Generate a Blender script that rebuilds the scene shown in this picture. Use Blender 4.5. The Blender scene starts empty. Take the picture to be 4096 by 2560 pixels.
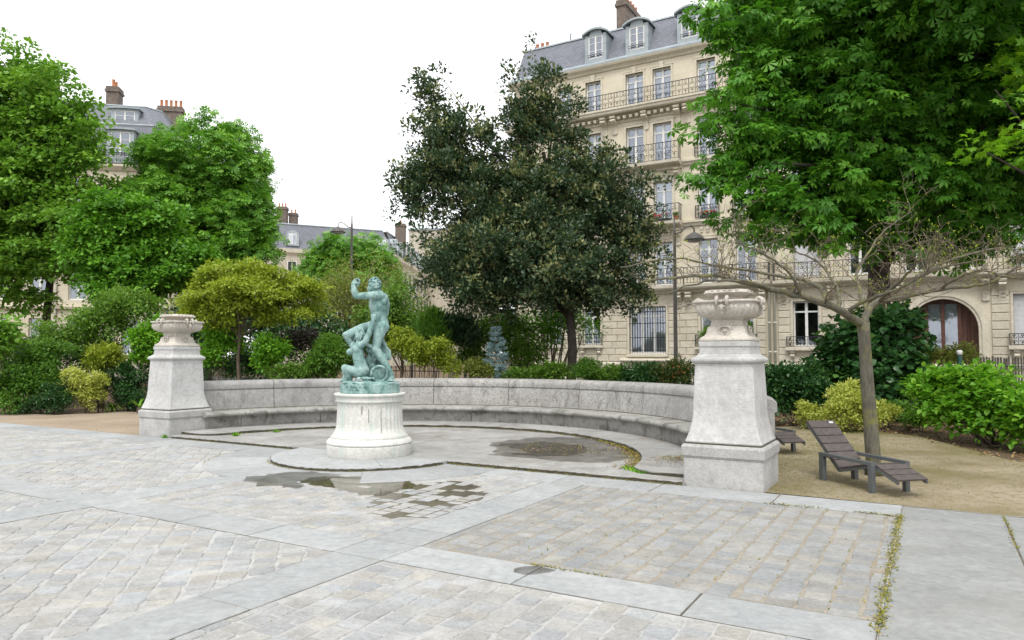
# Small park square: stone exedra bench, bronze group on a pedestal, Paris apartment houses behind.
import bpy, bmesh, math, random
import numpy as np
from mathutils import Vector, Matrix, Euler

# ------------------------------------------------------------------ camera
scn = bpy.context.scene
COL = scn.collection
F_PX, EYE, HOR = 2892.0, 1.6, 1419.0            # focal length in photo pixels, eye height, horizon row
PITCH = math.atan((HOR - 1280.0) / F_PX)
cam = bpy.data.cameras.new('camera')
cam.sensor_width = 36.0
cam.lens = F_PX / 4096.0 * 36.0
cam.clip_start, cam.clip_end = 0.1, 2000.0
cam_o = bpy.data.objects.new('camera', cam)
cam_o.location = (0, 0, EYE)
cam_o.rotation_euler = (math.pi / 2 + PITCH, 0, 0)
COL.objects.link(cam_o)
scn.camera = cam_o

# ------------------------------------------------------------------ overcast sky and soft sun
SUN_EL, SUN_AZ = math.radians(58), math.radians(-172)   # azimuth from +Y towards +X: behind the camera, to the left
world = bpy.data.worlds.new('World')
scn.world = world
world.use_nodes = True
wt = world.node_tree
wt.nodes.clear()
sky = wt.nodes.new('ShaderNodeTexSky')
sky.sky_type = 'NISHITA'
sky.sun_disc = False
sky.sun_elevation = SUN_EL
sky.sun_rotation = SUN_AZ
sky.air_density, sky.dust_density, sky.ozone_density = 1.0, 4.0, 1.0
cloud = wt.nodes.new('ShaderNodeMixRGB')          # a closed, even cloud layer over that sky
cloud.inputs[0].default_value = 0.93
cloud.inputs[2].default_value = (10.6, 10.7, 10.9, 1)
bg = wt.nodes.new('ShaderNodeBackground')
bg.inputs['Strength'].default_value = 0.1
wo = wt.nodes.new('ShaderNodeOutputWorld')
wt.links.new(sky.outputs[0], cloud.inputs[1])
wt.links.new(cloud.outputs[0], bg.inputs[0])
wt.links.new(bg.outputs[0], wo.inputs[0])

sl = bpy.data.lights.new('sun', 'SUN')
sl.energy = 1.5
sl.angle = math.radians(18)
sl.color = (1.0, 0.97, 0.92)
sun = bpy.data.objects.new('sun', sl)
sd = Vector((math.sin(SUN_AZ) * math.cos(SUN_EL), math.cos(SUN_AZ) * math.cos(SUN_EL), math.sin(SUN_EL)))
sun.rotation_euler = sd.to_track_quat('Z', 'Y').to_euler()
sun.location = (-10, -10, 20)
COL.objects.link(sun)

scn.view_settings.view_transform = 'Standard'
scn.view_settings.look = 'None'
scn.view_settings.exposure = 0.66
scn.view_settings.gamma = 1.0
scn.render.engine = 'CYCLES'
scn.cycles.max_bounces = 7
scn.cycles.diffuse_bounces = 4
scn.cycles.glossy_bounces = 3
scn.cycles.transmission_bounces = 5
scn.cycles.transparent_max_bounces = 8
scn.cycles.sample_clamp_indirect = 6
scn.cycles.use_denoising = True
try:
    scn.cycles.denoiser = 'OPENIMAGEDENOISE'
    scn.cycles.denoising_input_passes = 'RGB_ALBEDO_NORMAL'
    scn.cycles.denoising_prefilter = 'ACCURATE'
except Exception:
    pass

# ------------------------------------------------------------------ layout frame
# u runs along the front of the exedra (to the left), w away from the camera, both measured from the right pier's near corner
ANG = math.radians(30.13)
AX = np.array([math.sin(ANG), math.cos(ANG)])       # w direction
BX = np.array([-AX[1], AX[0]])                      # u direction
P0 = np.array([2.922, 8.479])
def W2(u, w):
    p = P0 + BX * u + AX * w
    return float(p[0]), float(p[1])
def LW(u, w, z=0.0):
    x, y = W2(u, w)
    return (x, y, z)
def ray(px, py):
    x = (px - 2048.0) / F_PX; z = (1280.0 - py) / F_PX
    c, s = math.cos(PITCH), math.sin(PITCH)
    return np.array([x, c - z * s, s + z * c])
def at(px, py, Y):                                  # the point seen at a photo pixel at ground distance Y
    d = ray(px, py); d = d * (Y / d[1])
    return np.array([d[0], d[1], d[2] + EYE])
def gnd(px, py, z=0.0):
    d = ray(px, py); d = d * ((z - EYE) / d[2])
    return np.array([d[0], d[1], z])
def to_uw(x, y):
    p = np.array([x, y]) - P0
    return float(p @ BX), float(p @ AX)
ROTZ = -ANG                                         # local x = -u, local y = w
rnd = random.Random(11)
# ------------------------------------------------------------------ mesh helpers
def mk_mesh(name, V, Fc, mat=None, smooth=False):
    me = bpy.data.meshes.new(name)
    me.from_pydata([tuple(v) for v in V], [], Fc)
    if mat is not None:
        me.materials.append(mat)
    if smooth:
        me.polygons.foreach_set('use_smooth', np.ones(len(me.polygons), dtype=bool))
    me.update()
    return me
def mk_obj(name, me, parent=None, loc=(0, 0, 0), rotz=0.0):
    o = bpy.data.objects.new(name, me)
    COL.objects.link(o)
    if parent is not None:
        o.parent = parent
    o.location = loc
    if rotz:
        o.rotation_euler = (0, 0, rotz)
    return o
def tag(o, label=None, cat=None, group=None, kind=None):
    if label: o['label'] = label
    if cat: o['category'] = cat
    if group: o['group'] = group
    if kind: o['kind'] = kind
    return o
def thing(name, label, cat, loc=(0, 0, 0), rotz=0.0, group=None):
    o = mk_obj(name, None, None, loc, rotz)
    return tag(o, label, cat, group)

class MB:
    """collects shapes of ONE part"""
    def __init__(self):
        self.V = []; self.F = []
    def add(self, V, Fc):
        b = len(self.V)
        self.V += [tuple(map(float, v)) for v in V]
        self.F += [[i + b for i in f] for f in Fc]
        return self
    def box(self, x0, y0, z0, x1, y1, z1):
        return self.add([(x0, y0, z0), (x1, y0, z0), (x1, y1, z0), (x0, y1, z0), (x0, y0, z1), (x1, y0, z1), (x1, y1, z1), (x0, y1, z1)],
                        [[0, 3, 2, 1], [4, 5, 6, 7], [0, 1, 5, 4], [1, 2, 6, 5], [2, 3, 7, 6], [3, 0, 4, 7]])
    def frustum(self, x0, x1, z0, z1, yb, ym, yf, c):
        # block standing proud of a wall: back at yb, arris at ym, chamfered face at yf (yf < ym < yb)
        V = []
        for (y, k) in ((yb, 0), (ym, 0), (yf, c)):
            V += [(x0 + k, y, z0 + k), (x1 - k, y, z0 + k), (x1 - k, y, z1 - k), (x0 + k, y, z1 - k)]
        Fc = [[8, 9, 10, 11]]
        for a in (0, 4):
            for i in range(4):
                j = (i + 1) % 4
                Fc.append([a + i, a + j, a + 4 + j, a + 4 + i])
        return self.add(V, Fc)
    def slab(self, poly, z0, z1, c=0.0):
        # polygon (counter-clockwise) extruded upward, upper edge chamfered by c
        n = len(poly)
        V = [(p[0], p[1], z0) for p in poly] + [(p[0], p[1], z1 - c) for p in poly]
        Fc = []
        for i in range(n):
            j = (i + 1) % n
            Fc.append([i, j, n + j, n + i])
        if c > 0:
            cx = sum(p[0] for p in poly) / n; cy = sum(p[1] for p in poly) / n
            ins = []
            for i in range(n):
                p0, p1, p2 = np.array(poly[i - 1]), np.array(poly[i]), np.array(poly[(i + 1) % n])
                a = p1 - p0; b = p2 - p1
                la, lb = np.hypot(*a) + 1e-9, np.hypot(*b) + 1e-9
                na = np.array([-a[1], a[0]]) / la; nb = np.array([-b[1], b[0]]) / lb
                m = na + nb; m = m / max(0.4, (m @ m) / 2.0)
                q = p1 + m * c
                ins.append((q[0], q[1], z1))
            V += ins
            for i in range(n):
                j = (i + 1) % n
                Fc.append([n + i, n + j, 2 * n + j, 2 * n + i])
            Fc.append([2 * n + i for i in range(n)])
        else:
            Fc.append([n + i for i in range(n)])
        return self.add(V, Fc)
    def extr_x(self, prof, x0, x1):
        # profile of (y, z) points extruded along x, closed with caps
        n = len(prof)
        V = [(x0, p[0], p[1]) for p in prof] + [(x1, p[0], p[1]) for p in prof]
        Fc = [[i, (i + 1) % n, n + (i + 1) % n, n + i] for i in range(n)]
        Fc += [list(range(n))[::-1], [n + i for i in range(n)]]
        return self.add(V, Fc)
    def extr_y(self, prof, y0, y1):
        n = len(prof)
        V = [(p[0], y0, p[1]) for p in prof] + [(p[0], y1, p[1]) for p in prof]
        Fc = [[i, (i + 1) % n, n + (i + 1) % n, n + i] for i in range(n)]
        Fc += [list(range(n))[::-1], [n + i for i in range(n)]]
        return self.add(V, Fc)
    def sweep_arc(self, prof, a0, a1, n):
        # closed profile of (r, z) swept round z from a0 to a1
        m = len(prof); V = []
        for k in range(n + 1):
            a = a0 + (a1 - a0) * k / n
            V += [(p[0] * math.cos(a), p[0] * math.sin(a), p[1]) for p in prof]
        Fc = []
        for k in range(n):
            for i in range(m):
                j = (i + 1) % m
                Fc.append([k * m + i, k * m + j, (k + 1) * m + j, (k + 1) * m + i])
        Fc += [list(range(m))[::-1], [n * m + i for i in range(m)]]
        return self.add(V, Fc)
    def lathe(self, prof, n=32, cx=0.0, cy=0.0, mod=None):
        m = len(prof); V = []
        for k in range(n):
            a = 2 * math.pi * k / n
            for (r, z) in prof:
                rr = r if mod is None else mod(r, z, a)
                V.append((cx + rr * math.cos(a), cy + rr * math.sin(a), z))
        Fc = []
        for k in range(n):
            l = (k + 1) % n
            for i in range(m - 1):
                Fc.append([k * m + i, l * m + i, l * m + i + 1, k * m + i + 1])
        Fc.append([k * m for k in range(n)][::-1])
        Fc.append([k * m + m - 1 for k in range(n)])
        return self.add(V, Fc)
    def tube(self, pts, rad, n=6, cap=True):
        pts = [np.array(p, float) for p in pts]
        if not hasattr(rad, '__len__'): rad = [rad] * len(pts)
        V = []; m = len(pts); prev = None
        for i, p in enumerate(pts):
            t = pts[min(i + 1, m - 1)] - pts[max(i - 1, 0)]
            t = t / (np.linalg.norm(t) + 1e-12)
            if prev is None:
                ref = np.array([0, 0, 1.0]) if abs(t[2]) < 0.9 else np.array([1.0, 0, 0])
                x = np.cross(ref, t)
            else:
                x = prev - t * (prev @ t)
            x = x / (np.linalg.norm(x) + 1e-12); prev = x
            y = np.cross(t, x)
            for k in range(n):
                a = 2 * math.pi * k / n
                V.append(p + (x * math.cos(a) + y * math.sin(a)) * rad[i])
        Fc = []
        for i in range(m - 1):
            for k in range(n):
                l = (k + 1) % n
                Fc.append([i * n + k, i * n + l, (i + 1) * n + l, (i + 1) * n + k])
        if cap:
            Fc += [list(range(n))[::-1], [(m - 1) * n + k for k in range(n)]]
        return self.add(V, Fc)
    def bar(self, p, q, wx, wz):
        # rectangular bar from p to q; wx horizontal width, wz thickness
        p = np.array(p, float); q = np.array(q, float); t = (q - p) / np.linalg.norm(q - p)
        ref = np.array([0, 0, 1.0]) if abs(t[2]) < 0.95 else np.array([0, 1.0, 0])
        x = np.cross(t, ref); x /= np.linalg.norm(x); y = np.cross(x, t)
        V = []
        for c in (p, q):
            for (a, b) in ((-1, -1), (1, -1), (1, 1), (-1, 1)):
                V.append(c + x * a * wx / 2 + y * b * wz / 2)
        return self.add(V, [[0, 3, 2, 1], [4, 5, 6, 7], [0, 1, 5, 4], [1, 2, 6, 5], [2, 3, 7, 6], [3, 0, 4, 7]])
    def ell(self, c, r, nu=12, nv=8, rot=None):
        c = np.array(c, float)
        if not hasattr(r, '__len__'): r = (r, r, r)
        M = None if rot is None else np.array(Euler(rot).to_matrix())
        V = []
        for j in range(1, nv):
            t = math.pi * j / nv
            for i in range(nu):
                a = 2 * math.pi * i / nu
                v = np.array([r[0] * math.sin(t) * math.cos(a), r[1] * math.sin(t) * math.sin(a), r[2] * math.cos(t)])
                V.append(c + (v if M is None else M @ v))
        top = np.array([0, 0, r[2]]); 
        if M is not None: top = M @ top
        V += [c + top, c - top]
        Fc = []
        for j in range(nv - 2):
            for i in range(nu):
                k = (i + 1) % nu
                Fc.append([j * nu + i, (j + 1) * nu + i, (j + 1) * nu + k, j * nu + k])
        nt = (nv - 1) * nu
        for i in range(nu):
            k = (i + 1) % nu
            Fc.append([nt, i, k]); Fc.append([nt + 1, (nv - 2) * nu + k, (nv - 2) * nu + i])
        return self.add(V, Fc)
    def cap(self, p, rp, q, rq, n=14):
        # tapered limb with round ends
        p = np.array(p, float); q = np.array(q, float); L = np.linalg.norm(q - p); t = (q - p) / (L + 1e-9)
        pts = [p - t * rp * 0.98, p - t * rp * 0.8, p - t * rp * 0.45]; rr = [rp * 0.2, rp * 0.6, rp * 0.893]
        for k in range(5):
            f = k / 4; pts.append(p + (q - p) * f); rr.append(rp + (rq - rp) * f)
        pts += [q + t * rq * 0.45, q + t * rq * 0.8, q + t * rq * 0.98]; rr += [rq * 0.893, rq * 0.6, rq * 0.2]
        return self.tube(pts, rr, n)
    def build(self, name, mat, parent=None, smooth=False, loc=(0, 0, 0), rotz=0.0):
        return mk_obj(name, mk_mesh(name, self.V, self.F, mat, smooth), parent, loc, rotz)

def recalc(o):
    bm = bmesh.new(); bm.from_mesh(o.data); bmesh.ops.recalc_face_normals(bm, faces=bm.faces); bm.to_mesh(o.data); bm.free()
    return o
def smooth_by_angle(o, deg=35):
    me = o.data
    me.polygons.foreach_set('use_smooth', np.ones(len(me.polygons), dtype=bool))
    bm = bmesh.new(); bm.from_mesh(me)
    lim = math.radians(deg)
    for e in bm.edges:
        if len(e.link_faces) == 2 and e.calc_face_angle(0) > lim:
            e.smooth = False
    bm.to_mesh(me); bm.free()
    return o
def clip_poly(poly, conv):
    # Sutherland-Hodgman, conv counter-clockwise convex
    out = list(poly)
    for i in range(len(conv)):
        a, b = conv[i], conv[(i + 1) % len(conv)]
        inp, out = out, []
        def side(p): return (b[0] - a[0]) * (p[1] - a[1]) - (b[1] - a[1]) * (p[0] - a[0])
        for k in range(len(inp)):
            p, q = inp[k], inp[(k + 1) % len(inp)]
            sp, sq = side(p), side(q)
            if sp >= 0: out.append(p)
            if (sp >= 0) != (sq >= 0):
                t = sp / (sp - sq); out.append((p[0] + (q[0] - p[0]) * t, p[1] + (q[1] - p[1]) * t))
        if not out: return []
    return out
def area(poly):
    return 0.5 * sum(poly[i][0] * poly[(i + 1) % len(poly)][1] - poly[(i + 1) % len(poly)][0] * poly[i][1] for i in range(len(poly)))

# ------------------------------------------------------------------ material helpers
class NT:
    def __init__(self, name):
        self.m = bpy.data.materials.new(name); self.m.use_nodes = True
        self.t = self.m.node_tree; self.t.nodes.clear()
        self.out = self.t.nodes.new('ShaderNodeOutputMaterial')
        self.pos = self.t.nodes.new('ShaderNodeNewGeometry')
    def n(self, typ, **kw):
        x = self.t.nodes.new(typ)
        for k, v in kw.items(): setattr(x, k, v)
        return x
    def l(self, a, b): self.t.links.new(a, b)
    def vec(self, scale=(1, 1, 1), src=None):
        m = self.n('ShaderNodeMapping'); m.inputs['Scale'].default_value = scale
        self.l(self.pos.outputs['Position'] if src is None else src, m.inputs['Vector'])
        return m.outputs[0]
    def noise(self, scale, detail=4, rough=0.55, vec=None, dist=0.0):
        x = self.n('ShaderNodeTexNoise'); x.inputs['Scale'].default_value = scale
        x.inputs['Detail'].default_value = detail; x.inputs['Roughness'].default_value = rough
        x.inputs['Distortion'].default_value = dist
        self.l(self.pos.outputs['Position'] if vec is None else vec, x.inputs['Vector'])
        return x.outputs['Fac']
    def ramp(self, fac, stops):
        r = self.n('ShaderNodeValToRGB'); e = r.color_ramp.elements
        while len(e) < len(stops): e.new(0.5)
        for i, (p, c) in enumerate(stops):
            e[i].position = p; e[i].color = (c[0], c[1], c[2], 1) if hasattr(c, '__len__') else (c, c, c, 1)
        self.l(fac, r.inputs[0])
        return r.outputs[0]
    def mix(self, fac, a, b, mode='MIX'):
        x = self.n('ShaderNodeMixRGB', blend_type=mode)
        for i, v in ((0, fac), (1, a), (2, b)):
            if hasattr(v, 'is_linked') or hasattr(v, 'links'): self.l(v, x.inputs[i])
            elif hasattr(v, '__len__'): x.inputs[i].default_value = (v[0], v[1], v[2], 1)
            else: x.inputs[i].default_value = v if i == 0 else (v, v, v, 1)
        return x.outputs[0]
    def math(self, op, a, b=0.0, clamp=False):
        x = self.n('ShaderNodeMath', operation=op); x.use_clamp = clamp
        for i, v in ((0, a), (1, b)):
            if hasattr(v, 'links'): self.l(v, x.inputs[i])
            else: x.inputs[i].default_value = v
        return x.outputs[0]
    def bump(self, h, strength=0.3, dist=0.02, prev=None):
        b = self.n('ShaderNodeBump'); b.inputs['Strength'].default_value = strength; b.inputs['Distance'].default_value = dist
        self.l(h, b.inputs['Height'])
        if prev is not None: self.l(prev, b.inputs['Normal'])
        return b.outputs[0]
    def bsdf(self, col, rough=0.8, normal=None, spec=0.3, metal=0.0):
        p = self.n('ShaderNodeBsdfPrincipled')
        for key, v in (('Base Color', col), ('Roughness', rough), ('Metallic', metal), ('Specular IOR Level', spec)):
            if hasattr(v, 'links'): self.l(v, p.inputs[key])
            elif hasattr(v, '__len__'): p.inputs[key].default_value = (v[0], v[1], v[2], 1)
            else: p.inputs[key].default_value = v
        if normal is not None: self.l(normal, p.inputs['Normal'])
        self.l(p.outputs[0], self.out.inputs[0])
        return p
    def attr(self, name):
        a = self.n('ShaderNodeAttribute'); a.attribute_name = name
        return a.outputs['Fac']
    def objrand(self):
        return self.n('ShaderNodeObjectInfo').outputs['Random']

def stone(name, c1, c2, scale=2.0, rough=0.85, bump=0.25, rand=0.0, stain=None, speck=None, stretch=(1, 1, 1), tint=False, vein=None, bscale=None, streak=None):
    k = NT(name)
    v = k.vec(stretch)
    n1 = k.noise(scale, 6, 0.6, v)
    col = k.ramp(n1, [(0.3, c1), (0.7, c2)])
    n2 = k.noise(scale * 14, 4, 0.65)
    col = k.mix(0.5, col, k.ramp(n2, [(0.3, 0.55), (0.7, 1.0)]), 'MULTIPLY')
    col = k.mix(0.5, col, k.ramp(k.noise(scale * 4.5, 5, 0.7, None, 0.8), [(0.3, 0.62), (0.65, 1.0)]), 'MULTIPLY')
    if vein:                                    # fine wavy dark lines of bedded limestone
        vv = k.n('ShaderNodeTexWave', wave_type='BANDS', bands_direction='Z')
        vv.inputs['Scale'].default_value = vein[0]; vv.inputs['Distortion'].default_value = 9.0
        vv.inputs['Detail'].default_value = 4; vv.inputs['Detail Scale'].default_value = 1.6
        k.l(k.vec((0.35, 0.35, 1.0)), vv.inputs['Vector'])
        line = k.ramp(vv.outputs['Fac'], [(0.0, 1.0), (0.06, 0.0)])
        line = k.math('MULTIPLY', line, k.ramp(k.noise(3.0, 3), [(0.4, 0.0), (0.65, 1.0)]))
        col = k.mix(k.math('MULTIPLY', line, vein[1]), col, (0.18, 0.17, 0.16))
    if stain:                                   # (colour, scale, threshold, amount, stretch)
        sc, ss, th, am = stain[:4]
        sv = k.vec(stain[4] if len(stain) > 4 else (1, 1, 1))
        m = k.ramp(k.noise(ss, 7, 0.68, sv, 0.6), [(th, 0.0), (min(0.99, th + 0.16), 1.0)])
        col = k.mix(k.math('MULTIPLY', m, am), col, sc)
    if streak:                                  # rain streaks running down
        m = k.ramp(k.noise(streak[1], 5, 0.65, k.vec((1, 1, 0.07)), 0.3), [(0.52, 0.0), (0.72, 1.0)])
        col = k.mix(k.math('MULTIPLY', m, streak[2]), col, streak[0])
    if speck:
        m = k.ramp(k.noise(speck[1], 3, 0.7), [(speck[2], 0.0), (speck[2] + 0.05, 1.0)])
        col = k.mix(k.math('MULTIPLY', m, speck[3]), col, speck[0])
    if rand or tint:
        r = k.objrand()
        if tint: r = k.math('FRACT', k.math('ADD', r, k.attr('tint')))
        col = k.mix(1.0, col, k.ramp(r, [(0.0, 1 - rand), (1.0, 1.0)]), 'MULTIPLY')
        if tint: col = k.mix(1.0, col, k.ramp(k.math('FRACT', k.math('MULTIPLY', r, 7.31)), [(0.0, (0.93, 0.965, 1.0)), (0.5, (0.99, 0.985, 0.97)), (1.0, (1.0, 0.97, 0.90))]), 'MULTIPLY')
    h = k.math('ADD', k.noise(bscale or scale * 9, 6, 0.7), k.math('MULTIPLY', n2, 0.4))
    k.bsdf(col, rough, k.bump(h, bump, 0.02))
    return k.m

def plain(name, col, rough=0.6, spec=0.3, metal=0.0, var=0.12, scale=6.0, bump=0.0):
    k = NT(name)
    n = k.noise(scale, 4)
    c = k.mix(1.0, col, k.ramp(n, [(0.3, 1 - var), (0.7, 1.0)]), 'MULTIPLY')
    nb = k.bump(k.noise(scale * 8, 4), bump, 0.01) if bump else None
    k.bsdf(c, rough, nb, spec, metal)
    return k.m

def leafmat(name, stops, trans=0.35, rough=0.45, spec=0.35):
    k = NT(name)
    col = k.ramp(k.attr('tint'), stops)
    p = k.n('ShaderNodeBsdfPrincipled'); p.inputs['Roughness'].default_value = rough
    p.inputs['Specular IOR Level'].default_value = spec
    k.l(col, p.inputs['Base Color'])
    t = k.n('ShaderNodeBsdfTranslucent')
    k.l(k.mix(1.0, col, (1.0, 1.05, 0.55), 'MULTIPLY'), t.inputs[0])
    m = k.n('ShaderNodeMixShader'); m.inputs[0].default_value = trans
    k.l(p.outputs[0], m.inputs[1]); k.l(t.outputs[0], m.inputs[2])
    k.l(m.outputs[0], k.out.inputs[0])
    return k.m
# ------------------------------------------------------------------ materials of the ground
M = {}
M['mortar'] = stone('mortar', (0.39, 0.385, 0.373), (0.51, 0.505, 0.49), 1.2, 0.95, 0.5, stain=((0.34, 0.325, 0.30), 1.6, 0.57, 0.6))
M['mortar_sand'] = stone('mortar_sand', (0.27, 0.245, 0.20), (0.39, 0.35, 0.285), 1.6, 0.95, 0.5, stain=((0.24, 0.21, 0.165), 2.2, 0.52, 0.7))
M['cobble'] = stone('cobble', (0.345, 0.345, 0.338), (0.465, 0.462, 0.45), 2.6, 0.82, 1.0, rand=0.20, tint=True, stain=((0.40, 0.392, 0.37), 2.4, 0.54, 0.75), speck=((0.17, 0.165, 0.155), 48, 0.66, 0.5))
M['cobble_pale'] = stone('cobble_pale', (0.42, 0.418, 0.41), (0.53, 0.527, 0.515), 2.6, 0.82, 1.0, rand=0.17, tint=True, stain=((0.53, 0.525, 0.51), 2.4, 0.52, 0.75), speck=((0.23, 0.225, 0.215), 48, 0.66, 0.45))
M['slab'] = stone('slab', (0.38, 0.398, 0.40), (0.465, 0.475, 0.47), 1.1, 0.75, 0.35, rand=0.17, stain=((0.29, 0.28, 0.265), 1.3, 0.55, 0.6), speck=((0.22, 0.215, 0.205), 34, 0.64, 0.45))
M['platform'] = stone('platform', (0.33, 0.325, 0.31), (0.46, 0.455, 0.435), 0.9, 0.75, 0.4, rand=0.16, stain=((0.17, 0.15, 0.125), 0.7, 0.50, 0.75), speck=((0.2, 0.15, 0.08), 30, 0.66, 0.5))
k = NT('soil')
n1 = k.noise(1.3, 6, 0.6); n2 = k.noise(34, 5, 0.7)
c = k.ramp(n1, [(0.3, (0.075, 0.055, 0.035)), (0.7, (0.14, 0.10, 0.06))])
c = k.mix(k.ramp(n2, [(0.5, 0.0), (0.62, 1.0)]), c, (0.24, 0.15, 0.08))
k.bsdf(c, 0.95, k.bump(n2, 0.9, 0.04)); M['soil'] = k.m
k = NT('lawn_earth')
n1 = k.noise(0.55, 6, 0.62); n2 = k.noise(9, 6, 0.7); n3 = k.noise(70, 3, 0.6)
c = k.ramp(n1, [(0.36, (0.19, 0.165, 0.08)), (0.48, (0.28, 0.235, 0.15)), (0.64, (0.39, 0.33, 0.24))])
c = k.mix(k.ramp(n2, [(0.48, 0.0), (0.66, 0.8)]), c, (0.19, 0.165, 0.06))
c = k.mix(k.ramp(n3, [(0.55, 0.0), (0.7, 0.6)]), c, (0.20, 0.14, 0.07))
k.bsdf(c, 0.95, k.bump(k.math('ADD', n2, n3), 0.8, 0.03)); M['lawn'] = k.m
k = NT('sand')
n1 = k.noise(0.8, 5); n2 = k.noise(40, 4, 0.7)
c = k.ramp(n1, [(0.3, (0.25, 0.195, 0.14)), (0.7, (0.37, 0.30, 0.225))])
c = k.mix(k.ramp(n2, [(0.52, 0.0), (0.66, 0.5)]), c, (0.22, 0.16, 0.10))
k.bsdf(c, 0.95, k.bump(n2, 0.5, 0.02)); M['sand'] = k.m
M['asphalt'] = stone('asphalt', (0.045, 0.046, 0.048), (0.07, 0.07, 0.07), 0.6, 0.9, 0.4)
M['pavement'] = stone('pavement', (0.20, 0.20, 0.195), (0.27, 0.265, 0.255), 0.6, 0.9, 0.2)
k = NT('water')
fr = k.n('ShaderNodeFresnel'); fr.inputs['IOR'].default_value = 1.33
gl = k.n('ShaderNodeBsdfGlossy'); gl.inputs['Roughness'].default_value = 0.02
tr = k.n('ShaderNodeBsdfTransparent'); tr.inputs[0].default_value = (0.60, 0.56, 0.47, 1)
nb = k.bump(k.noise(3.0, 2), 0.01, 0.01); k.l(nb, gl.inputs['Normal']); k.l(nb, fr.inputs['Normal'])
mx = k.n('ShaderNodeMixShader'); k.l(fr.outputs[0], mx.inputs[0]); k.l(tr.outputs[0], mx.inputs[1]); k.l(gl.outputs[0], mx.inputs[2])
k.l(mx.outputs[0], k.out.inputs[0]); M['water'] = k.m
k = NT('damp')
fr = k.n('ShaderNodeFresnel'); fr.inputs['IOR'].default_value = 1.25
gl = k.n('ShaderNodeBsdfGlossy'); gl.inputs['Roughness'].default_value = 0.22
tr = k.n('ShaderNodeBsdfTransparent'); k.l(k.ramp(k.noise(4.0, 5, 0.65), [(0.35, (0.60, 0.585, 0.56)), (0.62, (0.86, 0.85, 0.84))]), tr.inputs[0])
mx = k.n('ShaderNodeMixShader'); k.l(fr.outputs[0], mx.inputs[0]); k.l(tr.outputs[0], mx.inputs[1]); k.l(gl.outputs[0], mx.inputs[2])
k.l(mx.outputs[0], k.out.inputs[0]); M['damp'] = k.m
k = NT('wet')
fr = k.n('ShaderNodeFresnel'); fr.inputs['IOR'].default_value = 1.25
gl = k.n('ShaderNodeBsdfGlossy'); gl.inputs['Roughness'].default_value = 0.12
tr = k.n('ShaderNodeBsdfTransparent'); tr.inputs[0].default_value = (0.66, 0.625, 0.55, 1)
mx = k.n('ShaderNodeMixShader'); k.l(fr.outputs[0], mx.inputs[0]); k.l(tr.outputs[0], mx.inputs[1]); k.l(gl.outputs[0], mx.inputs[2])
k.l(mx.outputs[0], k.out.inputs[0]); M['wet'] = k.m
M['moss'] = leafmat('moss', [(0.0, (0.10, 0.12, 0.02)), (0.5, (0.24, 0.24, 0.04)), (1.0, (0.36, 0.28, 0.08))], 0.2, 0.8, 0.1)
M['litter'] = leafmat('litter', [(0.0, (0.10, 0.055, 0.03)), (0.5, (0.22, 0.13, 0.06)), (0.8, (0.36, 0.25, 0.09)), (1.0, (0.45, 0.33, 0.20))], 0.1, 0.85, 0.1)
M['grassblade'] = leafmat('grass_blade', [(0.0, (0.30, 0.25, 0.09)), (0.6, (0.19, 0.21, 0.04)), (1.0, (0.10, 0.17, 0.025))], 0.25, 0.6, 0.2)

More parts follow.
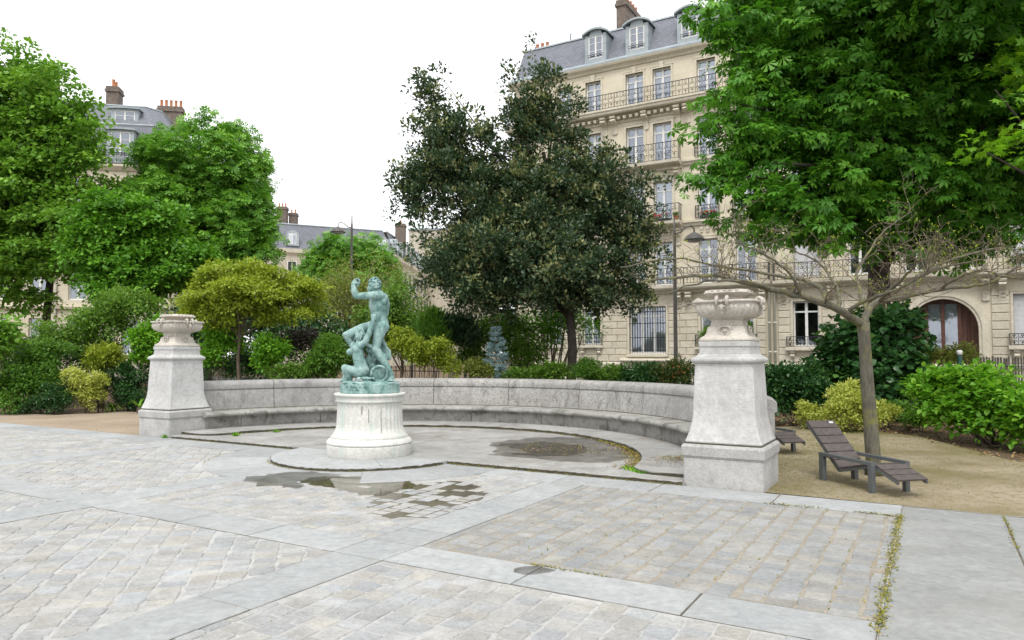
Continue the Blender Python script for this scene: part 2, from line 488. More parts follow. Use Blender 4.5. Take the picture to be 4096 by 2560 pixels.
# ------------------------------------------------------------------ leaf meshes (shared by litter, shrubs and crowns)
def TPL(kind):
    if kind == 'leaf':       # simple folded leaf, base at origin, length 1
        V = [(0, 0, 0), (0.45, 0.30, 0.07), (1, 0, -0.06), (0.45, -0.30, 0.07)]; Fc = [(0, 2, 1), (0, 3, 2)]
    elif kind == 'broad':
        V = [(0, 0, 0), (0.28, 0.36, 0.05), (0.68, 0.30, 0.04), (1, 0, -0.10), (0.68, -0.30, 0.04), (0.28, -0.36, 0.05)]
        Fc = [(0, 3, 2), (0, 2, 1), (0, 5, 4), (0, 4, 3)]
    elif kind == 'narrow':
        V = [(0, 0, 0), (0.5, 0.13, 0.03), (1, 0, -0.10), (0.5, -0.13, 0.03)]; Fc = [(0, 2, 1), (0, 3, 2)]
    elif kind == 'blade':
        V = [(0, 0.05, 0), (0, -0.05, 0), (0.6, 0, -0.02), (1, 0, -0.12)]; Fc = [(0, 1, 2), (0, 2, 3)]
    elif kind == 'palm':     # horse-chestnut leaf: leaflets spread like a hand, drooping
        V = []; Fc = []
        for a, s in ((0, 1.0), (0.72, 0.93), (-0.72, 0.93), (1.5, 0.7), (-1.5, 0.7)):
            b = len(V); c_, s_ = math.cos(a), math.sin(a)
            for (x, y, z) in ((0.06, 0, 0), (0.62, 0.20, -0.10), (1.0, 0, -0.36), (0.62, -0.20, -0.10)):
                x *= s; y *= s; z *= s
                V.append((x * c_ - y * s_, x * s_ + y * c_, z + 0.02))
            Fc += [(b, b + 2, b + 1), (b, b + 3, b + 2)]
    elif kind == 'palm1':    # the same leaf far away: one wedge per leaflet
        V = []; Fc = []
        for a, s in ((0, 1.0), (0.72, 0.93), (-0.72, 0.93), (1.5, 0.7), (-1.5, 0.7)):
            b = len(V); c_, s_ = math.cos(a), math.sin(a)
            for (x, y, z) in ((0.05, 0, 0.02), (0.90, 0.20, -0.25), (0.90, -0.20, -0.25)):
                x *= s; y *= s; z *= s
                V.append((x * c_ - y * s_, x * s_ + y * c_, z))
            Fc += [(b, b + 2, b + 1)]
    elif kind == 'maple':
        V = [(0.35, 0, 0.04)]; Fc = []
        rad = [(-2.9, .35), (-2.1, .62), (-1.55, .34), (-0.85, .78), (-0.42, .36), (0, .70), (0.42, .36), (0.85, .78), (1.55, .34), (2.1, .62), (2.9, .35)]
        for a, r in rad: V.append((0.35 + r * math.cos(a), r * math.sin(a), -0.22 * r * r))
        Fc = [(0, i, i + 1) for i in range(1, len(rad))]
    elif kind == 'needle':
        V = [(0, 0.06, 0), (0, -0.06, 0), (1, 0, 0)]; Fc = [(0, 1, 2)]
    return np.array(V, float), np.array(Fc, int)
def nrm(a):
    return a / (np.linalg.norm(a, axis=-1, keepdims=True) + 1e-9)
def leaf_mesh(name, P, A, Nn, S, tint, kind, mat, width=1.0):
    """one mesh of many leaves: P base, A axis, Nn rough normal, S length"""
    tv, tf = TPL(kind)
    A = nrm(A); side = nrm(np.cross(Nn, A)); up = np.cross(A, side)
    n, kv = len(P), len(tv)
    S = S[:, None, None]
    V = P[:, None, :] + S * (tv[None, :, 0:1] * A[:, None, :] + width * tv[None, :, 1:2] * side[:, None, :] + tv[None, :, 2:3] * up[:, None, :])
    V = V.reshape(-1, 3).astype(np.float32)
    Fc = (tf[None] + (np.arange(n) * kv)[:, None, None]).reshape(-1, 3)
    me = bpy.data.meshes.new(name)
    me.vertices.add(len(V)); me.vertices.foreach_set('co', V.ravel())
    me.loops.add(Fc.size); me.loops.foreach_set('vertex_index', Fc.ravel().astype(np.int32))
    me.polygons.add(len(Fc)); me.polygons.foreach_set('loop_start', np.arange(0, Fc.size, 3, dtype=np.int32))
    at_ = me.attributes.new('tint', 'FLOAT', 'POINT')
    at_.data.foreach_set('value', np.repeat(np.clip(tint, 0, 1), kv).astype(np.float32))
    me.materials.append(mat)
    me.update(calc_edges=True)
    return me
def scatter_flat(name, pts, size, mat, seed, parent=None, tilt=0.35, kind='leaf', lift=0.004, up=0.0):
    g = np.random.default_rng(seed); n = len(pts)
    P = np.array(pts, float); P[:, 2] += lift + g.random(n) * 0.006
    a = g.random(n) * 2 * math.pi
    A = np.stack([np.cos(a), np.sin(a), up + g.normal(0, tilt, n)], 1)
    Nn = np.stack([g.normal(0, 0.3, n), g.normal(0, 0.3, n), np.ones(n)], 1)
    return mk_obj(name, leaf_mesh(name, P, A, Nn, size * g.uniform(0.5, 1.3, n), g.random(n), kind, mat), parent)

# ------------------------------------------------------------------ ground sheets
def sheet(name, poly, z, mat, sub=None, kind='structure'):
    b = MB(); b.add([(p[0], p[1], z) for p in poly], [list(range(len(poly)))])
    o = b.build(name, mat); o['kind'] = kind
    return o
def uvpoly(pts): return [W2(u, w) for u, w in pts][::-1]
gm = MB(); gm.add([(-400, -300, -0.06), (400, -300, -0.06), (400, 500, -0.06), (-400, 500, -0.06)], [[0, 1, 2, 3]])
tag(gm.build('ground', M['soil']), kind='structure')
sheet('street', uvpoly([(-60, 17.5), (-60, 27.4), (24, 27.4), (60, 27.4), (60, 17.5)]), -0.045, M['asphalt'])
o = MB(); o.slab(uvpoly([(-60, 27.4), (-60, 30.2), (21.2, 30.2), (21.2, 27.4)]), -0.05, 0.08, 0.01)
tag(o.build('pavement', M['pavement']), kind='structure')
sheet('lawn', uvpoly([(0.6, 0.1), (-9, -0.12), (-9, 3.0), (-3.4, 4.0), (-2.75, 4.6), (-2.2, 5.9), (-1.5, 7.6), (-0.5, 8.4), (0.6, 8.8), (1.6, 8.0), (0.9, 4.0)]), -0.008, M['lawn'])
sheet('sand_path', uvpoly([(11.5, 0.05), (11.6, 1.4), (13, 3.2), (18.3, 3.6), (18.6, 1.9), (20.5, 1.6), (26, 1.2), (26, 0.05)]), -0.010, M['sand'])

# ------------------------------------------------------------------ paved square
PLZ = LW(0, 0)
pb = MB(); pb.add([(-26, -15, -0.006), (10, -15, -0.006), (10, 0.02, -0.006), (-26, 0.02, -0.006)], [[0, 1, 2, 3]])
plaza = pb.build('plaza', M['mortar'], None, loc=PLZ, rotz=ROTZ); plaza['kind'] = 'structure'
M['slab_worn'] = stone('slab_worn', (0.265, 0.275, 0.27), (0.355, 0.36, 0.35), 1.1, 0.75, 0.35, rand=0.08, stain=((0.25, 0.24, 0.22), 1.0, 0.50, 0.6), speck=((0.2, 0.195, 0.18), 34, 0.62, 0.45))
def pslab(poly_uw, top=0.0, mat='slab', parent=None, name='paving_slab', z0=-0.05, c=0.004):
    poly = [(-u, w) for u, w in poly_uw]
    if area(poly) < 0: poly = poly[::-1]
    b = MB(); b.slab(poly, z0, top, c)
    return b.build(name, M[mat], parent or plaza)
def rect(u0, u1, w0, w1, g=0.0065):
    return [(u0 + g, w0 + g), (u1 - g, w0 + g), (u1 - g, w1 - g), (u0 + g, w1 - g)]
M['joint_soil'] = stone('joint_soil', (0.10, 0.088, 0.065), (0.20, 0.175, 0.13), 5.0, 1.0, 0.6)
def dark_bed(u0, u1, w0, w1):
    b = MB(); b.add([(-u1, w0, -0.0052), (-u0, w0, -0.0052), (-u0, w1, -0.0052), (-u1, w1, -0.0052)], [[0, 1, 2, 3]]); b.build('joint_soil', M['joint_soil'], plaza)
dark_bed(-1.42, 24, -0.605, 0.0); dark_bed(-1.42, 20, -4.365, -3.875); dark_bed(-6.5, -1.425, -10, 0.0)
for u_ in (2.02, 5.97, 9.92): dark_bed(u_ - 0.004, u_ + 0.524, -3.874, -0.606); dark_bed(u_ - 0.004, u_ + 0.524, -12, -4.366)
def jz(): return rnd.uniform(-0.002, 0.003)
def run_u(u0, u1, w0, w1, L, off=0.0):
    u = u0; first = True
    while u < u1 - 0.05:
        l = (off if first and off else L * rnd.uniform(0.88, 1.12)); first = False
        e = min(u1, u + l)
        if u1 - e < 0.3: e = u1
        pslab(rect(u, e, w0, w1), jz()); u = e
def run_w(u0, u1, w0, w1, L, off=0.0):
    w = w1; first = True
    while w > w0 + 0.05:
        l = (off if first and off else L * rnd.uniform(0.88, 1.12)); first = False
        e = max(w0, w - l)
        if e - w0 < 0.3: e = w0
        pslab(rect(u0, u1, e, w), jz()); w = e
CU = 5.97                                             # axis of the exedra
RING = 2.42; DISC = 1.48
run_u(-1.42, CU - 2.40, -0.60, 0.0, 1.25)
run_u(CU + 2.42, 24.0, -0.60, 0.0, 1.25)
run_u(-1.42, 2.02, -4.36, -3.88, 1.08); pslab(rect(2.02, 2.54, -4.36, -3.88), jz())
run_u(2.54, 5.97, -4.36, -3.88, 1.1); pslab(rect(5.97, 6.49, -4.36, -3.88), jz())
run_u(6.49, 9.92, -4.36, -3.88, 1.15); pslab(rect(9.92, 10.44, -4.36, -3.88), jz()); run_u(10.44, 20, -4.36, -3.88, 1.15)
run_w(2.02, 2.54, -3.88, -0.60, 0.95); run_w(2.02, 2.54, -12, -4.36, 1.15)
run_w(5.97, 6.49, -3.88, -2.40, 0.9); run_w(5.97, 6.49, -12, -4.36, 1.1)
run_w(9.92, 10.44, -3.88, -0.60, 1.1); run_w(9.92, 10.44, -9, -4.36, 1.1)
for (u0, u1, ws) in ((-2.30, -1.42, (-0.05, -0.62, -1.66, -3.02, -4.05, -5.3, -6.6, -8, -10)), (-3.5, -2.30, (-0.05, -0.86, -2.0, -2.98, -4.0, -5.2, -6.5, -8, -10)),
                     (-4.9, -3.5, (-0.05, -1.1, -2.3, -3.5, -4.7, -6.2, -8, -10)), (-6.5, -4.9, (-0.05, -1.3, -2.6, -3.9, -5.2, -6.6, -8, -10))):
    for a, b_ in zip(ws[:-1], ws[1:]):
        pslab(rect(u0, u1, b_, a, 0.007), jz(), 'slab_worn')
# curved border slabs in front of the statue, level with the square
def sector(r0, r1, a0, a1, n=10, cu=CU, cw=0.0):
    # angles measured in local frame (x=-u)
    p = [(cu - r1 * math.cos(a0 + (a1 - a0) * i / n), cw + r1 * math.sin(a0 + (a1 - a0) * i / n)) for i in range(n + 1)]
    p += [(cu - r0 * math.cos(a1 + (a0 - a1) * i / n), cw + r0 * math.sin(a1 + (a0 - a1) * i / n)) for i in range(n + 1)]
    return p
ringj = [math.radians(d) for d in (180.2, 213, 247, 276, 308, 335, 359.8)]
for a0, a1 in zip(ringj[:-1], ringj[1:]):
    pslab(sector(DISC + 0.01, RING, a0 + 0.003, a1 - 0.003), jz() + 0.0015)

# cobbles, laid square or diagonally, panel by panel
def cobble_panel(u0, u1, w0, w1, ang, pu, pw, seed, gap, gapw=None):
    gapw = gapw or gap
    g = random.Random(seed); out = []
    conv = [(-u1, w0), (-u0, w0), (-u0, w1), (-u1, w1)]
    cx, cy = -(u0 + u1) / 2, (w0 + w1) / 2
    D = math.hypot(u1 - u0, w1 - w0) / 2 + 0.3
    ca, sa = math.cos(ang), math.sin(ang)
    nr = int(D / pu) + 1; nc = int(D / pw) + 2
    for i in range(-nr, nr + 1):
        off = g.random() * pw
        y = -D + off
        while y < D:
            ln = pw * g.uniform(0.82, 1.2)
            hx, hy = pu / 2 - gap * g.uniform(0.6, 1.4) / 2, ln / 2 - gapw * g.uniform(0.4, 1.3) / 2
            x0, y0 = i * pu + g.gauss(0, 0.004), y + ln / 2
            k = min(hx, hy) * g.uniform(0.10, 0.26)
            pts = [(-hx + k, -hy), (hx - k, -hy), (hx, -hy + k), (hx, hy - k), (hx - k, hy), (-hx + k, hy), (-hx, hy - k), (-hx, -hy + k)]
            q = []
            for (a, b) in pts:
                a += g.gauss(0, 0.006) + x0; b += g.gauss(0, 0.006) + y0
                q.append((cx + a * ca - b * sa, cy + a * sa + b * ca))
            y += ln
            c = clip_poly(q, conv)
            c = [p for i_, p in enumerate(c) if math.hypot(p[0] - c[i_ - 1][0], p[1] - c[i_ - 1][1]) > 0.016]
            if len(c) < 3: continue
            ar = area(c)
            if ar < 0.3 * pu * pw: continue
            mx_, my_ = sum(p[0] for p in c) / len(c), sum(p[1] for p in c) / len(c)
            if min(math.hypot(p[0] + CU, p[1]) for p in c) < RING + 0.012: continue
            out.append(c)
    return out
D45 = math.radians(45)
stones = []
stones += cobble_panel(-1.40, 2.01, -3.87, -0.61, 0.0, 0.190, 0.145, 1, 0.017, 0.007)
stones += cobble_panel(2.55, 5.96, -9.0, -4.37, D45, 0.195, 0.150, 2, 0.016, 0.010)
stones += cobble_panel(-1.40, 2.01, -9.0, -4.37, math.radians(3), 0.185, 0.165, 3, 0.012, 0.009)
stones += cobble_panel(2.55, 5.96, -3.87, -0.2, 0.0, 0.185, 0.150, 4, 0.013, 0.009)
stones += cobble_panel(6.50, 9.91, -3.87, -0.61, D45, 0.19, 0.155, 5, 0.014)
stones += cobble_panel(6.50, 9.91, -8.5, -4.37, D45, 0.195, 0.155, 6, 0.016, 0.010)
stones += cobble_panel(10.45, 16, -3.87, -0.61, 0.0, 0.19, 0.16, 7, 0.014)
sb_ = MB(); sb_.add([(-2.01, -3.87, -0.0045), (1.41, -3.87, -0.0045), (1.41, -0.61, -0.0045), (-2.01, -0.61, -0.0045)], [[0, 1, 2, 3]]); sb_.build('joint_sand', M['mortar_sand'], plaza)
def seen(c):
    mx_, my_ = sum(p[0] for p in c) / len(c), sum(p[1] for p in c) / len(c)
    x, y = W2(-mx_, my_)
    if y < 0.5: return 1e9
    px = 2048 + F_PX * x / y; py = HOR + F_PX * EYE / y
    if not (-60 < px < 4156 and py < 2640): return 1e6 + y
    return y / math.sqrt(max(area(c), 1e-4)) * 0.2
stones.sort(key=seen)
def cobble_shape(b, c, g):
    b.slab(c, -0.05, g.uniform(-0.0025, 0.0035), g.uniform(0.005, 0.009))
cg = random.Random(5)
def cob_mat(c):                                        # the panel before the right pier takes the darker tone
    u, w = -sum(p[0] for p in c) / len(c), sum(p[1] for p in c) / len(c)
    return 'cobble' if (w > -3.9 and u < 2.1) else 'cobble_pale'
for c in stones[:300]:
    b = MB(); cobble_shape(b, c, cg); b.build('cobblestone', M[cob_mat(c)], plaza)
for cm in ('cobble', 'cobble_pale'):
    b = MB(); tints = []
    for c in stones[300:]:
        if cob_mat(c) != cm: continue
        k0 = len(b.V); cobble_shape(b, c, cg); tints += [cg.random()] * (len(b.V) - k0)
    rest = b.build('cobblestones_beyond', M[cm], plaza); rest['kind'] = 'stuff'
    at_ = rest.data.attributes.new('tint', 'FLOAT', 'POINT'); at_.data.foreach_set('value', np.array(tints, np.float32))

# ------------------------------------------------------------------ raised floor of the exedra
ZP, ZS = 0.045, 0.10
RF, RS = 4.22, 5.06                                    # edge of the bench step, foot of the bench
half = [(CU - RS * math.cos(math.pi * i / 40), RS * math.sin(math.pi * i / 40)) for i in range(41)]
pbase = [(-u, w) for u, w in half]
b = MB(); b.slab(pbase if area(pbase) > 0 else pbase[::-1], -0.055, ZP - 0.012)
platform = b.build('platform', M['platform'], None, loc=PLZ, rotz=ROTZ); platform['kind'] = 'structure'
conv = [(-(CU - (RF + 0.03) * math.cos(math.pi * i / 36)), (RF + 0.03) * math.sin(math.pi * i / 36)) for i in range(37)]
if area(conv) < 0: conv = conv[::-1]
def plat_piece(u0, u1, w0, w1):
    p = [(-u1 + 0.004, w0 + 0.004), (-u0 - 0.004, w0 + 0.004), (-u0 - 0.004, w1 - 0.004), (-u1 + 0.004, w1 - 0.004)]
    c = clip_poly(p, conv)
    if len(c) >= 3 and area(c) > 0.02:
        b = MB(); b.slab(c, 0.0, ZP + rnd.uniform(-0.002, 0.002), 0.006); b.build('floor_slab', M['platform'], platform)
# front course, outside the half circle too (it runs to the piers)
for a, e in ((0.955, 2.1), (2.1, 3.3), (3.3, 4.49), (7.45, 8.6), (8.6, 9.8), (9.8, 10.98)):
    b = MB(); b.slab([(-e + 0.003, 0.0), (-a - 0.003, 0.0), (-a - 0.003, 0.50), (-e + 0.003, 0.50)], -0.05, ZP + rnd.uniform(0, 0.003), 0.008)
    b.build('front_slab', M['platform'], platform)
for w0, w1, st in ((0.5, 1.5, 0.0), (1.5, 2.5, 0.6), (2.5, 3.5, 0.2), (3.5, 4.4, 0.7)):
    u = 1.4 + st
    while u < 10.6:
        e = u + rnd.uniform(1.25, 1.6)
        plat_piece(u, e, w0, w1)
        u = e
# round base slab of the statue, in three pieces
for a0, a1 in ((180.0, 262.0), (262.0, 318.0), (318.0, 360.0)):
    poly = [(p[0], p[1]) for p in sector(0.0, DISC, math.radians(a0) + 0.002, math.radians(a1) - 0.002, 14)][:15] + [(CU, -0.004)]
    pl = [(-u, w) for u, w in poly]
    if area(pl) < 0: pl = pl[::-1]
    b = MB(); b.slab(pl, -0.05, ZP + 0.002, 0.006); b.build('disc_slab', M['slab'], platform)
b = MB(); b.slab([(-7.44, 0.004), (-4.50, 0.004), (-4.50, 0.496), (-7.44, 0.496)], -0.02, ZP + 0.001, 0.004); b.build('floor_slab', M['platform'], platform)
# curved step under the bench, its ends swept round to the piers
nb_ = 8
js = [math.radians(12 + (168 - 12) * i / nb_) for i in range(nb_ + 1)]
for i in range(nb_):
    poly = sector(RF, RS, js[i] + 0.001, js[i + 1] - 0.001, 8)
    pl = [(-u, w) for u, w in poly]
    if area(pl) < 0: pl = pl[::-1]
    b = MB(); b.slab(pl, ZP - 0.02, ZS + rnd.uniform(-0.001, 0.002), 0.006); b.build('step_slab', M['platform'], platform)
for s in (-1, 1):
    # end piece between the last curved slab and the pier, with a rounded outer corner
    a = math.radians(12)
    pts = [(RS * math.cos(a), RS * math.sin(a) - 0.002), (RF * math.cos(a), RF * math.sin(a) - 0.002), (4.15, 0.70), (4.19, 0.52), (4.32, 0.37), (4.52, 0.29), (4.80, 0.27), (5.06, 0.28)]
    pl = [(-(CU - s * x), y) for x, y in pts]
    if area(pl) < 0: pl = pl[::-1]
    b = MB(); b.slab(pl, ZP - 0.02, ZS, 0.006); b.build('step_slab', M['platform'], platform)

# ------------------------------------------------------------------ puddles, moss in the joints, leaf litter, short grass
def blob(pts, z, jit, seed, sub=5):
    g = random.Random(seed); out = []
    n = len(pts)
    for i in range(n):
        p0, p1, p2, p3 = [np.array(pts[(i + j) % n], float) for j in (-1, 0, 1, 2)]
        for s in range(sub):
            t = s / sub
            q = 0.5 * ((2 * p1) + (-p0 + p2) * t + (2 * p0 - 5 * p1 + 4 * p2 - p3) * t * t + (-p0 + 3 * p1 - 3 * p2 + p3) * t ** 3)
            out.append((q[0] + g.gauss(0, jit), q[1] + g.gauss(0, jit)))
    return [W2(*p) + (z,) for p in out]
def puddle(name, pts, z, seed, jit=0.035, mat='water'):
    V = blob(pts, z, jit, seed)
    pl = [(v[0], v[1]) for v in V]
    if area(pl) < 0: V = V[::-1]
    b = MB(); b.add(V, [list(range(len(V)))]); o = b.build(name, M[mat]); o['kind'] = 'structure'
    bm = bmesh.new(); bm.from_mesh(o.data); bmesh.ops.triangulate(bm, faces=bm.faces); bm.to_mesh(o.data); bm.free()
puddle('puddle', [(5.25, -2.18), (5.20, -1.72), (4.85, -1.50), (4.35, -1.42), (3.95, -1.50), (3.75, -1.85), (3.72, -2.30), (4.05, -2.42), (4.4, -2.30), (4.85, -2.28)], 0.0030, 3)
puddle('wet_joints', [(3.75, -1.45), (3.45, -1.15), (3.0, -1.35), (2.66, -1.9), (2.58, -2.5), (2.60, -3.0), (2.95, -3.15), (3.35, -2.95), (3.8, -2.42)], -0.0004, 7, 0.05, 'wet')
puddle('damp_patch', [(5.98, -2.42), (5.96, -2.0), (5.80, -1.60), (5.25, -1.55), (5.0, -1.75), (5.2, -2.2), (4.9, -2.45), (5.3, -2.62)], 0.0066, 9, 0.04, 'damp')
puddle('damp_patch', [(0.72, -3.93), (0.90, -3.91), (1.0, -4.0), (0.97, -4.12), (0.86, -4.13), (0.78, -4.05)], 0.0042, 10, 0.003, 'damp')
puddle('puddle', [(4.75, 1.86), (4.6, 2.3), (4.25, 2.75), (3.7, 2.6), (3.2, 2.2), (3.1, 1.4), (3.5, 1.1), (4.05, 1.0), (3.9, 1.5)], ZP + 0.0045, 5, 0.05)
puddle('damp_patch', [(5.0, 2.0), (4.8, 3.0), (3.9, 3.75), (3.2, 3.3), (2.5, 2.6), (2.2, 1.6), (2.4, 0.9), (3.2, 0.75), (4.2, 0.8), (4.4, 1.4)], ZP + 0.0062, 11, 0.06, 'damp')
# thin dark strips of uneven height along the risers of the low steps
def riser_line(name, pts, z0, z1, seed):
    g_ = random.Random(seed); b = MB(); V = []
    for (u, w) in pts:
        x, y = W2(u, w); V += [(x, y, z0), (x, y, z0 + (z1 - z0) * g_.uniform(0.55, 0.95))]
    b.add(V, [[2 * i, 2 * i + 2, 2 * i + 3, 2 * i + 1] for i in range(len(pts) - 1)]); tag(b.build(name, M['riser_dark']), kind='stuff')
M['riser_dark'] = stone('riser_dark', (0.055, 0.05, 0.035), (0.13, 0.115, 0.08), 12, 1.0, 0.6)
riser_line('step_dark', [(CU - (RF - 0.002) * math.cos(a), (RF - 0.002) * math.sin(a)) for a in np.linspace(math.radians(12), math.radians(168), 120)], ZP, ZS, 1)
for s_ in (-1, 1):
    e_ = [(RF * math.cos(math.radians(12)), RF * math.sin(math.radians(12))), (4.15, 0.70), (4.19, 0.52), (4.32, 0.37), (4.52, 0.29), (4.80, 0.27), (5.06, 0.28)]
    riser_line('step_dark', [(CU - s_ * (x - 0.003), y - 0.003) for x, y in e_], ZP, ZS, 5 + s_)
riser_line('kerb_dark', [(0.96 + i * 0.04, -0.002) for i in range(89)], 0.0, ZP, 2)
riser_line('kerb_dark', [(7.44 + i * 0.04, -0.002) for i in range(88)], 0.0, ZP, 3)
riser_line('kerb_dark', [(CU - (DISC + 0.002) * math.cos(a), (DISC + 0.002) * math.sin(a)) for a in np.linspace(math.pi * 1.02, math.pi * 1.98, 90)], 0.0, ZP, 4)
g = np.random.default_rng(21)
def along(pts, n, spread, z):
    pts = np.array(pts, float); seg = np.linalg.norm(np.diff(pts, axis=0), axis=1); cs = np.r_[0, np.cumsum(seg)]
    t = np.sort(g.random(n) * cs[-1]); dens = 0.5 + 0.5 * np.sin(t * 7.3) * np.sin(t * 2.9 + 1)
    t = t[g.random(n) < 0.35 + 0.65 * dens]
    x = np.interp(t, cs, pts[:, 0]) + g.normal(0, spread, len(t)); y = np.interp(t, cs, pts[:, 1]) + g.normal(0, spread, len(t))
    return [LW(a, b, z) for a, b in zip(x, y)]
mp = along([(-1.41, -0.55), (-1.42, -4.1)], 1700, 0.022, 0.0)
mp += along([(-1.41, -0.61), (-1.0, -0.61)], 160, 0.012, 0.0) + along([(-0.1, -0.6), (-0.75, -0.61)], 160, 0.010, 0.0)
mp += along([(-2.30, -0.1), (-2.30, -1.5)], 160, 0.010, 0.0)
mp += along([(0.95, -0.03), (4.48, -0.03)], 900, 0.018, 0.0)
mp += along([(CU + 1.52 * math.cos(a), -1.52 * math.sin(a)) for a in np.linspace(0.1, 3.04, 20)], 500, 0.012, 0.0)
mp += along([(7.5, -0.03), (10.4, -0.03)], 420, 0.02, 0.0)
mp += along([(1.0, -3.88), (0.3, -3.88)], 160, 0.012, 0.0)
mp += along([(CU + 2.42 * math.cos(a), -2.42 * math.sin(a)) for a in np.linspace(0.35, 0.9, 10)], 120, 0.010, 0.0)
for i in range(16): mp += along([(-1.3 + 0.192 * i, -0.7), (-1.3 + 0.192 * i, -3.8)], 26, 0.012, 0.0)
tag(scatter_flat('moss', mp, 0.022, M['moss'], 4, tilt=0.6), kind='stuff')
lt = []
for a in np.linspace(0.16, 2.98, 420):
    if g.random() < 0.9:
        r = RF - abs(g.normal(0, 0.05)) - 0.01
        if a < 0.9: r -= abs(g.normal(0, 0.10))
        lt.append(LW(CU - r * math.cos(a), r * math.sin(a), ZP))
for i in range(700):
    a = g.uniform(0.12, 0.85); lt.append(LW(CU - (RF - abs(g.normal(0, 0.13)) - 0.01) * math.cos(a), (RF - 0.05) * math.sin(a) + g.normal(0, 0.05), ZP))
for i in range(500):
    lt.append(LW(g.normal(3.6, 0.5), g.normal(1.9, 0.45), ZP))
for i in range(260):
    a = g.uniform(0.2, 2.9); r = RS - abs(g.normal(0, 0.04)); lt.append(LW(CU - r * math.cos(a), r * math.sin(a), ZS))
for i in range(280): lt.append(LW(g.normal(1.45, 0.2), g.normal(1.35, 0.25), ZS))
ly = []
for i in range(1500):
    a = g.uniform(0.13, 0.95); r = RF - abs(g.normal(0, 0.12 if a < 0.6 else 0.05)) - 0.012; ly.append(LW(CU - r * math.cos(a), r * math.sin(a), ZP))
for i in range(260): ly.append(LW(g.normal(3.5, 0.55), g.normal(2.0, 0.4), ZP + 0.003))
for i in range(240): ly.append(LW(g.normal(1.5, 0.16), g.normal(1.55, 0.22), ZS))
for i in range(420):
    a = g.uniform(0.35, 2.9); r = RF - abs(g.normal(0, 0.035)) - 0.012; ly.append(LW(CU - r * math.cos(a), r * math.sin(a), ZP))
tag(scatter_flat('fallen_catkins', ly, 0.030, M['moss'], 16), kind='stuff')
tag(scatter_flat('leaf_litter', lt, 0.030, M['litter'], 6), kind='stuff')
lb = []
while len(lb) < 5200:
    u, w = g.uniform(-8, 2.0), g.uniform(4, 13)
    lim = np.interp(u, [-9, -3.4, -2.75, -2.2, -1.5, -0.5, 0.6, 2], [3.0, 4.0, 4.6, 5.9, 7.6, 8.4, 8.8, 9])
    if w > lim - 0.25 + g.normal(0, 0.2): lb.append(LW(u, w, -0.06 if w > lim else -0.008))
tag(scatter_flat('bed_litter', lb, 0.07, M['litter'], 8, tilt=0.5), kind='stuff')
gb = []
while len(gb) < 15000:
    u, w = g.uniform(-5, 0.5), g.uniform(-0.02, 8)
    lim = np.interp(u, [-9, -3.4, -2.75, -2.2, -1.5, -0.5, 0.6, 2], [3.0, 4.0, 4.6, 5.9, 7.6, 8.4, 8.8, 9])
    near = math.exp(-((u + 0.1) ** 2) / 0.7) * 0.9 + math.exp(-((lim - w) ** 2) / 0.8) * 0.6 + 0.14
    if w < lim and g.random() < near: gb.append(LW(u, w, -0.008))
lz = [LW(g.uniform(-6, 0.4), g.uniform(0.0, 7.5), -0.008) for i in range(900)] + [LW(g.uniform(12.2, 20), g.uniform(0.1, 1.9), -0.010) for i in range(260)] + [LW(g.uniform(-3, 9), g.uniform(-7, -0.1), 0.004) for i in range(120)]
tag(scatter_flat('scattered_leaves', lz, 0.022, M['litter'], 15, tilt=0.4), kind='stuff')
tag(scatter_flat('lawn_grass', gb, 0.035, M['grassblade'], 9, kind='blade', up=0.9, tilt=0.5), kind='stuff')
# ------------------------------------------------------------------ exedra bench
M['bench'] = stone('bench_stone', (0.33, 0.325, 0.312), (0.47, 0.464, 0.45), 1.1, 0.9, 0.55, rand=0.14,
                   stain=((0.14, 0.136, 0.127), 3.5, 0.52, 0.6, (1, 1, 0.6)), speck=((0.14, 0.135, 0.12), 26, 0.60, 0.55), vein=(9.0, 0.3), streak=((0.19, 0.185, 0.175), 4.0, 0.4))
M['bench_lichen'] = stone('bench_lichen_stone', (0.345, 0.335, 0.315), (0.48, 0.468, 0.445), 1.6, 0.9, 0.7, rand=0.10,
                   stain=((0.10, 0.097, 0.087), 5.5, 0.515, 0.7, (1, 1, 0.6)), speck=((0.10, 0.097, 0.09), 30, 0.55, 0.6), vein=(11.0, 0.5), streak=((0.17, 0.165, 0.155), 4.5, 0.4))
M['seat'] = stone('seat_stone', (0.32, 0.313, 0.288), (0.46, 0.452, 0.425), 1.3, 0.9, 0.6, rand=0.14,
                  stain=((0.09, 0.086, 0.07), 3.4, 0.49, 0.75, (1, 1, 0.8)), speck=((0.16, 0.15, 0.10), 30, 0.62, 0.5))
M['pier'] = stone('pier_stone', (0.49, 0.485, 0.475), (0.63, 0.63, 0.62), 1.4, 0.85, 0.35,
                  stain=((0.24, 0.235, 0.22), 2.0, 0.60, 0.5, (1, 1, 0.7)), vein=(13.0, 0.6), speck=((0.3, 0.29, 0.27), 22, 0.68, 0.3), streak=((0.33, 0.325, 0.31), 4.5, 0.4))
M['pier_base'] = stone('pier_base_stone', (0.39, 0.385, 0.373), (0.54, 0.534, 0.517), 2.2, 0.9, 0.45,
                  stain=((0.22, 0.215, 0.20), 2.6, 0.54, 0.6), vein=(10.0, 0.3), speck=((0.25, 0.24, 0.22), 26, 0.62, 0.5))
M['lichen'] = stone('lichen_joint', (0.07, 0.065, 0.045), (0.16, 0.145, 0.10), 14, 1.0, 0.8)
M['urn'] = stone('urn_stone', (0.56, 0.515, 0.45), (0.69, 0.65, 0.58), 3.0, 0.9, 0.7,
                 stain=((0.26, 0.24, 0.19), 4.5, 0.55, 0.6), speck=((0.33, 0.29, 0.22), 30, 0.6, 0.6))
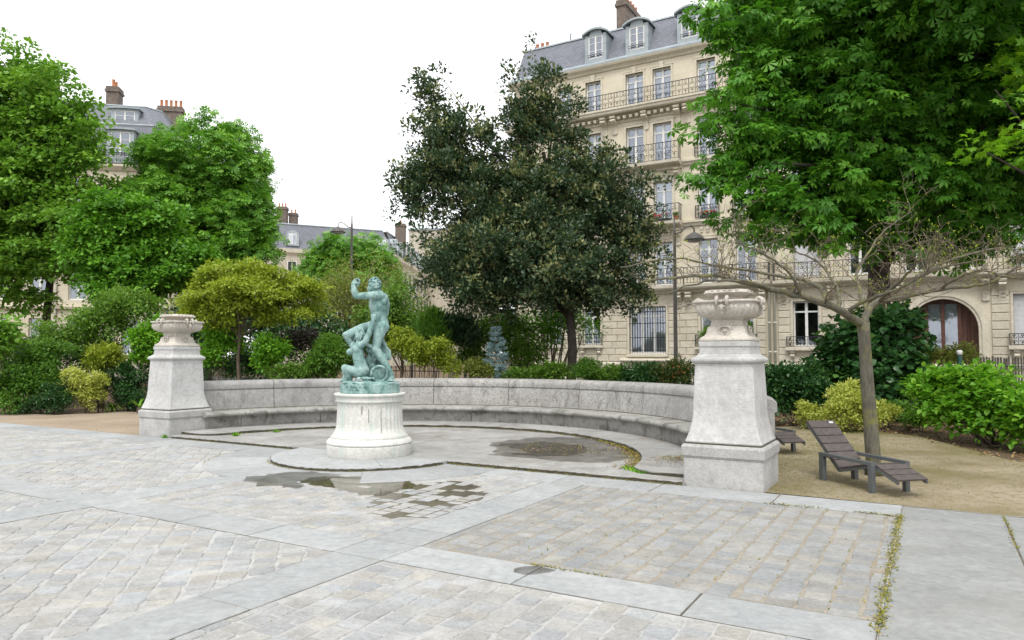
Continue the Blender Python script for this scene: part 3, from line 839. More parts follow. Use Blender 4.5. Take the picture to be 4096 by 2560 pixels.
M['pedestal'] = stone('pedestal_stone', (0.64, 0.63, 0.585), (0.75, 0.74, 0.70), 2.0, 0.85, 0.3,
                 stain=((0.36, 0.48, 0.44), 2.0, 0.56, 0.6, (2.4, 2.4, 0.22)), speck=((0.30, 0.28, 0.24), 18, 0.66, 0.6), streak=((0.40, 0.52, 0.46), 6.0, 0.6))
M['pedestal_dark'] = stone('pedestal_crack', (0.12, 0.115, 0.10), (0.2, 0.19, 0.17), 9, 1.0, 0.5)

ex = thing('exedra_bench', 'curved grey stone bench with tall back between the two urn piers', 'bench', LW(CU, 0), ROTZ)
back_prof = [(5.44, 0.425), (5.465, 0.60), (5.50, 0.84), (5.515, 0.866), (5.487, 0.870), (5.483, 0.94), (5.50, 0.985), (5.54, 1.022), (5.62, 1.042), (5.76, 1.048),
             (5.92, 1.040), (6.0, 1.015), (6.04, 0.97), (6.045, 0.875), (6.01, 0.862), (6.01, -0.05), (5.62, -0.05), (5.62, 0.425)]
seat_prof = [(5.115, 0.297), (5.110, 0.336), (5.03, 0.338), (4.985, 0.342), (4.963, 0.362), (4.958, 0.385), (4.968, 0.410), (4.995, 0.428), (5.06, 0.434), (5.445, 0.440), (5.60, 0.440), (5.60, 0.297)]
rise_prof = [(5.125, -0.05), (5.125, 0.294), (5.61, 0.294), (5.61, -0.05)]
E0 = math.radians(8.3); E1 = math.pi - math.radians(8.3)
def ring_blocks(name, prof, mat, joints, n=8, gap=0.0012, e0=E0, e1=E1, mat2=None):
    js_ = [e0] + [math.radians(d) for d in joints] + [e1]
    for a, b_ in zip(js_[:-1], js_[1:]):
        b = MB(); b.sweep_arc(prof, a + gap, b_ - gap, n)
        smooth_by_angle(recalc(b.build(name, M[mat2 if mat2 and 0.9 < (a + b_) / 2 < 2.35 else mat], ex)), 32)
ring_blocks('back_block', back_prof, 'bench', [21.3, 40.2, 59.1, 78, 96.9, 115.8, 134.7, 153.6], mat2='bench_lichen')
ring_blocks('seat_block', seat_prof, 'seat', [27.6, 46.8, 66, 85.2, 104.4, 123.6, 142.8, 162])
ring_blocks('riser_block', rise_prof, 'seat', [26.4, 45.6, 66.2, 86, 105.2, 124, 143.4, 162.4])
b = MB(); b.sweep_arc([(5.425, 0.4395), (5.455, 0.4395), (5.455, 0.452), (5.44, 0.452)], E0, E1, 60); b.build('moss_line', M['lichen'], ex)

# ------------------------------------------------------------------ the two piers with their urns
def sqloft(b, prof, c=0.02, cap=True):
    V = []; n = len(prof)
    for (h, z) in prof:
        k = min(c, h * 0.5)
        for (x, y) in ((h - k, -h), (h, -h + k), (h, h - k), (h - k, h), (-h + k, h), (-h, h - k), (-h, -h + k), (-h + k, -h)):
            V.append((x, y, z))
    Fc = []
    for i in range(n - 1):
        for j in range(8):
            l = (j + 1) % 8
            Fc.append([i * 8 + j, i * 8 + l, (i + 1) * 8 + l, (i + 1) * 8 + j])
    if cap: Fc += [list(range(8))[::-1], [(n - 1) * 8 + j for j in range(8)]]
    return b.add(V, Fc)
def pier(u, w, label):
    t = thing('stone_pier', label, 'pier', LW(u, w), ROTZ, 'stone piers at the ends of the curved bench')
    b = MB(); sqloft(b, [(0.475, -0.05), (0.475, 0.335), (0.470, 0.345), (0.478, 0.350), (0.480, 0.365), (0.494, 0.372), (0.496, 0.478), (0.478, 0.505), (0.462, 0.512)], 0.018)
    smooth_by_angle(b.build('plinth', M['pier_base'], t), 30)
    b = MB(); sqloft(b, [(0.452, 0.5125), (0.458, 0.516), (0.458, 0.526), (0.449, 0.530)], 0.016); b.build('lichen_joint', M['lichen'], t)
    fl = [(0.452, 0.5305), (0.455, 0.545)]
    for i in range(15):
        z = 0.55 + i * 0.032; f = min(1, i / 14); fl.append((0.372 + 0.080 * (1 - f) ** 2.3, z))
    fl += [(0.366, 1.15), (0.350, 1.492)]
    b = MB(); sqloft(b, fl, 0.014); smooth_by_angle(b.build('shaft', M['pier'], t), 30)
    b = MB(); sqloft(b, [(0.352, 1.4925), (0.375, 1.500), (0.390, 1.518), (0.393, 1.537), (0.386, 1.556), (0.365, 1.570), (0.350, 1.573), (0.347, 1.585), (0.330, 1.592), (0.318, 1.606)], 0.02)
    smooth_by_angle(b.build('collar', M['pier'], t), 35)
    b = MB(); sqloft(b, [(0.312, 1.6065), (0.304, 1.690), (0.306, 1.702), (0.316, 1.706), (0.316, 1.757), (0.308, 1.764)], 0.016)
    smooth_by_angle(b.build('cap_block', M['pier'], t), 30)
    return t
pier(0.475, 0.475, 'tall pale stone pier with flared foot beside the wooden loungers')
pier(11.505, 0.475, 'smaller looking stone pier at the left end of the bench beside sandy path')
def superr(h, a, n):
    return h / (abs(math.cos(a)) ** n + abs(math.sin(a)) ** n) ** (1.0 / n)
def urn(u, w, label, rz):
    t = thing('stone_urn', label, 'urn', LW(u, w, 1.764), ROTZ, 'stone urns on top of the piers')
    b = MB(); sqloft(b, [(0.298, 0.0), (0.310, 0.012), (0.310, 0.032), (0.290, 0.055), (0.258, 0.075), (0.240, 0.11), (0.230, 0.165), (0.222, 0.188), (0.200, 0.196), (0.186, 0.235), (0.192, 0.268), (0.212, 0.278), (0.214, 0.290)], 0.03)
    ft = smooth_by_angle(b.build('foot', M['urn'], t), 40)
    for (dx, dy) in ((0, -1), (1, 0), (0, 1), (-1, 0)):          # cartouche with a round boss on each side
        c = np.array([dx, dy]) * 0.238; s = np.array([-dy, dx])
        b = MB()
        for sg in (-1, 1):
            p = [(*(c + s * sg * 0.0), 0.180), (*(c * 1.03 + s * sg * 0.035), 0.186), (*(c * 1.05 + s * sg * 0.062), 0.172), (*(c * 1.05 + s * sg * 0.066), 0.150), (*(c * 1.05 + s * sg * 0.052), 0.142)]
            b.tube(p, [0.012, 0.013, 0.013, 0.011, 0.008], 7)
            p = [(*(c * 1.03 + s * sg * 0.066), 0.150), (*(c * 1.05 + s * sg * 0.062), 0.105), (*(c * 1.08 + s * sg * 0.030), 0.080), (*(c * 1.1), 0.068)]
            b.tube(p, [0.008, 0.008, 0.008, 0.006], 6)
        b.ell((*(c * 1.05), 0.130), (0.026, 0.026, 0.026), 10, 7); b.ell((*(c * 1.07), 0.096), 0.013, 8, 6)
        b.build('cartouche', M['urn'], ft, True)
    prof = [(0.19, 0.286), (0.235, 0.290), (0.280, 0.302), (0.322, 0.326), (0.342, 0.345), (0.355, 0.367), (0.366, 0.392), (0.372, 0.420), (0.370, 0.442), (0.358, 0.450), (0.358, 0.472), (0.386, 0.478), (0.392, 0.486), (0.390, 0.502), (0.380, 0.508), (0.330, 0.510), (0.318, 0.495), (0.30, 0.48), (0.10, 0.48)]
    def mod(r, z, a):
        rr = superr(r, a, 8.0)
        if 0.305 < z < 0.445: rr *= 1.0 - 0.034 * abs(math.sin(a * 22)) ** 4
        rr *= 1 + 0.006 * math.sin(a * 17 + z * 40)
        return rr
    b = MB(); b.lathe(prof, 352, mod=mod); bowl = smooth_by_angle(b.build('bowl', M['urn'], t), 50)
    for (dx, dy) in ((0, -1), (1, 0), (0, 1), (-1, 0)):          # twin scroll handles over the rim, little mask between them
        c = np.array([dx, dy]); s = np.array([-dy, dx]); b = MB()
        for sg in (-1, 1):
            o_ = s * sg * 0.062
            p = [(*(c * r + o_), z) for r, z in ((0.335, 0.505), (0.350, 0.532), (0.378, 0.542), (0.402, 0.528), (0.410, 0.495), (0.400, 0.460), (0.386, 0.438))]
            b.tube(p, [0.016, 0.020, 0.022, 0.022, 0.020, 0.017, 0.011], 8)
        p = [(*(c * r), z) for r, z in ((0.380, 0.450), (0.408, 0.430), (0.412, 0.402), (0.395, 0.380), (0.388, 0.355), (0.405, 0.338))]
        b.tube(p, [0.014, 0.022, 0.025, 0.019, 0.014, 0.008], 8)
        b.ell((*(c * 0.420), 0.484), 0.017, 8, 6)
        b.tube([(*(c * 0.405 - s * 0.05), 0.420), (*(c * 0.42), 0.435), (*(c * 0.405 + s * 0.05), 0.420)], [0.008, 0.012, 0.008], 6)
        b.build('handle', M['urn'], t, True)
    b = MB(); sqloft(b, [(0.165, 0.49), (0.175, 0.545), (0.215, 0.575), (0.262, 0.598), (0.268, 0.606), (0.262, 0.616), (0.225, 0.646), (0.10, 0.652)], 0.055)
    lid = smooth_by_angle(b.build('lid', M['urn'], t), 30)
    for s in range(4):
        a = s * math.pi / 2
        for k in (-2, -1, 0, 1, 2):
            x, y = k * 0.075, -0.245
            b = MB(); b.ell((x * math.cos(a) - y * math.sin(a), x * math.sin(a) + y * math.cos(a), 0.632), (0.021, 0.021, 0.014), 9, 6); b.build('knob', M['urn'], lid, True)
    return t
urn(0.475, 0.475, 'weathered fluted stone urn with lid on the nearer pier', 0)
urn(11.505, 0.475, 'fluted stone urn with lid on the left pier in front of the shrubs', 0)

# ------------------------------------------------------------------ fluted pedestal
SX, SY = W2(5.955, -0.02)
ped = thing('statue_pedestal', 'round fluted white stone pedestal stained green under the bronze statue', 'pedestal', (SX, SY, ZP + 0.002), math.radians(11))
b = MB(); b.lathe([(0.655, 0.0), (0.660, 0.01), (0.660, 0.165), (0.655, 0.172)], 96); smooth_by_angle(b.build('base_drum', M['pedestal'], ped), 30)
b = MB(); b.lathe([(0.640, 0.1725), (0.657, 0.182), (0.662, 0.20), (0.652, 0.225), (0.632, 0.245), (0.612, 0.258), (0.600, 0.268), (0.600, 0.282)], 96); smooth_by_angle(b.build('base_moulding', M['pedestal'], ped), 30)
def flute(r, z, a):
    f = min(1.0, max(0.0, (z - 0.33) / 0.06)) * min(1.0, max(0.0, (0.785 - z) / 0.02))
    return r - 0.011 * f * (0.5 - 0.5 * math.cos(a * 40)) ** 0.7
pr = [(0.590, 0.2825), (0.592, 0.292), (0.583, 0.302)]
for i in range(12):
    t_ = i / 11; pr.append((0.512 + 0.070 * (1 - t_) ** 2.6, 0.305 + 0.22 * t_))
pr += [(0.508, 0.60), (0.503, 0.70), (0.500, 0.765), (0.500, 0.785), (0.498, 0.80), (0.498, 0.815)]
b = MB(); b.lathe(pr, 272, mod=flute); shaft = smooth_by_angle(b.build('fluted_shaft', M['pedestal'], ped), 45)
cr = random.Random(8)
for (deg, z0, z1) in ((289, 0.36, 0.78), (268, 0.52, 0.74), (256, 0.66, 0.78)):
    a0 = math.radians(deg); b = MB(); pts = []
    for i in range(9):
        z = z0 + (z1 - z0) * i / 8
        rr = np.interp(z, [p[1] for p in pr], [p[0] for p in pr]) - 0.003
        pts.append((rr * math.cos(a0 + cr.gauss(0, 0.003)), rr * math.sin(a0), z))
    b.tube(pts, [0.002] + [0.003 + cr.random() * 0.003 for _ in range(7)] + [0.002], 5); b.build('crack', M['pedestal_dark'], shaft)
b = MB(); b.lathe([(0.500, 0.8155), (0.525, 0.822), (0.532, 0.835), (0.532, 0.848), (0.522, 0.853), (0.520, 0.895), (0.526, 0.902), (0.545, 0.912), (0.556, 0.926), (0.556, 0.945), (0.546, 0.955), (0.44, 0.958)], 96)
smooth_by_angle(b.build('cornice', M['pedestal'], ped), 30)
ZST = ZP + 0.002 + 0.958

# ------------------------------------------------------------------ bronze group
k = NT('bronze_patina')
n1 = k.noise(5.0, 6, 0.65, k.vec((1.6, 1.6, 0.7))); n2 = k.noise(16, 5, 0.7); n3 = k.noise(60, 3, 0.6)
c = k.ramp(n1, [(0.32, (0.07, 0.155, 0.143)), (0.46, (0.185, 0.315, 0.292)), (0.66, (0.335, 0.46, 0.435))])
c = k.mix(k.ramp(n2, [(0.52, 0.0), (0.68, 0.75)]), c, (0.055, 0.095, 0.097))
c = k.mix(k.ramp(k.noise(3.2, 5, 0.6), [(0.58, 0.0), (0.75, 0.5)]), c, (0.38, 0.49, 0.485))
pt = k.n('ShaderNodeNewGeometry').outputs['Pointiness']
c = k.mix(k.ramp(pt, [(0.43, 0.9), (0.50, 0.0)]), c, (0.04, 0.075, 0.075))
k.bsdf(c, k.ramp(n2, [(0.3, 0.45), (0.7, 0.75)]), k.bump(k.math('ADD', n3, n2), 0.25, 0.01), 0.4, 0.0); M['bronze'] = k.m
M['bronze_dark'] = plain('bronze_dark', (0.03, 0.07, 0.07), 0.6)
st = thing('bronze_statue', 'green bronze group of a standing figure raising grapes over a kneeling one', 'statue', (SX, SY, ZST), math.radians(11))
def Q(zx, zy, y=0.0): return np.array([(zx - 560) / 765.0, y, (1480 - zy) / 765.0])
def organic(b, name, voxel, smooth_it, parent):
    o = b.build(name, M['bronze'], parent)
    md = o.modifiers.new('r', 'REMESH'); md.mode = 'VOXEL'; md.voxel_size = voxel; md.use_smooth_shade = True
    ms = o.modifiers.new('s', 'SMOOTH'); ms.factor = 0.5; ms.iterations = smooth_it
    dg = bpy.context.evaluated_depsgraph_get(); dg.update()
    me = bpy.data.meshes.new_from_object(o.evaluated_get(dg)); o.modifiers.clear(); old = o.data; o.data = me; me.name = name
    bpy.data.meshes.remove(old)
    me.polygons.foreach_set('use_smooth', np.ones(len(me.polygons), dtype=bool))
    return o
b = MB(); b.lathe([(0.455, 0.0), (0.462, 0.006), (0.462, 0.136), (0.454, 0.146), (0.20, 0.150)], 72); sb = smooth_by_angle(b.build('base', M['bronze'], st), 30)
b = MB()
for row, (z, xs) in enumerate(((0.085, (-0.36, -0.335, -0.29, -0.272, -0.255, -0.236, -0.222, -0.20, -0.158, -0.14, -0.095, -0.078, -0.07)), (0.045, (-0.30, -0.285, -0.262, -0.205, -0.19, -0.178)))):
    for x in xs:                                       # worn, illegible line of small letters
        a = -math.acos(max(-1, min(1, (x) / 0.464))); r0 = 0.4635
        b.box(x - 0.004, r0 * math.sin(a) - 0.001, z, x + 0.004, r0 * math.sin(a) + 0.003, z + 0.022 + 0.008 * cr.random())
b.build('worn_inscription', M['bronze_dark'], sb)
a = -math.acos(0.30 / 0.464); y_ = 0.464 * math.sin(a) - 0.002
b = MB(); b.add([(0.30, y_, 0.062), (0.308, y_, 0.076), (0.30, y_, 0.090), (0.292, y_, 0.076), (0.30, y_ + 0.008, 0.062), (0.308, y_ + 0.01, 0.076), (0.30, y_ + 0.008, 0.090), (0.292, y_ + 0.006, 0.076)], [[0, 1, 2, 3], [0, 1, 5, 4], [1, 2, 6, 5], [2, 3, 7, 6], [3, 0, 4, 7]]); b.build('vent_hole', M['bronze_dark'], sb)

# ground and rock
b = MB(); b.ell((0, 0, 0.145), (0.445, 0.44, 0.035), 40, 10)
gr = random.Random(3)
for i in range(70):
    a, r = gr.uniform(0, 6.28), 0.42 * math.sqrt(gr.random())
    b.ell((r * math.cos(a), r * math.sin(a), 0.160 + gr.uniform(-0.01, 0.012)), (gr.uniform(0.03, 0.09), gr.uniform(0.03, 0.09), gr.uniform(0.012, 0.03)), 10, 6)
for (x, y, z, r) in ((640, 0.16, 1300, .13), (600, 0.16, 1200, .12), (620, 0.17, 1090, .11), (590, 0.15, 1000, .085), (700, 0.15, 1230, .10), (545, 0.12, 1110, .08), (720, 0.12, 1320, .09), (560, 0.13, 950, .06), (660, 0.2, 1150, .11)):
    c0 = Q(x, z, y); b.ell(c0, (r, r, r * 1.15), 12, 8)
    for i in range(14):
        v = np.array([gr.gauss(0, 1), gr.gauss(0, 1) - 0.6, gr.gauss(0, 1)]); v /= np.linalg.norm(v)
        b.ell(c0 + v * r, gr.uniform(0.018, 0.042), 8, 6)
organic(b, 'rock', 0.013, 1, st)

# standing figure: one continuous body
b = MB()
b.ell(Q(648, 425, 0.01), (0.150, 0.150, 0.185), 20, 14, (0, -0.08, 0)); b.ell(Q(690, 380, 0.02), (0.105, 0.16, 0.12), 18, 12)
b.cap(Q(650, 480, 0.01), 0.125, Q(655, 570, 0.0), 0.118); b.cap(Q(655, 560, 0), 0.118, Q(678, 650, 0.0), 0.132)
b.ell(Q(718, 690, -0.055), (0.085, 0.082, 0.095), 16, 10); b.ell(Q(705, 690, 0.085), (0.085, 0.082, 0.095), 16, 10)
b.ell(Q(600, 430, 0.02), (0.085, 0.13, 0.10), 16, 10)              # chest
b.ell(Q(735, 350, -0.03), (0.045, 0.07, 0.075), 12, 8, (0.2, 0, 0)) # shoulder blade
b.cap(Q(655, 300, 0.03), 0.068, Q(632, 235, 0.02), 0.060)           # neck
b.cap(Q(665, 312, -0.085), 0.080, Q(595, 312, -0.135), 0.072)       # near shoulder
b.cap(Q(600, 312, -0.135), 0.068, Q(480, 322, -0.16), 0.056); b.cap(Q(480, 322, -0.16), 0.058, Q(385, 325, -0.165), 0.047)
b.cap(Q(378, 315, -0.165), 0.050, Q(362, 265, -0.155), 0.052); b.cap(Q(362, 265, -0.155), 0.052, Q(350, 185, -0.135), 0.033)
b.cap(Q(352, 178, -0.135), 0.034, Q(375, 140, -0.125), 0.036)       # palm
for i, (dy, l) in enumerate(((-0.030, 48), (-0.010, 56), (0.010, 54), (0.028, 44))):   # bent fingers over the grapes
    k0 = Q(372, 126, -0.125 + dy); k1 = Q(372 + l * 0.6, 112, -0.125 + dy); k2 = Q(372 + l, 132, -0.125 + dy); k3 = Q(372 + l * 0.98, 158, -0.122 + dy)
    b.cap(k0, 0.0125, k1, 0.0115, 8); b.cap(k1, 0.0115, k2, 0.0105, 8); b.cap(k2, 0.0105, k3, 0.009, 8)
b.cap(Q(362, 165, -0.15), 0.013, Q(395, 172, -0.165), 0.011, 8); b.cap(Q(395, 172, -0.165), 0.011, Q(415, 160, -0.155), 0.009, 8)  # thumb
b.cap(Q(715, 318, 0.11), 0.072, Q(752, 420, 0.155), 0.055); b.cap(Q(752, 420, 0.155), 0.052, Q(742, 520, 0.16), 0.045); b.cap(Q(742, 520, 0.16), 0.043, Q(690, 590, 0.17), 0.032)
b.cap(Q(690, 670, -0.05), 0.108, Q(655, 790, -0.075), 0.090); b.cap(Q(655, 790, -0.075), 0.090, Q(622, 945, -0.09), 0.062)
b.ell(Q(612, 960, -0.105), (0.05, 0.055, 0.06), 12, 8)
b.cap(Q(635, 975, -0.09), 0.062, Q(705, 1080, -0.09), 0.063); b.cap(Q(705, 1080, -0.09), 0.062, Q(800, 1235, -0.13), 0.038)
b.ell(Q(722, 1055, -0.065), (0.05, 0.05, 0.08), 12, 8, (0, -0.5, 0))
b.cap(Q(800, 1235, -0.13), 0.040, Q(812, 1290, -0.13), 0.042); b.cap(Q(818, 1312, -0.11), 0.036, Q(800, 1318, -0.24), 0.036)
for i, dx in enumerate((-30, -12, 5, 20, 33)):
    b.cap(Q(802 + dx, 1326, -0.25), 0.017 - i * 0.001, Q(800 + dx * 1.1, 1334, -0.292 + i * 0.006), 0.013 - i * 0.001, 8)
b.cap(Q(640, 670, 0.06), 0.105, Q(450, 715, 0.05), 0.085); b.cap(Q(450, 715, 0.05), 0.085, Q(280, 785, 0.03), 0.062)
b.ell(Q(262, 785, 0.02), (0.05, 0.055, 0.05), 12, 8)
b.cap(Q(275, 795, 0.03), 0.060, Q(325, 880, 0.08), 0.052); b.cap(Q(325, 880, 0.08), 0.05, Q(400, 1030, 0.15), 0.036); b.cap(Q(400, 1030, 0.15), 0.036, Q(420, 1060, 0.05), 0.03)
b.ell(Q(598, 178, 0.01), (0.092, 0.088, 0.112), 20, 14, (0, 0.25, 0))           # head, turned left and down
b.ell(Q(560, 225, 0.0), (0.058, 0.062, 0.060), 14, 10); b.ell(Q(545, 258, 0.0), (0.033, 0.038, 0.028), 10, 8)   # jaw, chin
b.cap(Q(538, 190, 0.0), 0.016, Q(520, 222, 0.0), 0.017, 8)                        # nose
b.cap(Q(548, 178, -0.045), 0.015, Q(536, 180, -0.01), 0.015, 8); b.cap(Q(548, 178, 0.045), 0.015, Q(536, 180, 0.01), 0.015, 8)  # brow
b.ell(Q(545, 220, -0.040), (0.025, 0.022, 0.022), 8, 6); b.ell(Q(545, 220, 0.040), (0.025, 0.022, 0.022), 8, 6)
b.cap(Q(527, 240, -0.018), 0.009, Q(527, 240, 0.018), 0.009, 8); b.cap(Q(530, 250, -0.014), 0.008, Q(530, 250, 0.014), 0.008, 8)
b.ell(Q(622, 205, -0.088), (0.018, 0.010, 0.030), 8, 6, (0, 0.4, 0)); b.ell(Q(622, 205, 0.108), (0.018, 0.010, 0.030), 8, 6)
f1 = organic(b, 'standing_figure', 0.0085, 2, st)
b = MB()
for i in range(150):                                     # curls
    v = np.array([gr.gauss(0, 1), gr.gauss(0, 1), gr.gauss(0, 1)]); v /= np.linalg.norm(v)
    if v[0] < -0.35 and v[2] < 0.45: continue
    if v[2] < -0.62: continue
    c0 = Q(602, 170, 0.01) + v * np.array([0.092, 0.090, 0.112])
    b.ell(c0, (gr.uniform(0.013, 0.024), gr.uniform(0.013, 0.024), gr.uniform(0.012, 0.022)), 8, 6)
organic(b, 'hair', 0.006, 1, f1)
b = MB()
for i in range(46):
    t_ = gr.random(); r = 0.030 * (1 - t_ * 0.75)
    b.ell(Q(402 - 6 * t_, 160 + 48 * t_, -0.125) + np.array([gr.gauss(0, r * .7), gr.gauss(0, r * .7), 0]), 0.0125, 8, 6)
tag(b.build('grapes', M['bronze'], st, True))

# kneeling figure
b = MB()
b.ell(Q(455, 1215, -0.06), (0.130, 0.125, 0.105), 18, 12); b.cap(Q(450, 1180, -0.06), 0.110, Q(425, 1075, -0.06), 0.092)
b.cap(Q(425, 1080, -0.06), 0.092, Q(405, 985, -0.05), 0.100); b.ell(Q(398, 965, -0.05), (0.092, 0.115, 0.095), 16, 12)
b.ell(Q(315, 990, -0.09), (0.052, 0.050, 0.050), 12, 10); b.ell(Q(318, 985, 0.04), (0.050, 0.050, 0.050), 12, 10)
b.cap(Q(415, 925, -0.05), 0.060, Q(425, 860, -0.05), 0.048)                   # neck
b.ell(Q(432, 785, -0.06), (0.070, 0.072, 0.095), 16, 12, (0, 0.5, 0))         # head thrown back
b.cap(Q(395, 745, -0.06), 0.014, Q(375, 770, -0.06), 0.012, 8); b.ell(Q(395, 820, -0.06), (0.035, 0.04, 0.035), 10, 8)
b.cap(Q(440, 915, -0.11), 0.060, Q(498, 872, -0.155), 0.052); b.cap(Q(498, 872, -0.155), 0.052, Q(545, 770, -0.185), 0.046)
b.cap(Q(545, 770, -0.185), 0.047, Q(562, 700, -0.185), 0.040); b.cap(Q(562, 700, -0.185), 0.040, Q(582, 622, -0.175), 0.030)
b.cap(Q(583, 615, -0.175), 0.034, Q(592, 580, -0.165), 0.034)
for i, (dx, dy) in enumerate(((-22, -0.03), (-6, -0.04), (10, -0.035), (24, -0.02))):
    k0 = Q(588 + dx, 572, -0.165 + dy * .4); k1 = Q(590 + dx * 1.15, 545, -0.16); k2 = Q(590 + dx * 1.1, 545, -0.13)
    b.cap(k0, 0.012, k1, 0.011, 8); b.cap(k1, 0.011, k2, 0.009, 8)
b.cap(Q(612, 600, -0.17), 0.012, Q(628, 585, -0.155), 0.010, 8)
b.cap(Q(360, 925, 0.02), 0.055, Q(345, 870, 0.10), 0.045); b.cap(Q(345, 870, 0.10), 0.045, Q(440, 760, 0.12), 0.035)
b.cap(Q(435, 1245, -0.09), 0.088, Q(345, 1215, -0.14), 0.075); b.cap(Q(345, 1215, -0.14), 0.075, Q(262, 1180, -0.17), 0.056)
b.cap(Q(262, 1185, -0.17), 0.055, Q(300, 1270, -0.12), 0.052); b.cap(Q(300, 1270, -0.12), 0.05, Q(330, 1320, -0.06), 0.035)
b.cap(Q(330, 1322, -0.06), 0.034, Q(245, 1330, 0.0), 0.028); b.cap(Q(238, 1328, 0.0), 0.026, Q(258, 1270, 0.0), 0.024); b.cap(Q(258, 1270, 0.0), 0.023, Q(235, 1238, 0.0), 0.020); b.cap(Q(245, 1330, 0), 0.022, Q(212, 1345, -0.01), 0.016)
b.cap(Q(480, 1250, 0.0), 0.085, Q(600, 1290, 0.02), 0.06); b.cap(Q(600, 1300, 0.02), 0.055, Q(500, 1325, 0.1), 0.04)
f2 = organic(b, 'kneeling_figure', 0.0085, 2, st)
b = MB()
for i in range(130):
    t_ = gr.random()
    c0 = Q(440 + 25 * t_, 735 + 150 * t_, -0.02) + np.array([gr.gauss(0, 0.035), gr.gauss(0, 0.045), gr.gauss(0, 0.02)])
    if t_ < 0.45:
        v = np.array([gr.gauss(0.4, 1), gr.gauss(0, 1), gr.gauss(0.6, 1)]); v /= np.linalg.norm(v)
        if v[0] < -0.3: continue
        c0 = Q(434, 780, -0.06) + v * np.array([0.072, 0.074, 0.095])
    b.ell(c0, (gr.uniform(0.012, 0.022), gr.uniform(0.012, 0.022), gr.uniform(0.016, 0.030)), 8, 6)
organic(b, 'hair', 0.0065, 1, f2)
# tambourine leaning on the rock, drapery
b = MB()
cx_ = Q(665, 1250, -0.14); ring = [cx_ + np.array([0.125 * math.cos(a), -0.03 * math.sin(a) - 0.03 * math.cos(a), 0.118 * math.sin(a)]) for a in np.linspace(0, 2 * math.pi, 29)]
b.tube(ring, 0.020, 8, False); b.ell(cx_ + np.array([0, 0.02, 0]), (0.12, 0.014, 0.112), 24, 10, (0.2, 0, 0.25))
for i in range(26):
    a = gr.uniform(0.3, 4.2); b.ell(cx_ + np.array([0.12 * math.cos(a), -0.03, 0.115 * math.sin(a)]), gr.uniform(0.012, 0.024), 8, 6)
organic(b, 'tambourine', 0.007, 1, st)
b = MB()
for j in range(6):
    p = [Q(735 + 7 * j, 905 + 10 * j, 0.02 - 0.012 * j), Q(748 + 8 * j, 980, 0.0 - 0.012 * j), Q(757 + 8 * j, 1040, -0.012 * j), Q(762 + 7 * j, 1085 + gr.uniform(-12, 12), -0.01 * j)]
    b.tube(p, [0.012, 0.019, 0.019, 0.012], 8)
b.cap(Q(735, 905, 0.02), 0.03, Q(690, 860, 0.1), 0.05)
for j in range(5):
    p = [Q(700 - 10 * j, 850 + 30 * j, 0.12), Q(720 - 8 * j, 960 + 20 * j, 0.13), Q(740 - 8 * j, 1060 + 10 * j, 0.14)]
    b.tube(p, [0.03, 0.04, 0.035], 8)
organic(b, 'drapery', 0.007, 2, st)
b = MB()
for j in range(9):
    x0 = 400 + 17 * j
    b.tube([Q(x0, 1320 + gr.uniform(-6, 4), -0.20 - 0.01 * (j % 3)), Q(x0 + 20, 1296 + gr.uniform(-6, 6), -0.19), Q(x0 + 42, 1310 + gr.uniform(-6, 8), -0.21)], [0.010, 0.016, 0.010], 8)
organic(b, 'crumpled_cloth', 0.007, 1, st)

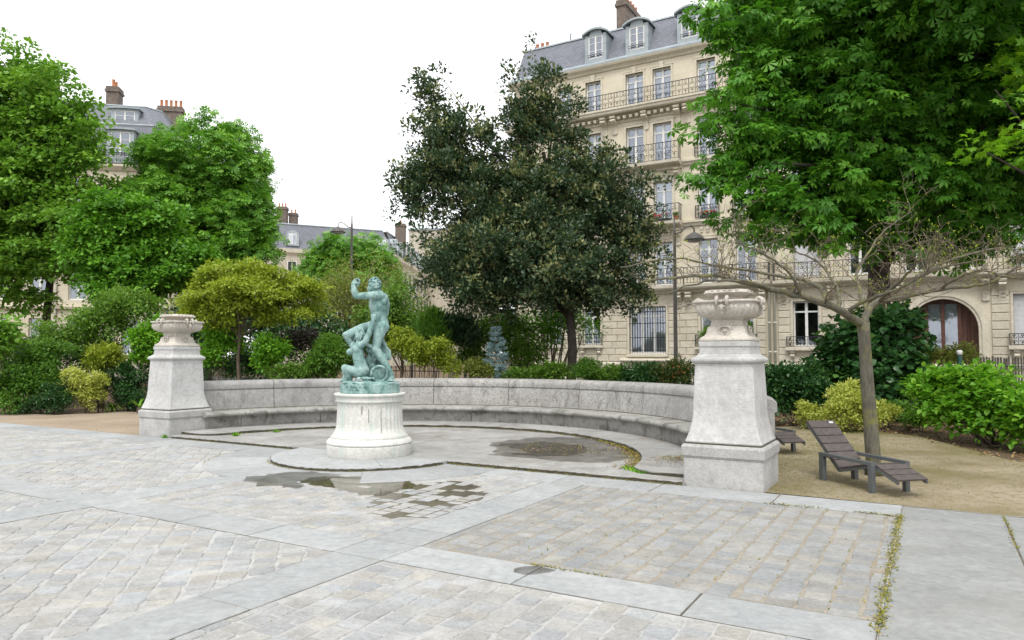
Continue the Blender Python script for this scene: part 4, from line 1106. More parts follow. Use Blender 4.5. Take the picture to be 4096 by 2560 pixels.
# ------------------------------------------------------------------ loungers
k = NT('lounger_wood')
gv = k.noise(6.0, 5, 0.6, k.vec((3, 3, 3)))
c = k.ramp(gv, [(0.3, (0.060, 0.050, 0.047)), (0.7, (0.105, 0.088, 0.082))])
k.bsdf(c, 0.6, k.bump(k.noise(90, 3), 0.15, 0.005), 0.35); M['plank'] = k.m
M['steel'] = plain('grey_steel', (0.105, 0.115, 0.118), 0.45, 0.4, 0.0, 0.2, 12.0, 0.1)
M['sticker'] = plain('white_plate', (0.55, 0.56, 0.56), 0.4)
M['ink'] = plain('dark_mark', (0.03, 0.03, 0.05), 0.5)
def lounger(x, y, rz, label):
    # local y = from head to foot, x across; origin at the near rear leg
    t = thing('lounge_chair', label, 'lounge chair', (x, y, -0.008), rz, 'slatted loungers on the worn lawn')
    Wd = 0.47
    for sx, sgn in ((0.0, 1), (Wd, -1)):
        b = MB(); b.box(sx - 0.028, -0.045, 0.0, sx + 0.028, 0.028, 0.352); b.build('leg', M['steel'], t)
        b = MB(); b.box(sx - 0.028, 0.845, 0.0, sx + 0.028, 0.905, 0.352); b.build('leg', M['steel'], t)
        b = MB(); b.box(sx - 0.029, -0.046, 0.318, sx + 0.029, 0.906, 0.356); b.build('armrest', M['steel'], t)
    HB, LB, KN, FT = (-0.38, 0.715), (0.25, 0.175), (0.86, 0.318), (1.24, 0.185)      # head, low point, knee, foot
    for sx in (0.045, Wd - 0.045):
        b = MB()
        for p, q in ((HB, LB), (LB, KN), (KN, FT)):
            b.bar((sx, p[0], p[1] - 0.016), (sx, q[0], q[1] - 0.016), 0.022, 0.032)
        b.build('side_rail', M['steel'], t)
    b = MB(); b.bar((0.0, 0.03, 0.31), (Wd, 0.03, 0.31), 0.03, 0.03); b.bar((0.0, 0.86, 0.285), (Wd, 0.86, 0.285), 0.03, 0.03); b.build('crossbar', M['steel'], t)
    def planks(p, q, n, first=False):
        p = np.array(p); q = np.array(q); L = np.linalg.norm(q - p); d = (q - p) / L; nn = np.array([-d[1], d[0]]); nn = nn if nn[1] > 0 else -nn
        for i in range(n):
            a = p + d * (L * i / n + 0.006); e = p + d * (L * (i + 1) / n - 0.006)
            b = MB(); V = []
            for sx in (0.035, Wd - 0.035):
                for s, h in ((a, 0.002), (e, 0.002), (e, 0.024), (a, 0.024)):
                    g_ = s + nn * h; V.append((sx, g_[0], g_[1]))
            b.add(V, [[0, 1, 2, 3], [7, 6, 5, 4], [0, 4, 5, 1], [1, 5, 6, 2], [2, 6, 7, 3], [3, 7, 4, 0]])
            pk = recalc(b.build('plank', M['plank'], t))
            if first and i == 0:
                def onp(x, s): g_ = p + d * s + nn * 0.0255; return (x, g_[0], g_[1])
                b = MB(); b.add([onp(0.345, 0.030), onp(0.405, 0.030), onp(0.405, 0.062), onp(0.345, 0.062)], [[0, 1, 2, 3]]); b.build('small_plate', M['sticker'], pk)
                b = MB(); b.add([onp(0.305, 0.028), onp(0.330, 0.028), onp(0.326, 0.060), onp(0.312, 0.060)], [[0, 1, 2, 3]]); b.build('small_mark', M['ink'], pk)
    planks(HB, LB, 6, True); planks((LB[0] + 0.03, LB[1] + 0.01), (KN[0] - 0.02, KN[1] - 0.004), 5); planks((KN[0] + 0.03, KN[1] - 0.008), FT, 3)
    for ch in t.children_recursive:                    # lengthwise axis runs towards the camera
        ch.data.transform(Matrix.Scale(-1, 4, (0, 1, 0))); ch.data.flip_normals()
    return t
fx, fy = 0.228, -0.974
lounger(3.99, 9.35, math.atan2(fx, -fy), 'dark slatted lounger with steel arms beside the leafless tree trunk')
q_ = gnd(3110, 1805)
lounger(q_[0] - 0.40, q_[1] + 0.75, math.atan2(fx, -fy) + 0.02, 'farther slatted lounger half hidden behind the stone pier')
# ------------------------------------------------------------------ buildings
def ashlar(name, c1, c2, joint=0.62):
    k = NT(name)
    tc = k.n('ShaderNodeTexCoord').outputs['Object']
    n1 = k.noise(0.5, 5, 0.6); n2 = k.noise(14, 4, 0.65)
    c = k.ramp(n1, [(0.3, c1), (0.7, c2)])
    c = k.mix(0.25, c, k.ramp(n2, [(0.3, 0.6), (0.7, 1.0)]), 'MULTIPLY')
    sm = k.ramp(k.noise(0.9, 6, 0.65, k.vec((1, 1, 0.25))), [(0.56, 0.0), (0.78, 0.45)])
    c = k.mix(sm, c, (0.27, 0.235, 0.18))
    br = k.n('ShaderNodeTexBrick'); mp_ = k.n('ShaderNodeMapping'); mp_.inputs['Rotation'].default_value = (math.radians(-90), 0, 0)
    k.l(tc, mp_.inputs[0]); k.l(mp_.outputs[0], br.inputs['Vector'])
    br.inputs['Scale'].default_value = 1.0; br.inputs['Brick Width'].default_value = 0.95; br.inputs['Row Height'].default_value = 0.39
    br.inputs['Mortar Size'].default_value = 0.006; br.inputs['Color1'].default_value = (1, 1, 1, 1); br.inputs['Color2'].default_value = (0.93, 0.93, 0.93, 1); br.inputs['Mortar'].default_value = (joint, joint, joint, 1)
    c = k.mix(1.0, c, br.outputs['Color'], 'MULTIPLY')
    k.bsdf(c, 0.9, k.bump(n2, 0.15, 0.01)); return k.m
M['wall'] = ashlar('limestone_wall', (0.60, 0.535, 0.41), (0.69, 0.63, 0.50), 0.84)
M['trim'] = stone('limestone_trim', (0.63, 0.57, 0.45), (0.74, 0.685, 0.56), 0.9, 0.9, 0.15, stain=((0.27, 0.235, 0.18), 1.3, 0.60, 0.5))
M['block'] = stone('limestone_block', (0.61, 0.545, 0.425), (0.73, 0.67, 0.54), 1.1, 0.9, 0.2, rand=0.12, stain=((0.33, 0.28, 0.20), 1.2, 0.60, 0.4))
M['farwall'] = stone('far_render_wall', (0.53, 0.475, 0.37), (0.60, 0.55, 0.45), 0.3, 0.9, 0.1)
def slate(name):
    k = NT(name)
    uv = k.n('ShaderNodeTexCoord').outputs['Object']
    br = k.n('ShaderNodeTexBrick'); mp_ = k.n('ShaderNodeMapping'); mp_.inputs['Rotation'].default_value = (math.radians(-90), 0, 0)
    k.l(uv, mp_.inputs[0]); k.l(mp_.outputs[0], br.inputs['Vector'])
    br.inputs['Scale'].default_value = 1.0; br.inputs['Brick Width'].default_value = 0.22; br.inputs['Row Height'].default_value = 0.13
    br.inputs['Mortar Size'].default_value = 0.010; br.inputs['Color1'].default_value = (0.155, 0.165, 0.195, 1); br.inputs['Color2'].default_value = (0.20, 0.21, 0.245, 1); br.inputs['Mortar'].default_value = (0.075, 0.08, 0.095, 1)
    c = k.mix(0.3, br.outputs['Color'], k.ramp(k.noise(1.2, 5), [(0.3, 0.6), (0.7, 1.0)]), 'MULTIPLY')
    k.bsdf(c, 0.55, k.bump(br.outputs['Fac'], 0.3, 0.01), 0.4); return k.m
M['slate'] = slate('slate_roof')
M['zinc'] = stone('zinc', (0.33, 0.38, 0.41), (0.45, 0.50, 0.52), 1.2, 0.5, 0.1, stain=((0.20, 0.23, 0.25), 1.5, 0.55, 0.5))
M['iron'] = plain('wrought_iron', (0.032, 0.034, 0.038), 0.5, 0.3)
M['white'] = plain('white_paint', (0.74, 0.74, 0.72), 0.5)
M['curtain'] = plain('net_curtain', (0.70, 0.72, 0.74), 0.9, 0.1, 0, 0.25, 5.0)
M['shutter'] = plain('white_shutter', (0.66, 0.67, 0.68), 0.6)
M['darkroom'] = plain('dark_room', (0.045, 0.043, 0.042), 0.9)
M['door_wood'] = plain('brown_door', (0.115, 0.050, 0.035), 0.5, 0.4, 0, 0.35, 5.0)
M['brick'] = stone('chimney_brick', (0.13, 0.105, 0.09), (0.26, 0.215, 0.18), 4.0, 0.95, 0.6)
M['pot'] = plain('terracotta', (0.42, 0.17, 0.08), 0.8)
M['pipe'] = plain('cream_pipe', (0.58, 0.55, 0.46), 0.5)
k = NT('window_glass')
fr = k.n('ShaderNodeFresnel'); fr.inputs['IOR'].default_value = 1.6
gl = k.n('ShaderNodeBsdfGlossy'); gl.inputs['Roughness'].default_value = 0.03; gl.inputs[0].default_value = (0.80, 0.86, 0.95, 1)
tr = k.n('ShaderNodeBsdfTransparent'); tr.inputs[0].default_value = (0.86, 0.88, 0.90, 1)
f2_ = k.math('ADD', fr.outputs[0], 0.22, True)
mx = k.n('ShaderNodeMixShader'); k.l(f2_, mx.inputs[0]); k.l(tr.outputs[0], mx.inputs[1]); k.l(gl.outputs[0], mx.inputs[2]); k.l(mx.outputs[0], k.out.inputs[0]); M['glass'] = k.m

def wall_with_holes(b, x0, x1, z0, z1, holes, y=0.0, depth=0.35):
    xs = sorted({x0, x1, *[h[0] for h in holes], *[h[1] for h in holes]}); zs = sorted({z0, z1, *[h[2] for h in holes], *[h[3] for h in holes]})
    for i in range(len(xs) - 1):
        for j in range(len(zs) - 1):
            cx, cz = (xs[i] + xs[i + 1]) / 2, (zs[j] + zs[j + 1]) / 2
            if any(h[0] < cx < h[1] and h[2] < cz < h[3] for h in holes): continue
            b.add([(xs[i], y, zs[j]), (xs[i + 1], y, zs[j]), (xs[i + 1], y, zs[j + 1]), (xs[i], y, zs[j + 1])], [[0, 1, 2, 3]])
    for (a, c, d, e) in holes:
        for q in (((a, d), (c, d)), ((c, d), (c, e)), ((c, e), (a, e)), ((a, e), (a, d))):
            (p0, q0), (p1, q1) = q
            b.add([(p0, y, q0), (p1, y, q1), (p1, y + depth, q1), (p0, y + depth, q0)], [[0, 3, 2, 1]])
def window(root, x0, x1, z0, z1, y=0.20, lights=2, transom=0.77, blind=None, curtain=False, name='window', mat='white', deep=True):
    b = MB(); fw = 0.075; m = 0.065
    b.box(x0, y, z0, x0 + fw, y + 0.06, z1); b.box(x1 - fw, y, z0, x1, y + 0.06, z1)
    b.box(x0 + fw, y, z1 - fw, x1 - fw, y + 0.06, z1); b.box(x0 + fw, y, z0, x1 - fw, y + 0.06, z0 + fw * 1.4)
    tz = z0 + (z1 - z0) * transom if transom else None
    xs = [x0 + (x1 - x0) * i / lights for i in range(lights + 1)]
    for i in range(1, lights): b.box(xs[i] - m, y - 0.012, z0 + fw * 1.4, xs[i] + m, y + 0.058, z1 - fw)
    if tz:
        for i in range(lights): b.box((xs[i] + (m if i else fw)), y - 0.005, tz - 0.04, (xs[i + 1] - (m if i < lights - 1 else fw)), y + 0.055, tz + 0.04)
    w = b.build(name, M[mat], root)
    rows = ((z0 + fw * 1.4, tz - 0.04), (tz + 0.04, z1 - fw)) if tz else ((z0 + fw * 1.4, z1 - fw),)
    for i in range(lights):
        for (c, d) in rows:
            b = MB(); a, e = xs[i] + (m if i else fw), xs[i + 1] - (m if i < lights - 1 else fw)
            b.add([(a, y + 0.03, c), (e, y + 0.03, c), (e, y + 0.03, d), (a, y + 0.03, d)], [[0, 1, 2, 3]])
            b.build('pane', M['glass'], w)
    if curtain:
        b = MB(); n = 16; V = []
        hz = z1 - 0.1
        for i in range(n + 1):
            x = x0 + 0.05 + (x1 - x0 - 0.1) * i / n; yy = y + 0.16 + 0.025 * math.sin(i * 2.3)
            V += [(x, yy, z0 + 0.02), (x, yy, hz)]
        b.add(V, [[2 * i, 2 * i + 2, 2 * i + 3, 2 * i + 1] for i in range(n)]); b.build('curtain', M['curtain'], w)
    if blind:
        b = MB(); n = int((z1 - z0) * blind / 0.055)
        for i in range(n):
            z = z1 - 0.03 - i * 0.055; b.box(x0 + 0.03, y - 0.055, z - 0.045, x1 - 0.03, y - 0.03, z)
        b.build('roller_shutter', M['shutter'], w)
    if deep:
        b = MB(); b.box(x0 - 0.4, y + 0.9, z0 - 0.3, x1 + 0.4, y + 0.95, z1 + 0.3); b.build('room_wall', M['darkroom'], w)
    return w
def surround(root, x0, x1, z0, z1, wd=0.16, pr=0.05, key=False):
    b = MB()
    b.box(x0 - wd, -pr, z0, x0, 0.10, z1 + wd); b.box(x1, -pr, z0, x1 + wd, 0.10, z1 + wd); b.box(x0, -pr, z1, x1, 0.10, z1 + wd)
    b.box(x0 - wd - 0.03, -pr - 0.02, z1 + wd, x1 + wd + 0.03, 0.05, z1 + wd + 0.05)
    if key:
        c = (x0 + x1) / 2; b.add([(c - 0.10, -0.10, z1 - 0.02), (c + 0.10, -0.10, z1 - 0.02), (c + 0.14, -0.12, z1 + 0.36), (c - 0.14, -0.12, z1 + 0.36), (c - 0.10, 0.0, z1 - 0.02), (c + 0.10, 0.0, z1 - 0.02), (c + 0.14, 0.0, z1 + 0.36), (c - 0.14, 0.0, z1 + 0.36)],
                                 [[0, 1, 2, 3], [0, 4, 5, 1], [1, 5, 6, 2], [2, 6, 7, 3], [3, 7, 4, 0]])
    b.build('window_surround', M['trim'], root)
def scroll(b, cx, z, y, r, sgn, n=11, rad=0.009):
    pts = []
    for i in range(n):
        t = i / (n - 1); a = t * 5.2; rr = r * (1 - 0.62 * t)
        pts.append((cx + sgn * (r - rr * math.cos(a)) - sgn * r, y, z + rr * math.sin(a)))
    b.tube(pts, rad, 4, False)
def railing(root, x0, x1, z0, z1, y, step=0.36, ends=0.0, name='railing', rad=0.013):
    b = MB()
    b.box(x0, y - 0.02, z1 - 0.03, x1, y + 0.02, z1); b.box(x0, y - 0.012, z0, x1, y + 0.012, z0 + 0.022)
    h = z1 - z0; n = max(1, round((x1 - x0) / step)); s = (x1 - x0) / n
    for i in range(n + 1):
        x = x0 + s * i; t = 0.016 if i % 4 == 0 else 0.010
        b.box(x - t, y - t, z0 + 0.022, x + t, y + t, z1 - 0.03)
    for i in range(n):
        c = x0 + s * (i + 0.5); r = s * 0.23
        for (zz, fl) in ((z0 + h * 0.30, 1), (z0 + h * 0.68, -1)):
            for sg in (-1, 1):
                pts = []
                for j in range(10):
                    t = j / 9; a = -math.pi / 2 + t * 5.0; rr = r * (1.0 - 0.55 * t)
                    pts.append((c + sg * (r * 0.95 + rr * math.cos(a) * -1.0), y, zz + fl * rr * math.sin(a)))
                b.tube(pts, rad, 4, False)
        b.tube([(c, y, z0 + 0.02), (c, y, z0 + h * 0.22)], rad, 4, False)
        b.tube([(c + r * math.cos(a) * 0.5, y, z0 + h * 0.88 + r * math.sin(a) * 0.5) for a in np.linspace(0, 6.28, 9)], rad * 0.9, 4, False)
    if ends:
        for x in (x0, x1):
            b.box(x - 0.015, y, z1 - 0.03, x + 0.015, y + ends, z1); b.box(x - 0.01, y, z0, x + 0.01, y + ends, z0 + 0.02)
            m = max(2, int(ends / 0.12))
            for i in range(1, m): b.box(x - 0.008, y + ends * i / m - 0.008, z0 + 0.02, x + 0.008, y + ends * i / m + 0.008, z1 - 0.03)
    return b.build(name, M['iron'], root)
def console(root, x, z1, h=0.55, d=0.42, w=0.26, tail=0.0):
    b = MB(); n = 12; prof = [(0.0, z1), (-d, z1), (-d, z1 - 0.10)]
    for i in range(n + 1):
        a = math.pi / 2 - i / n * math.pi * 1.0
        prof.append((-d + 0.16 - 0.16 * math.sin(i / n * math.pi * 0.9) * 0.9 - 0.02, z1 - 0.12 - 0.22 * i / n))
    prof += [(-0.10, z1 - h * 0.85), (-0.08, z1 - h), (0.0, z1 - h)]
    b.extr_x(prof, x - w / 2, x + w / 2)
    b.box(x - w / 2 - 0.02, -d - 0.02, z1 - 0.05, x + w / 2 + 0.02, 0.0, z1 - 0.002)
    if tail:
        b.box(x - w / 2 + 0.02, -0.06, z1 - h - tail, x + w / 2 - 0.02, 0.0, z1 - h)
        for k_ in (-1, 0, 1): b.ell((x + k_ * 0.07, -0.05, z1 - h - tail - 0.02), (0.03, 0.03, 0.045), 8, 6)
        b.box(x - w / 2 - 0.01, -0.07, z1 - h - tail, x + w / 2 + 0.01, 0.0, z1 - h - tail + 0.05)
    recalc(b.build('console', M['trim'], root))
def moulding(root, x0, x1, prof, name='cornice', mat='trim'):
    b = MB(); b.extr_x(prof, x0, x1); return recalc(b.build(name, M[mat], root))
def rusticate(root, x0, x1, zs, holes, seed, proud=0.06, limit=290):
    g_ = random.Random(seed); n = 0
    for r in range(len(zs) - 1):
        z0, z1 = zs[r], zs[r + 1]
        cuts = sorted([(h[0] - 0.14, h[1] + 0.14) for h in holes if h[2] - 0.12 < z1 - 0.03 and h[3] + 0.12 > z0 + 0.03])
        segs = []; a = x0
        for (p, q) in cuts:
            if p > a: segs.append((a, p))
            a = max(a, q)
        if a < x1: segs.append((a, x1))
        for (p, q) in segs:
            L = q - p
            if L < 0.12: continue
            lens = [1.08, 0.70] if r % 2 else [0.70, 1.08]
            m = max(1, round(L / 0.89)); w = [lens[(i) % 2] for i in range(m)]; s = L / sum(w); x = p
            for i in range(m):
                e = x + w[i] * s
                if n < limit:
                    b = MB(); b.frustum(x + 0.016, e - 0.016, z0 + 0.014, z1 - 0.014, 0.0, -proud * 0.6, -proud, 0.022); b.build('stone_block', M['block'], root); n += 1
                x = e
COLS_L = [(16.68, 17.62), (14.74, 15.72), (12.14, 13.2), (10.52, 11.58), (8.05, 9.07), (6.08, 7.10)]
BIG = [(5.46, 7.86), (8.97, 11.30), (12.36, 14.60), (15.78, 17.74)]
gf_l = [(17.35, 18.35, 2.15, 4.30), (14.86, 15.98, 2.15, 4.30), (10.95, 13.08, 1.66, 4.30), (6.25, 9.02, 2.02, 4.30)]
def H(l): return [(-b_, -a, c, d) for (a, b_, c, d) in l]
UL0, UL1 = 5.28, 20.6
A_ = thing('apartment_house', 'cream stone corner apartment house with grey mansard roof and long iron balcony', 'building', LW(0, 30.0, 0), ROTZ)
holesL = H(gf_l) + [(-b_, -a, z0, z1) for (a, b_) in COLS_L for (z0, z1) in BIG]
b = MB(); wall_with_holes(b, -UL1, -UL0, 0.0, 18.5, holesL)
b.add([(-UL1, 0, 0), (-UL1, 14, 0), (-UL1, 14, 18.5), (-UL1, 0, 18.5)], [[0, 3, 2, 1]]); b.add([(-UL0, 0, 0), (-UL0, 14, 0), (-UL0, 14, 18.5), (-UL0, 0, 18.5)], [[0, 1, 2, 3]])
b.add([(-UL1, 14, 0), (-UL0, 14, 0), (-UL0, 14, 18.5), (-UL1, 14, 18.5)], [[0, 3, 2, 1]]); b.add([(-UL1, 0, 18.5), (-UL0, 0, 18.5), (-UL0, 14, 18.5), (-UL1, 14, 18.5)], [[0, 1, 2, 3]])
for z in (5.0, 8.6, 12.0, 15.4): b.add([(-UL1, 0.36, z), (-UL0, 0.36, z), (-UL0, 14, z), (-UL1, 14, z)], [[0, 1, 2, 3]])
b.build('wall', M['wall'], A_)
zs_ = [1.21 + 0.377 * i for i in range(11)]
rusticate(A_, -UL1 + 0.05, -5.62, zs_[:10], H(gf_l), 3, limit=290)
moulding(A_, -UL1 - 0.05, -UL0, [(0.0, 0.95), (-0.05, 0.95), (-0.05, 1.0), (-0.10, 1.04), (-0.10, 1.10), (-0.04, 1.19), (0.0, 1.19)], 'plinth_moulding')
moulding(A_, -UL1 - 0.03, -UL0, [(0.0, 0.0), (-0.07, 0.0), (-0.07, 0.94), (0.0, 0.948)], 'plinth')
moulding(A_, -13.6, -10.5, [(-0.01, 1.215), (-0.26, 1.215), (-0.32, 1.27), (-0.32, 1.33), (-0.16, 1.39), (-0.01, 1.40)], 'window_apron')
moulding(A_, -13.2, -10.85, [(-0.01, 1.46), (-0.15, 1.46), (-0.17, 1.50), (-0.17, 1.62), (-0.01, 1.64)], 'window_sill')
# ground-floor windows
w = window(A_, -13.08, -10.95, 1.66, 4.30, lights=3, transom=0.80, curtain=True)
b = MB()
for i in range(15):
    x = -13.06 + 2.09 * i / 14; b.tube([(x, -0.02, 1.70), (x, -0.02, 4.28)], 0.015, 4)
for z in (1.85, 2.55, 3.35, 4.0): b.box(-13.09, -0.045, z, -10.94, -0.030, z + 0.03)
b.build('window_bars', M['iron'], A_)
window(A_, -9.02, -6.25, 2.02, 4.30, lights=3, transom=0.78)
for (a, e) in ((17.35, 18.35), (14.86, 15.98)): window(A_, -e, -a, 2.15, 4.30)
for (a, e, z) in ((17.2, 18.5, 2.15), (14.66, 16.2, 2.15), (6.05, 9.3, 2.02)):
    moulding(A_, -e, -a, [(-0.01, z - 0.16), (-0.28, z - 0.16), (-0.30, z - 0.12), (-0.30, z - 0.01), (-0.01, z - 0.003)], 'window_sill')
    railing(A_, -e + 0.05, -a - 0.05, z + 0.02, z + 0.66, -0.24, 0.3, 0.22)
    for x in (-e + 0.25, -a - 0.25): console(A_, x, z - 0.165, 0.30, 0.22, 0.18)
for (a, e, z0, z1) in gf_l: surround(A_, -e, -a, z0, z1, 0.12, 0.045)
# first floor: long balcony
moulding(A_, -14.2, -UL0 - 0.05, [(-0.01, 4.98), (-0.16, 4.98), (-0.20, 5.06), (-0.52, 5.16), (-0.58, 5.24), (-0.60, 5.40), (-0.01, 5.42)], 'balcony_slab')
moulding(A_, -UL1, -14.2, [(-0.01, 4.98), (-0.16, 4.98), (-0.20, 5.06), (-0.30, 5.24), (-0.30, 5.40), (-0.01, 5.42)], 'string_course')
railing(A_, -14.15, -UL0 - 0.1, 5.46, 6.32, -0.52, 0.36, 0.5)
for u in (14.0, 12.66, 10.15, 7.6, 5.75, 9.6): console(A_, -u, 4.975, 0.62, 0.46, 0.28, 0.35)
# upper floors
wi = 0
for r, (z0, z1) in enumerate(BIG):
    for c, (a, e) in enumerate(COLS_L):
        cur = (r, c) in ((3, 2), (3, 3), (1, 3), (1, 2), (1, 4), (2, 4), (3, 4), (3, 1), (2, 3), (0, 3))
        window(A_, -e, -a, z0, z1, curtain=cur)
        surround(A_, -e, -a, z0, z1, 0.15 if r < 3 else 0.11, 0.05, key=(r == 3))
for (zb, zr) in ((8.72, 9.86), (12.10, 13.30)):
    moulding(A_, -14.25, -9.92, [(-0.01, zb - 0.22), (-0.12, zb - 0.22), (-0.16, zb - 0.10), (-0.62, zb), (-0.68, zb + 0.05), (-0.70, zb + 0.19), (-0.01, zb + 0.21)], 'balcony_slab')
    railing(A_, -14.2, -9.97, zb + 0.24, zr, -0.64, 0.42, 0.6)
    for u in (13.75, 12.0, 10.2): console(A_, -u, zb - 0.225, 0.45, 0.40, 0.27, 0.40)
    moulding(A_, -9.9, -UL0 - 0.02, [(-0.01, zb - 0.10), (-0.10, zb - 0.10), (-0.14, zb + 0.02), (-0.22, zb + 0.08), (-0.22, zb + 0.18), (-0.01, zb + 0.20)], 'string_course')
    moulding(A_, -UL1 - 0.02, -14.28, [(-0.01, zb - 0.10), (-0.10, zb - 0.10), (-0.14, zb + 0.02), (-0.22, zb + 0.08), (-0.22, zb + 0.18), (-0.01, zb + 0.20)], 'string_course')
    for (a, e) in ((8.05, 9.07), (6.08, 7.10), (14.74, 15.72), (16.68, 17.62)): railing(A_, -e - 0.12, -a + 0.12, zb + 0.30, zb + 0.97, -0.16, 0.3, 0.15)
# small guards in the first-floor mouldings, dentils, consoles and balcony of the top floor
for (a, e) in COLS_L[2:]:
    for k_ in range(3):
        x = -e + (e - a) * (k_ + 0.5) / 3; b = MB(); b.box(x - 0.07, -0.12, 8.36, x + 0.07, 0.0, 8.50 if True else 0); b.box(x - 0.06, -0.08, 8.22, x + 0.06, 0.0, 8.36); b.build('dentil', M['trim'], A_)
moulding(A_, -UL1 - 0.35, -UL0 - 0.01, [(-0.01, 15.30), (-0.10, 15.30), (-0.14, 15.38), (-0.50, 15.42), (-0.56, 15.48), (-0.58, 15.58), (-0.64, 15.64), (-0.64, 15.74), (-0.01, 15.76)], 'balcony_slab')
railing(A_, -UL1 - 0.3, -UL0 - 0.1, 15.78, 16.62, -0.58, 0.36, 0.5)
cons = (19.8, 17.0, 14.49, 13.87, 12.0, 10.13, 9.60, 7.6, 5.75)
for u in cons: console(A_, -u, 15.298, 0.55, 0.50, 0.30, 0.38)
u = 5.5
while u < 20.4:
    if all(abs(u - c_) > 0.27 for c_ in cons):
        b = MB(); b.box(-u - 0.085, -0.36, 15.12, -u + 0.085, 0.0, 15.298); b.build('dentil', M['trim'], A_)
    u += 0.365
moulding(A_, -UL1 - 0.02, -UL0 - 0.01, [(-0.01, 14.98), (-0.06, 14.98), (-0.08, 15.04), (-0.12, 15.10), (-0.01, 15.11)], 'architrave')
moulding(A_, -UL1 - 0.3, -UL0 - 0.005, [(0.2, 18.20), (-0.08, 18.20), (-0.12, 18.28), (-0.18, 18.34), (-0.30, 18.42), (-0.34, 18.50), (-0.36, 18.56), (0.2, 18.62)], 'cornice')
# mansard roof with zinc eaves, dormers and chimneys
b = MB(); b.extr_x([(-0.06, 18.625), (0.06, 18.86), (1.22, 21.10), (1.45, 21.22), (10, 22.4), (14, 18.8), (14, 18.6), (0.0, 18.6)], -UL1 + 0.02, -UL0 - 0.02)
roof = recalc(b.build('roof', M['slate'], A_))
b = MB(); b.extr_x([(-0.36, 18.565), (-0.36, 18.66), (-0.06, 18.80), (0.03, 18.92), (0.08, 18.86), (-0.05, 18.63)], -UL1 - 0.3, -UL0 - 0.005); recalc(b.build('zinc_eaves', M['zinc'], A_))
b = MB(); b.extr_x([(1.14, 21.06), (1.16, 21.16), (1.34, 21.26), (1.5, 21.28), (1.5, 21.20)], -UL1 + 0.02, -UL0 - 0.02); recalc(b.build('zinc_ridge', M['zinc'], A_))
def dormer(root, x0, x1, z0, z1, yf=0.0, back=1.6, arch=0.28):
    d = 0.22; b = MB()
    b.box(x0 - d, yf, z0 - 0.45, x0, yf + back * 0.75, z1 + 0.1); b.box(x1, yf, z0 - 0.45, x1 + d, yf + back * 0.75, z1 + 0.1); b.box(x0, yf, z0 - 0.45, x1, yf + 0.4, z0)
    dm = b.build('dormer', M['zinc'], root)
    n = 10; pr_o = []; pr_i = []
    for i in range(n + 1):
        t = i / n; x = x0 - d - 0.14 + (x1 - x0 + 2 * d + 0.28) * t; zz = z1 + 0.08 + arch * (1 - (2 * t - 1) ** 2)
        pr_o.append((x, zz + 0.11)); pr_i.append((x, zz))
    b = MB(); b.extr_y(pr_i + pr_o[::-1], yf - 0.16, yf + back); recalc(b.build('hood', M['zinc'], dm))
    b = MB(); b.extr_y([(x0, z1 - 0.01)] + [(x1, z1 - 0.01)] + [p for p in pr_i if x0 <= p[0] <= x1][::-1], yf + 0.02, yf + 0.08); recalc(b.build('gable', M['zinc'], dm))
    f = MB(); xm = (x0 + x1) / 2
    for a, e in ((x0, x0 + 0.07), (xm - 0.05, xm + 0.05), (x1 - 0.07, x1)): f.box(a, yf + 0.03, z0, e, yf + 0.09, z1)
    for zz in (z0, z0 + (z1 - z0) * 0.34, z0 + (z1 - z0) * 0.67, z1 - 0.07):
        hh = 0.07 if zz in (z0, z1 - 0.07) else 0.03
        for (a, e) in ((x0 + 0.07, xm - 0.05), (xm + 0.05, x1 - 0.07)): f.box(a, yf + 0.04, zz, e, yf + 0.08, zz + hh)
    f.build('window_frame', M['white'], dm)
    for (a, e) in ((x0 + 0.05, xm), (xm, x1 - 0.05)):
        b = MB(); b.add([(a, yf + 0.065, z0 + 0.02), (e, yf + 0.065, z0 + 0.02), (e, yf + 0.065, z1), (a, yf + 0.065, z1)], [[0, 1, 2, 3]]); b.build('pane', M['glass'], dm)
    b = MB(); b.box(x0 - 0.02, yf - 0.05, z0 + 0.22, x1 + 0.02, yf - 0.03, z0 + 0.25); b.box(x0 - 0.02, yf - 0.05, z0 + 0.10, x1 + 0.02, yf - 0.03, z0 + 0.12); b.build('guard_bar', M['iron'], dm)
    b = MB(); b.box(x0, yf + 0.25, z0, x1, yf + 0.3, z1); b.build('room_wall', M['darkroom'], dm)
    return dm
for (a, e) in ((14.62, 15.54), (12.05, 12.97), (9.0, 9.92), (6.3, 7.2)): dormer(A_, -e, -a, 19.12, 20.47)
def chimney(root, x0, x1, y0, y1, z0, z1, pots=4, name='chimney'):
    b = MB(); b.box(x0, y0, z0, x1, y1, z1 - 0.4); b.box(x0 - 0.08, y0 - 0.08, z1 - 0.4, x1 + 0.08, y1 + 0.08, z1 - 0.22); b.box(x0 - 0.03, y0 - 0.03, z1 - 0.22, x1 + 0.03, y1 + 0.03, z1)
    c = b.build(name, M['brick'], root)
    for i in range(pots):
        t = (i + 0.5) / pots
        cx, cy = ((x0 + x1) / 2, y0 + (y1 - y0) * t) if (y1 - y0) > (x1 - x0) else (x0 + (x1 - x0) * t, (y0 + y1) / 2)
        b = MB(); b.lathe([(0.12, z1), (0.13, z1 + 0.05), (0.105, z1 + 0.08), (0.10, z1 + 0.50), (0.12, z1 + 0.55), (0.08, z1 + 0.55)], 12, cx, cy); b.build('chimney_pot', M['pot'], c, True)
chimney(A_, -14.62, -14.02, 2.2, 5.0, 21.0, 23.45, 6)
chimney(A_, -20.5, -19.4, 2.2, 2.9, 20.4, 21.5, 3)
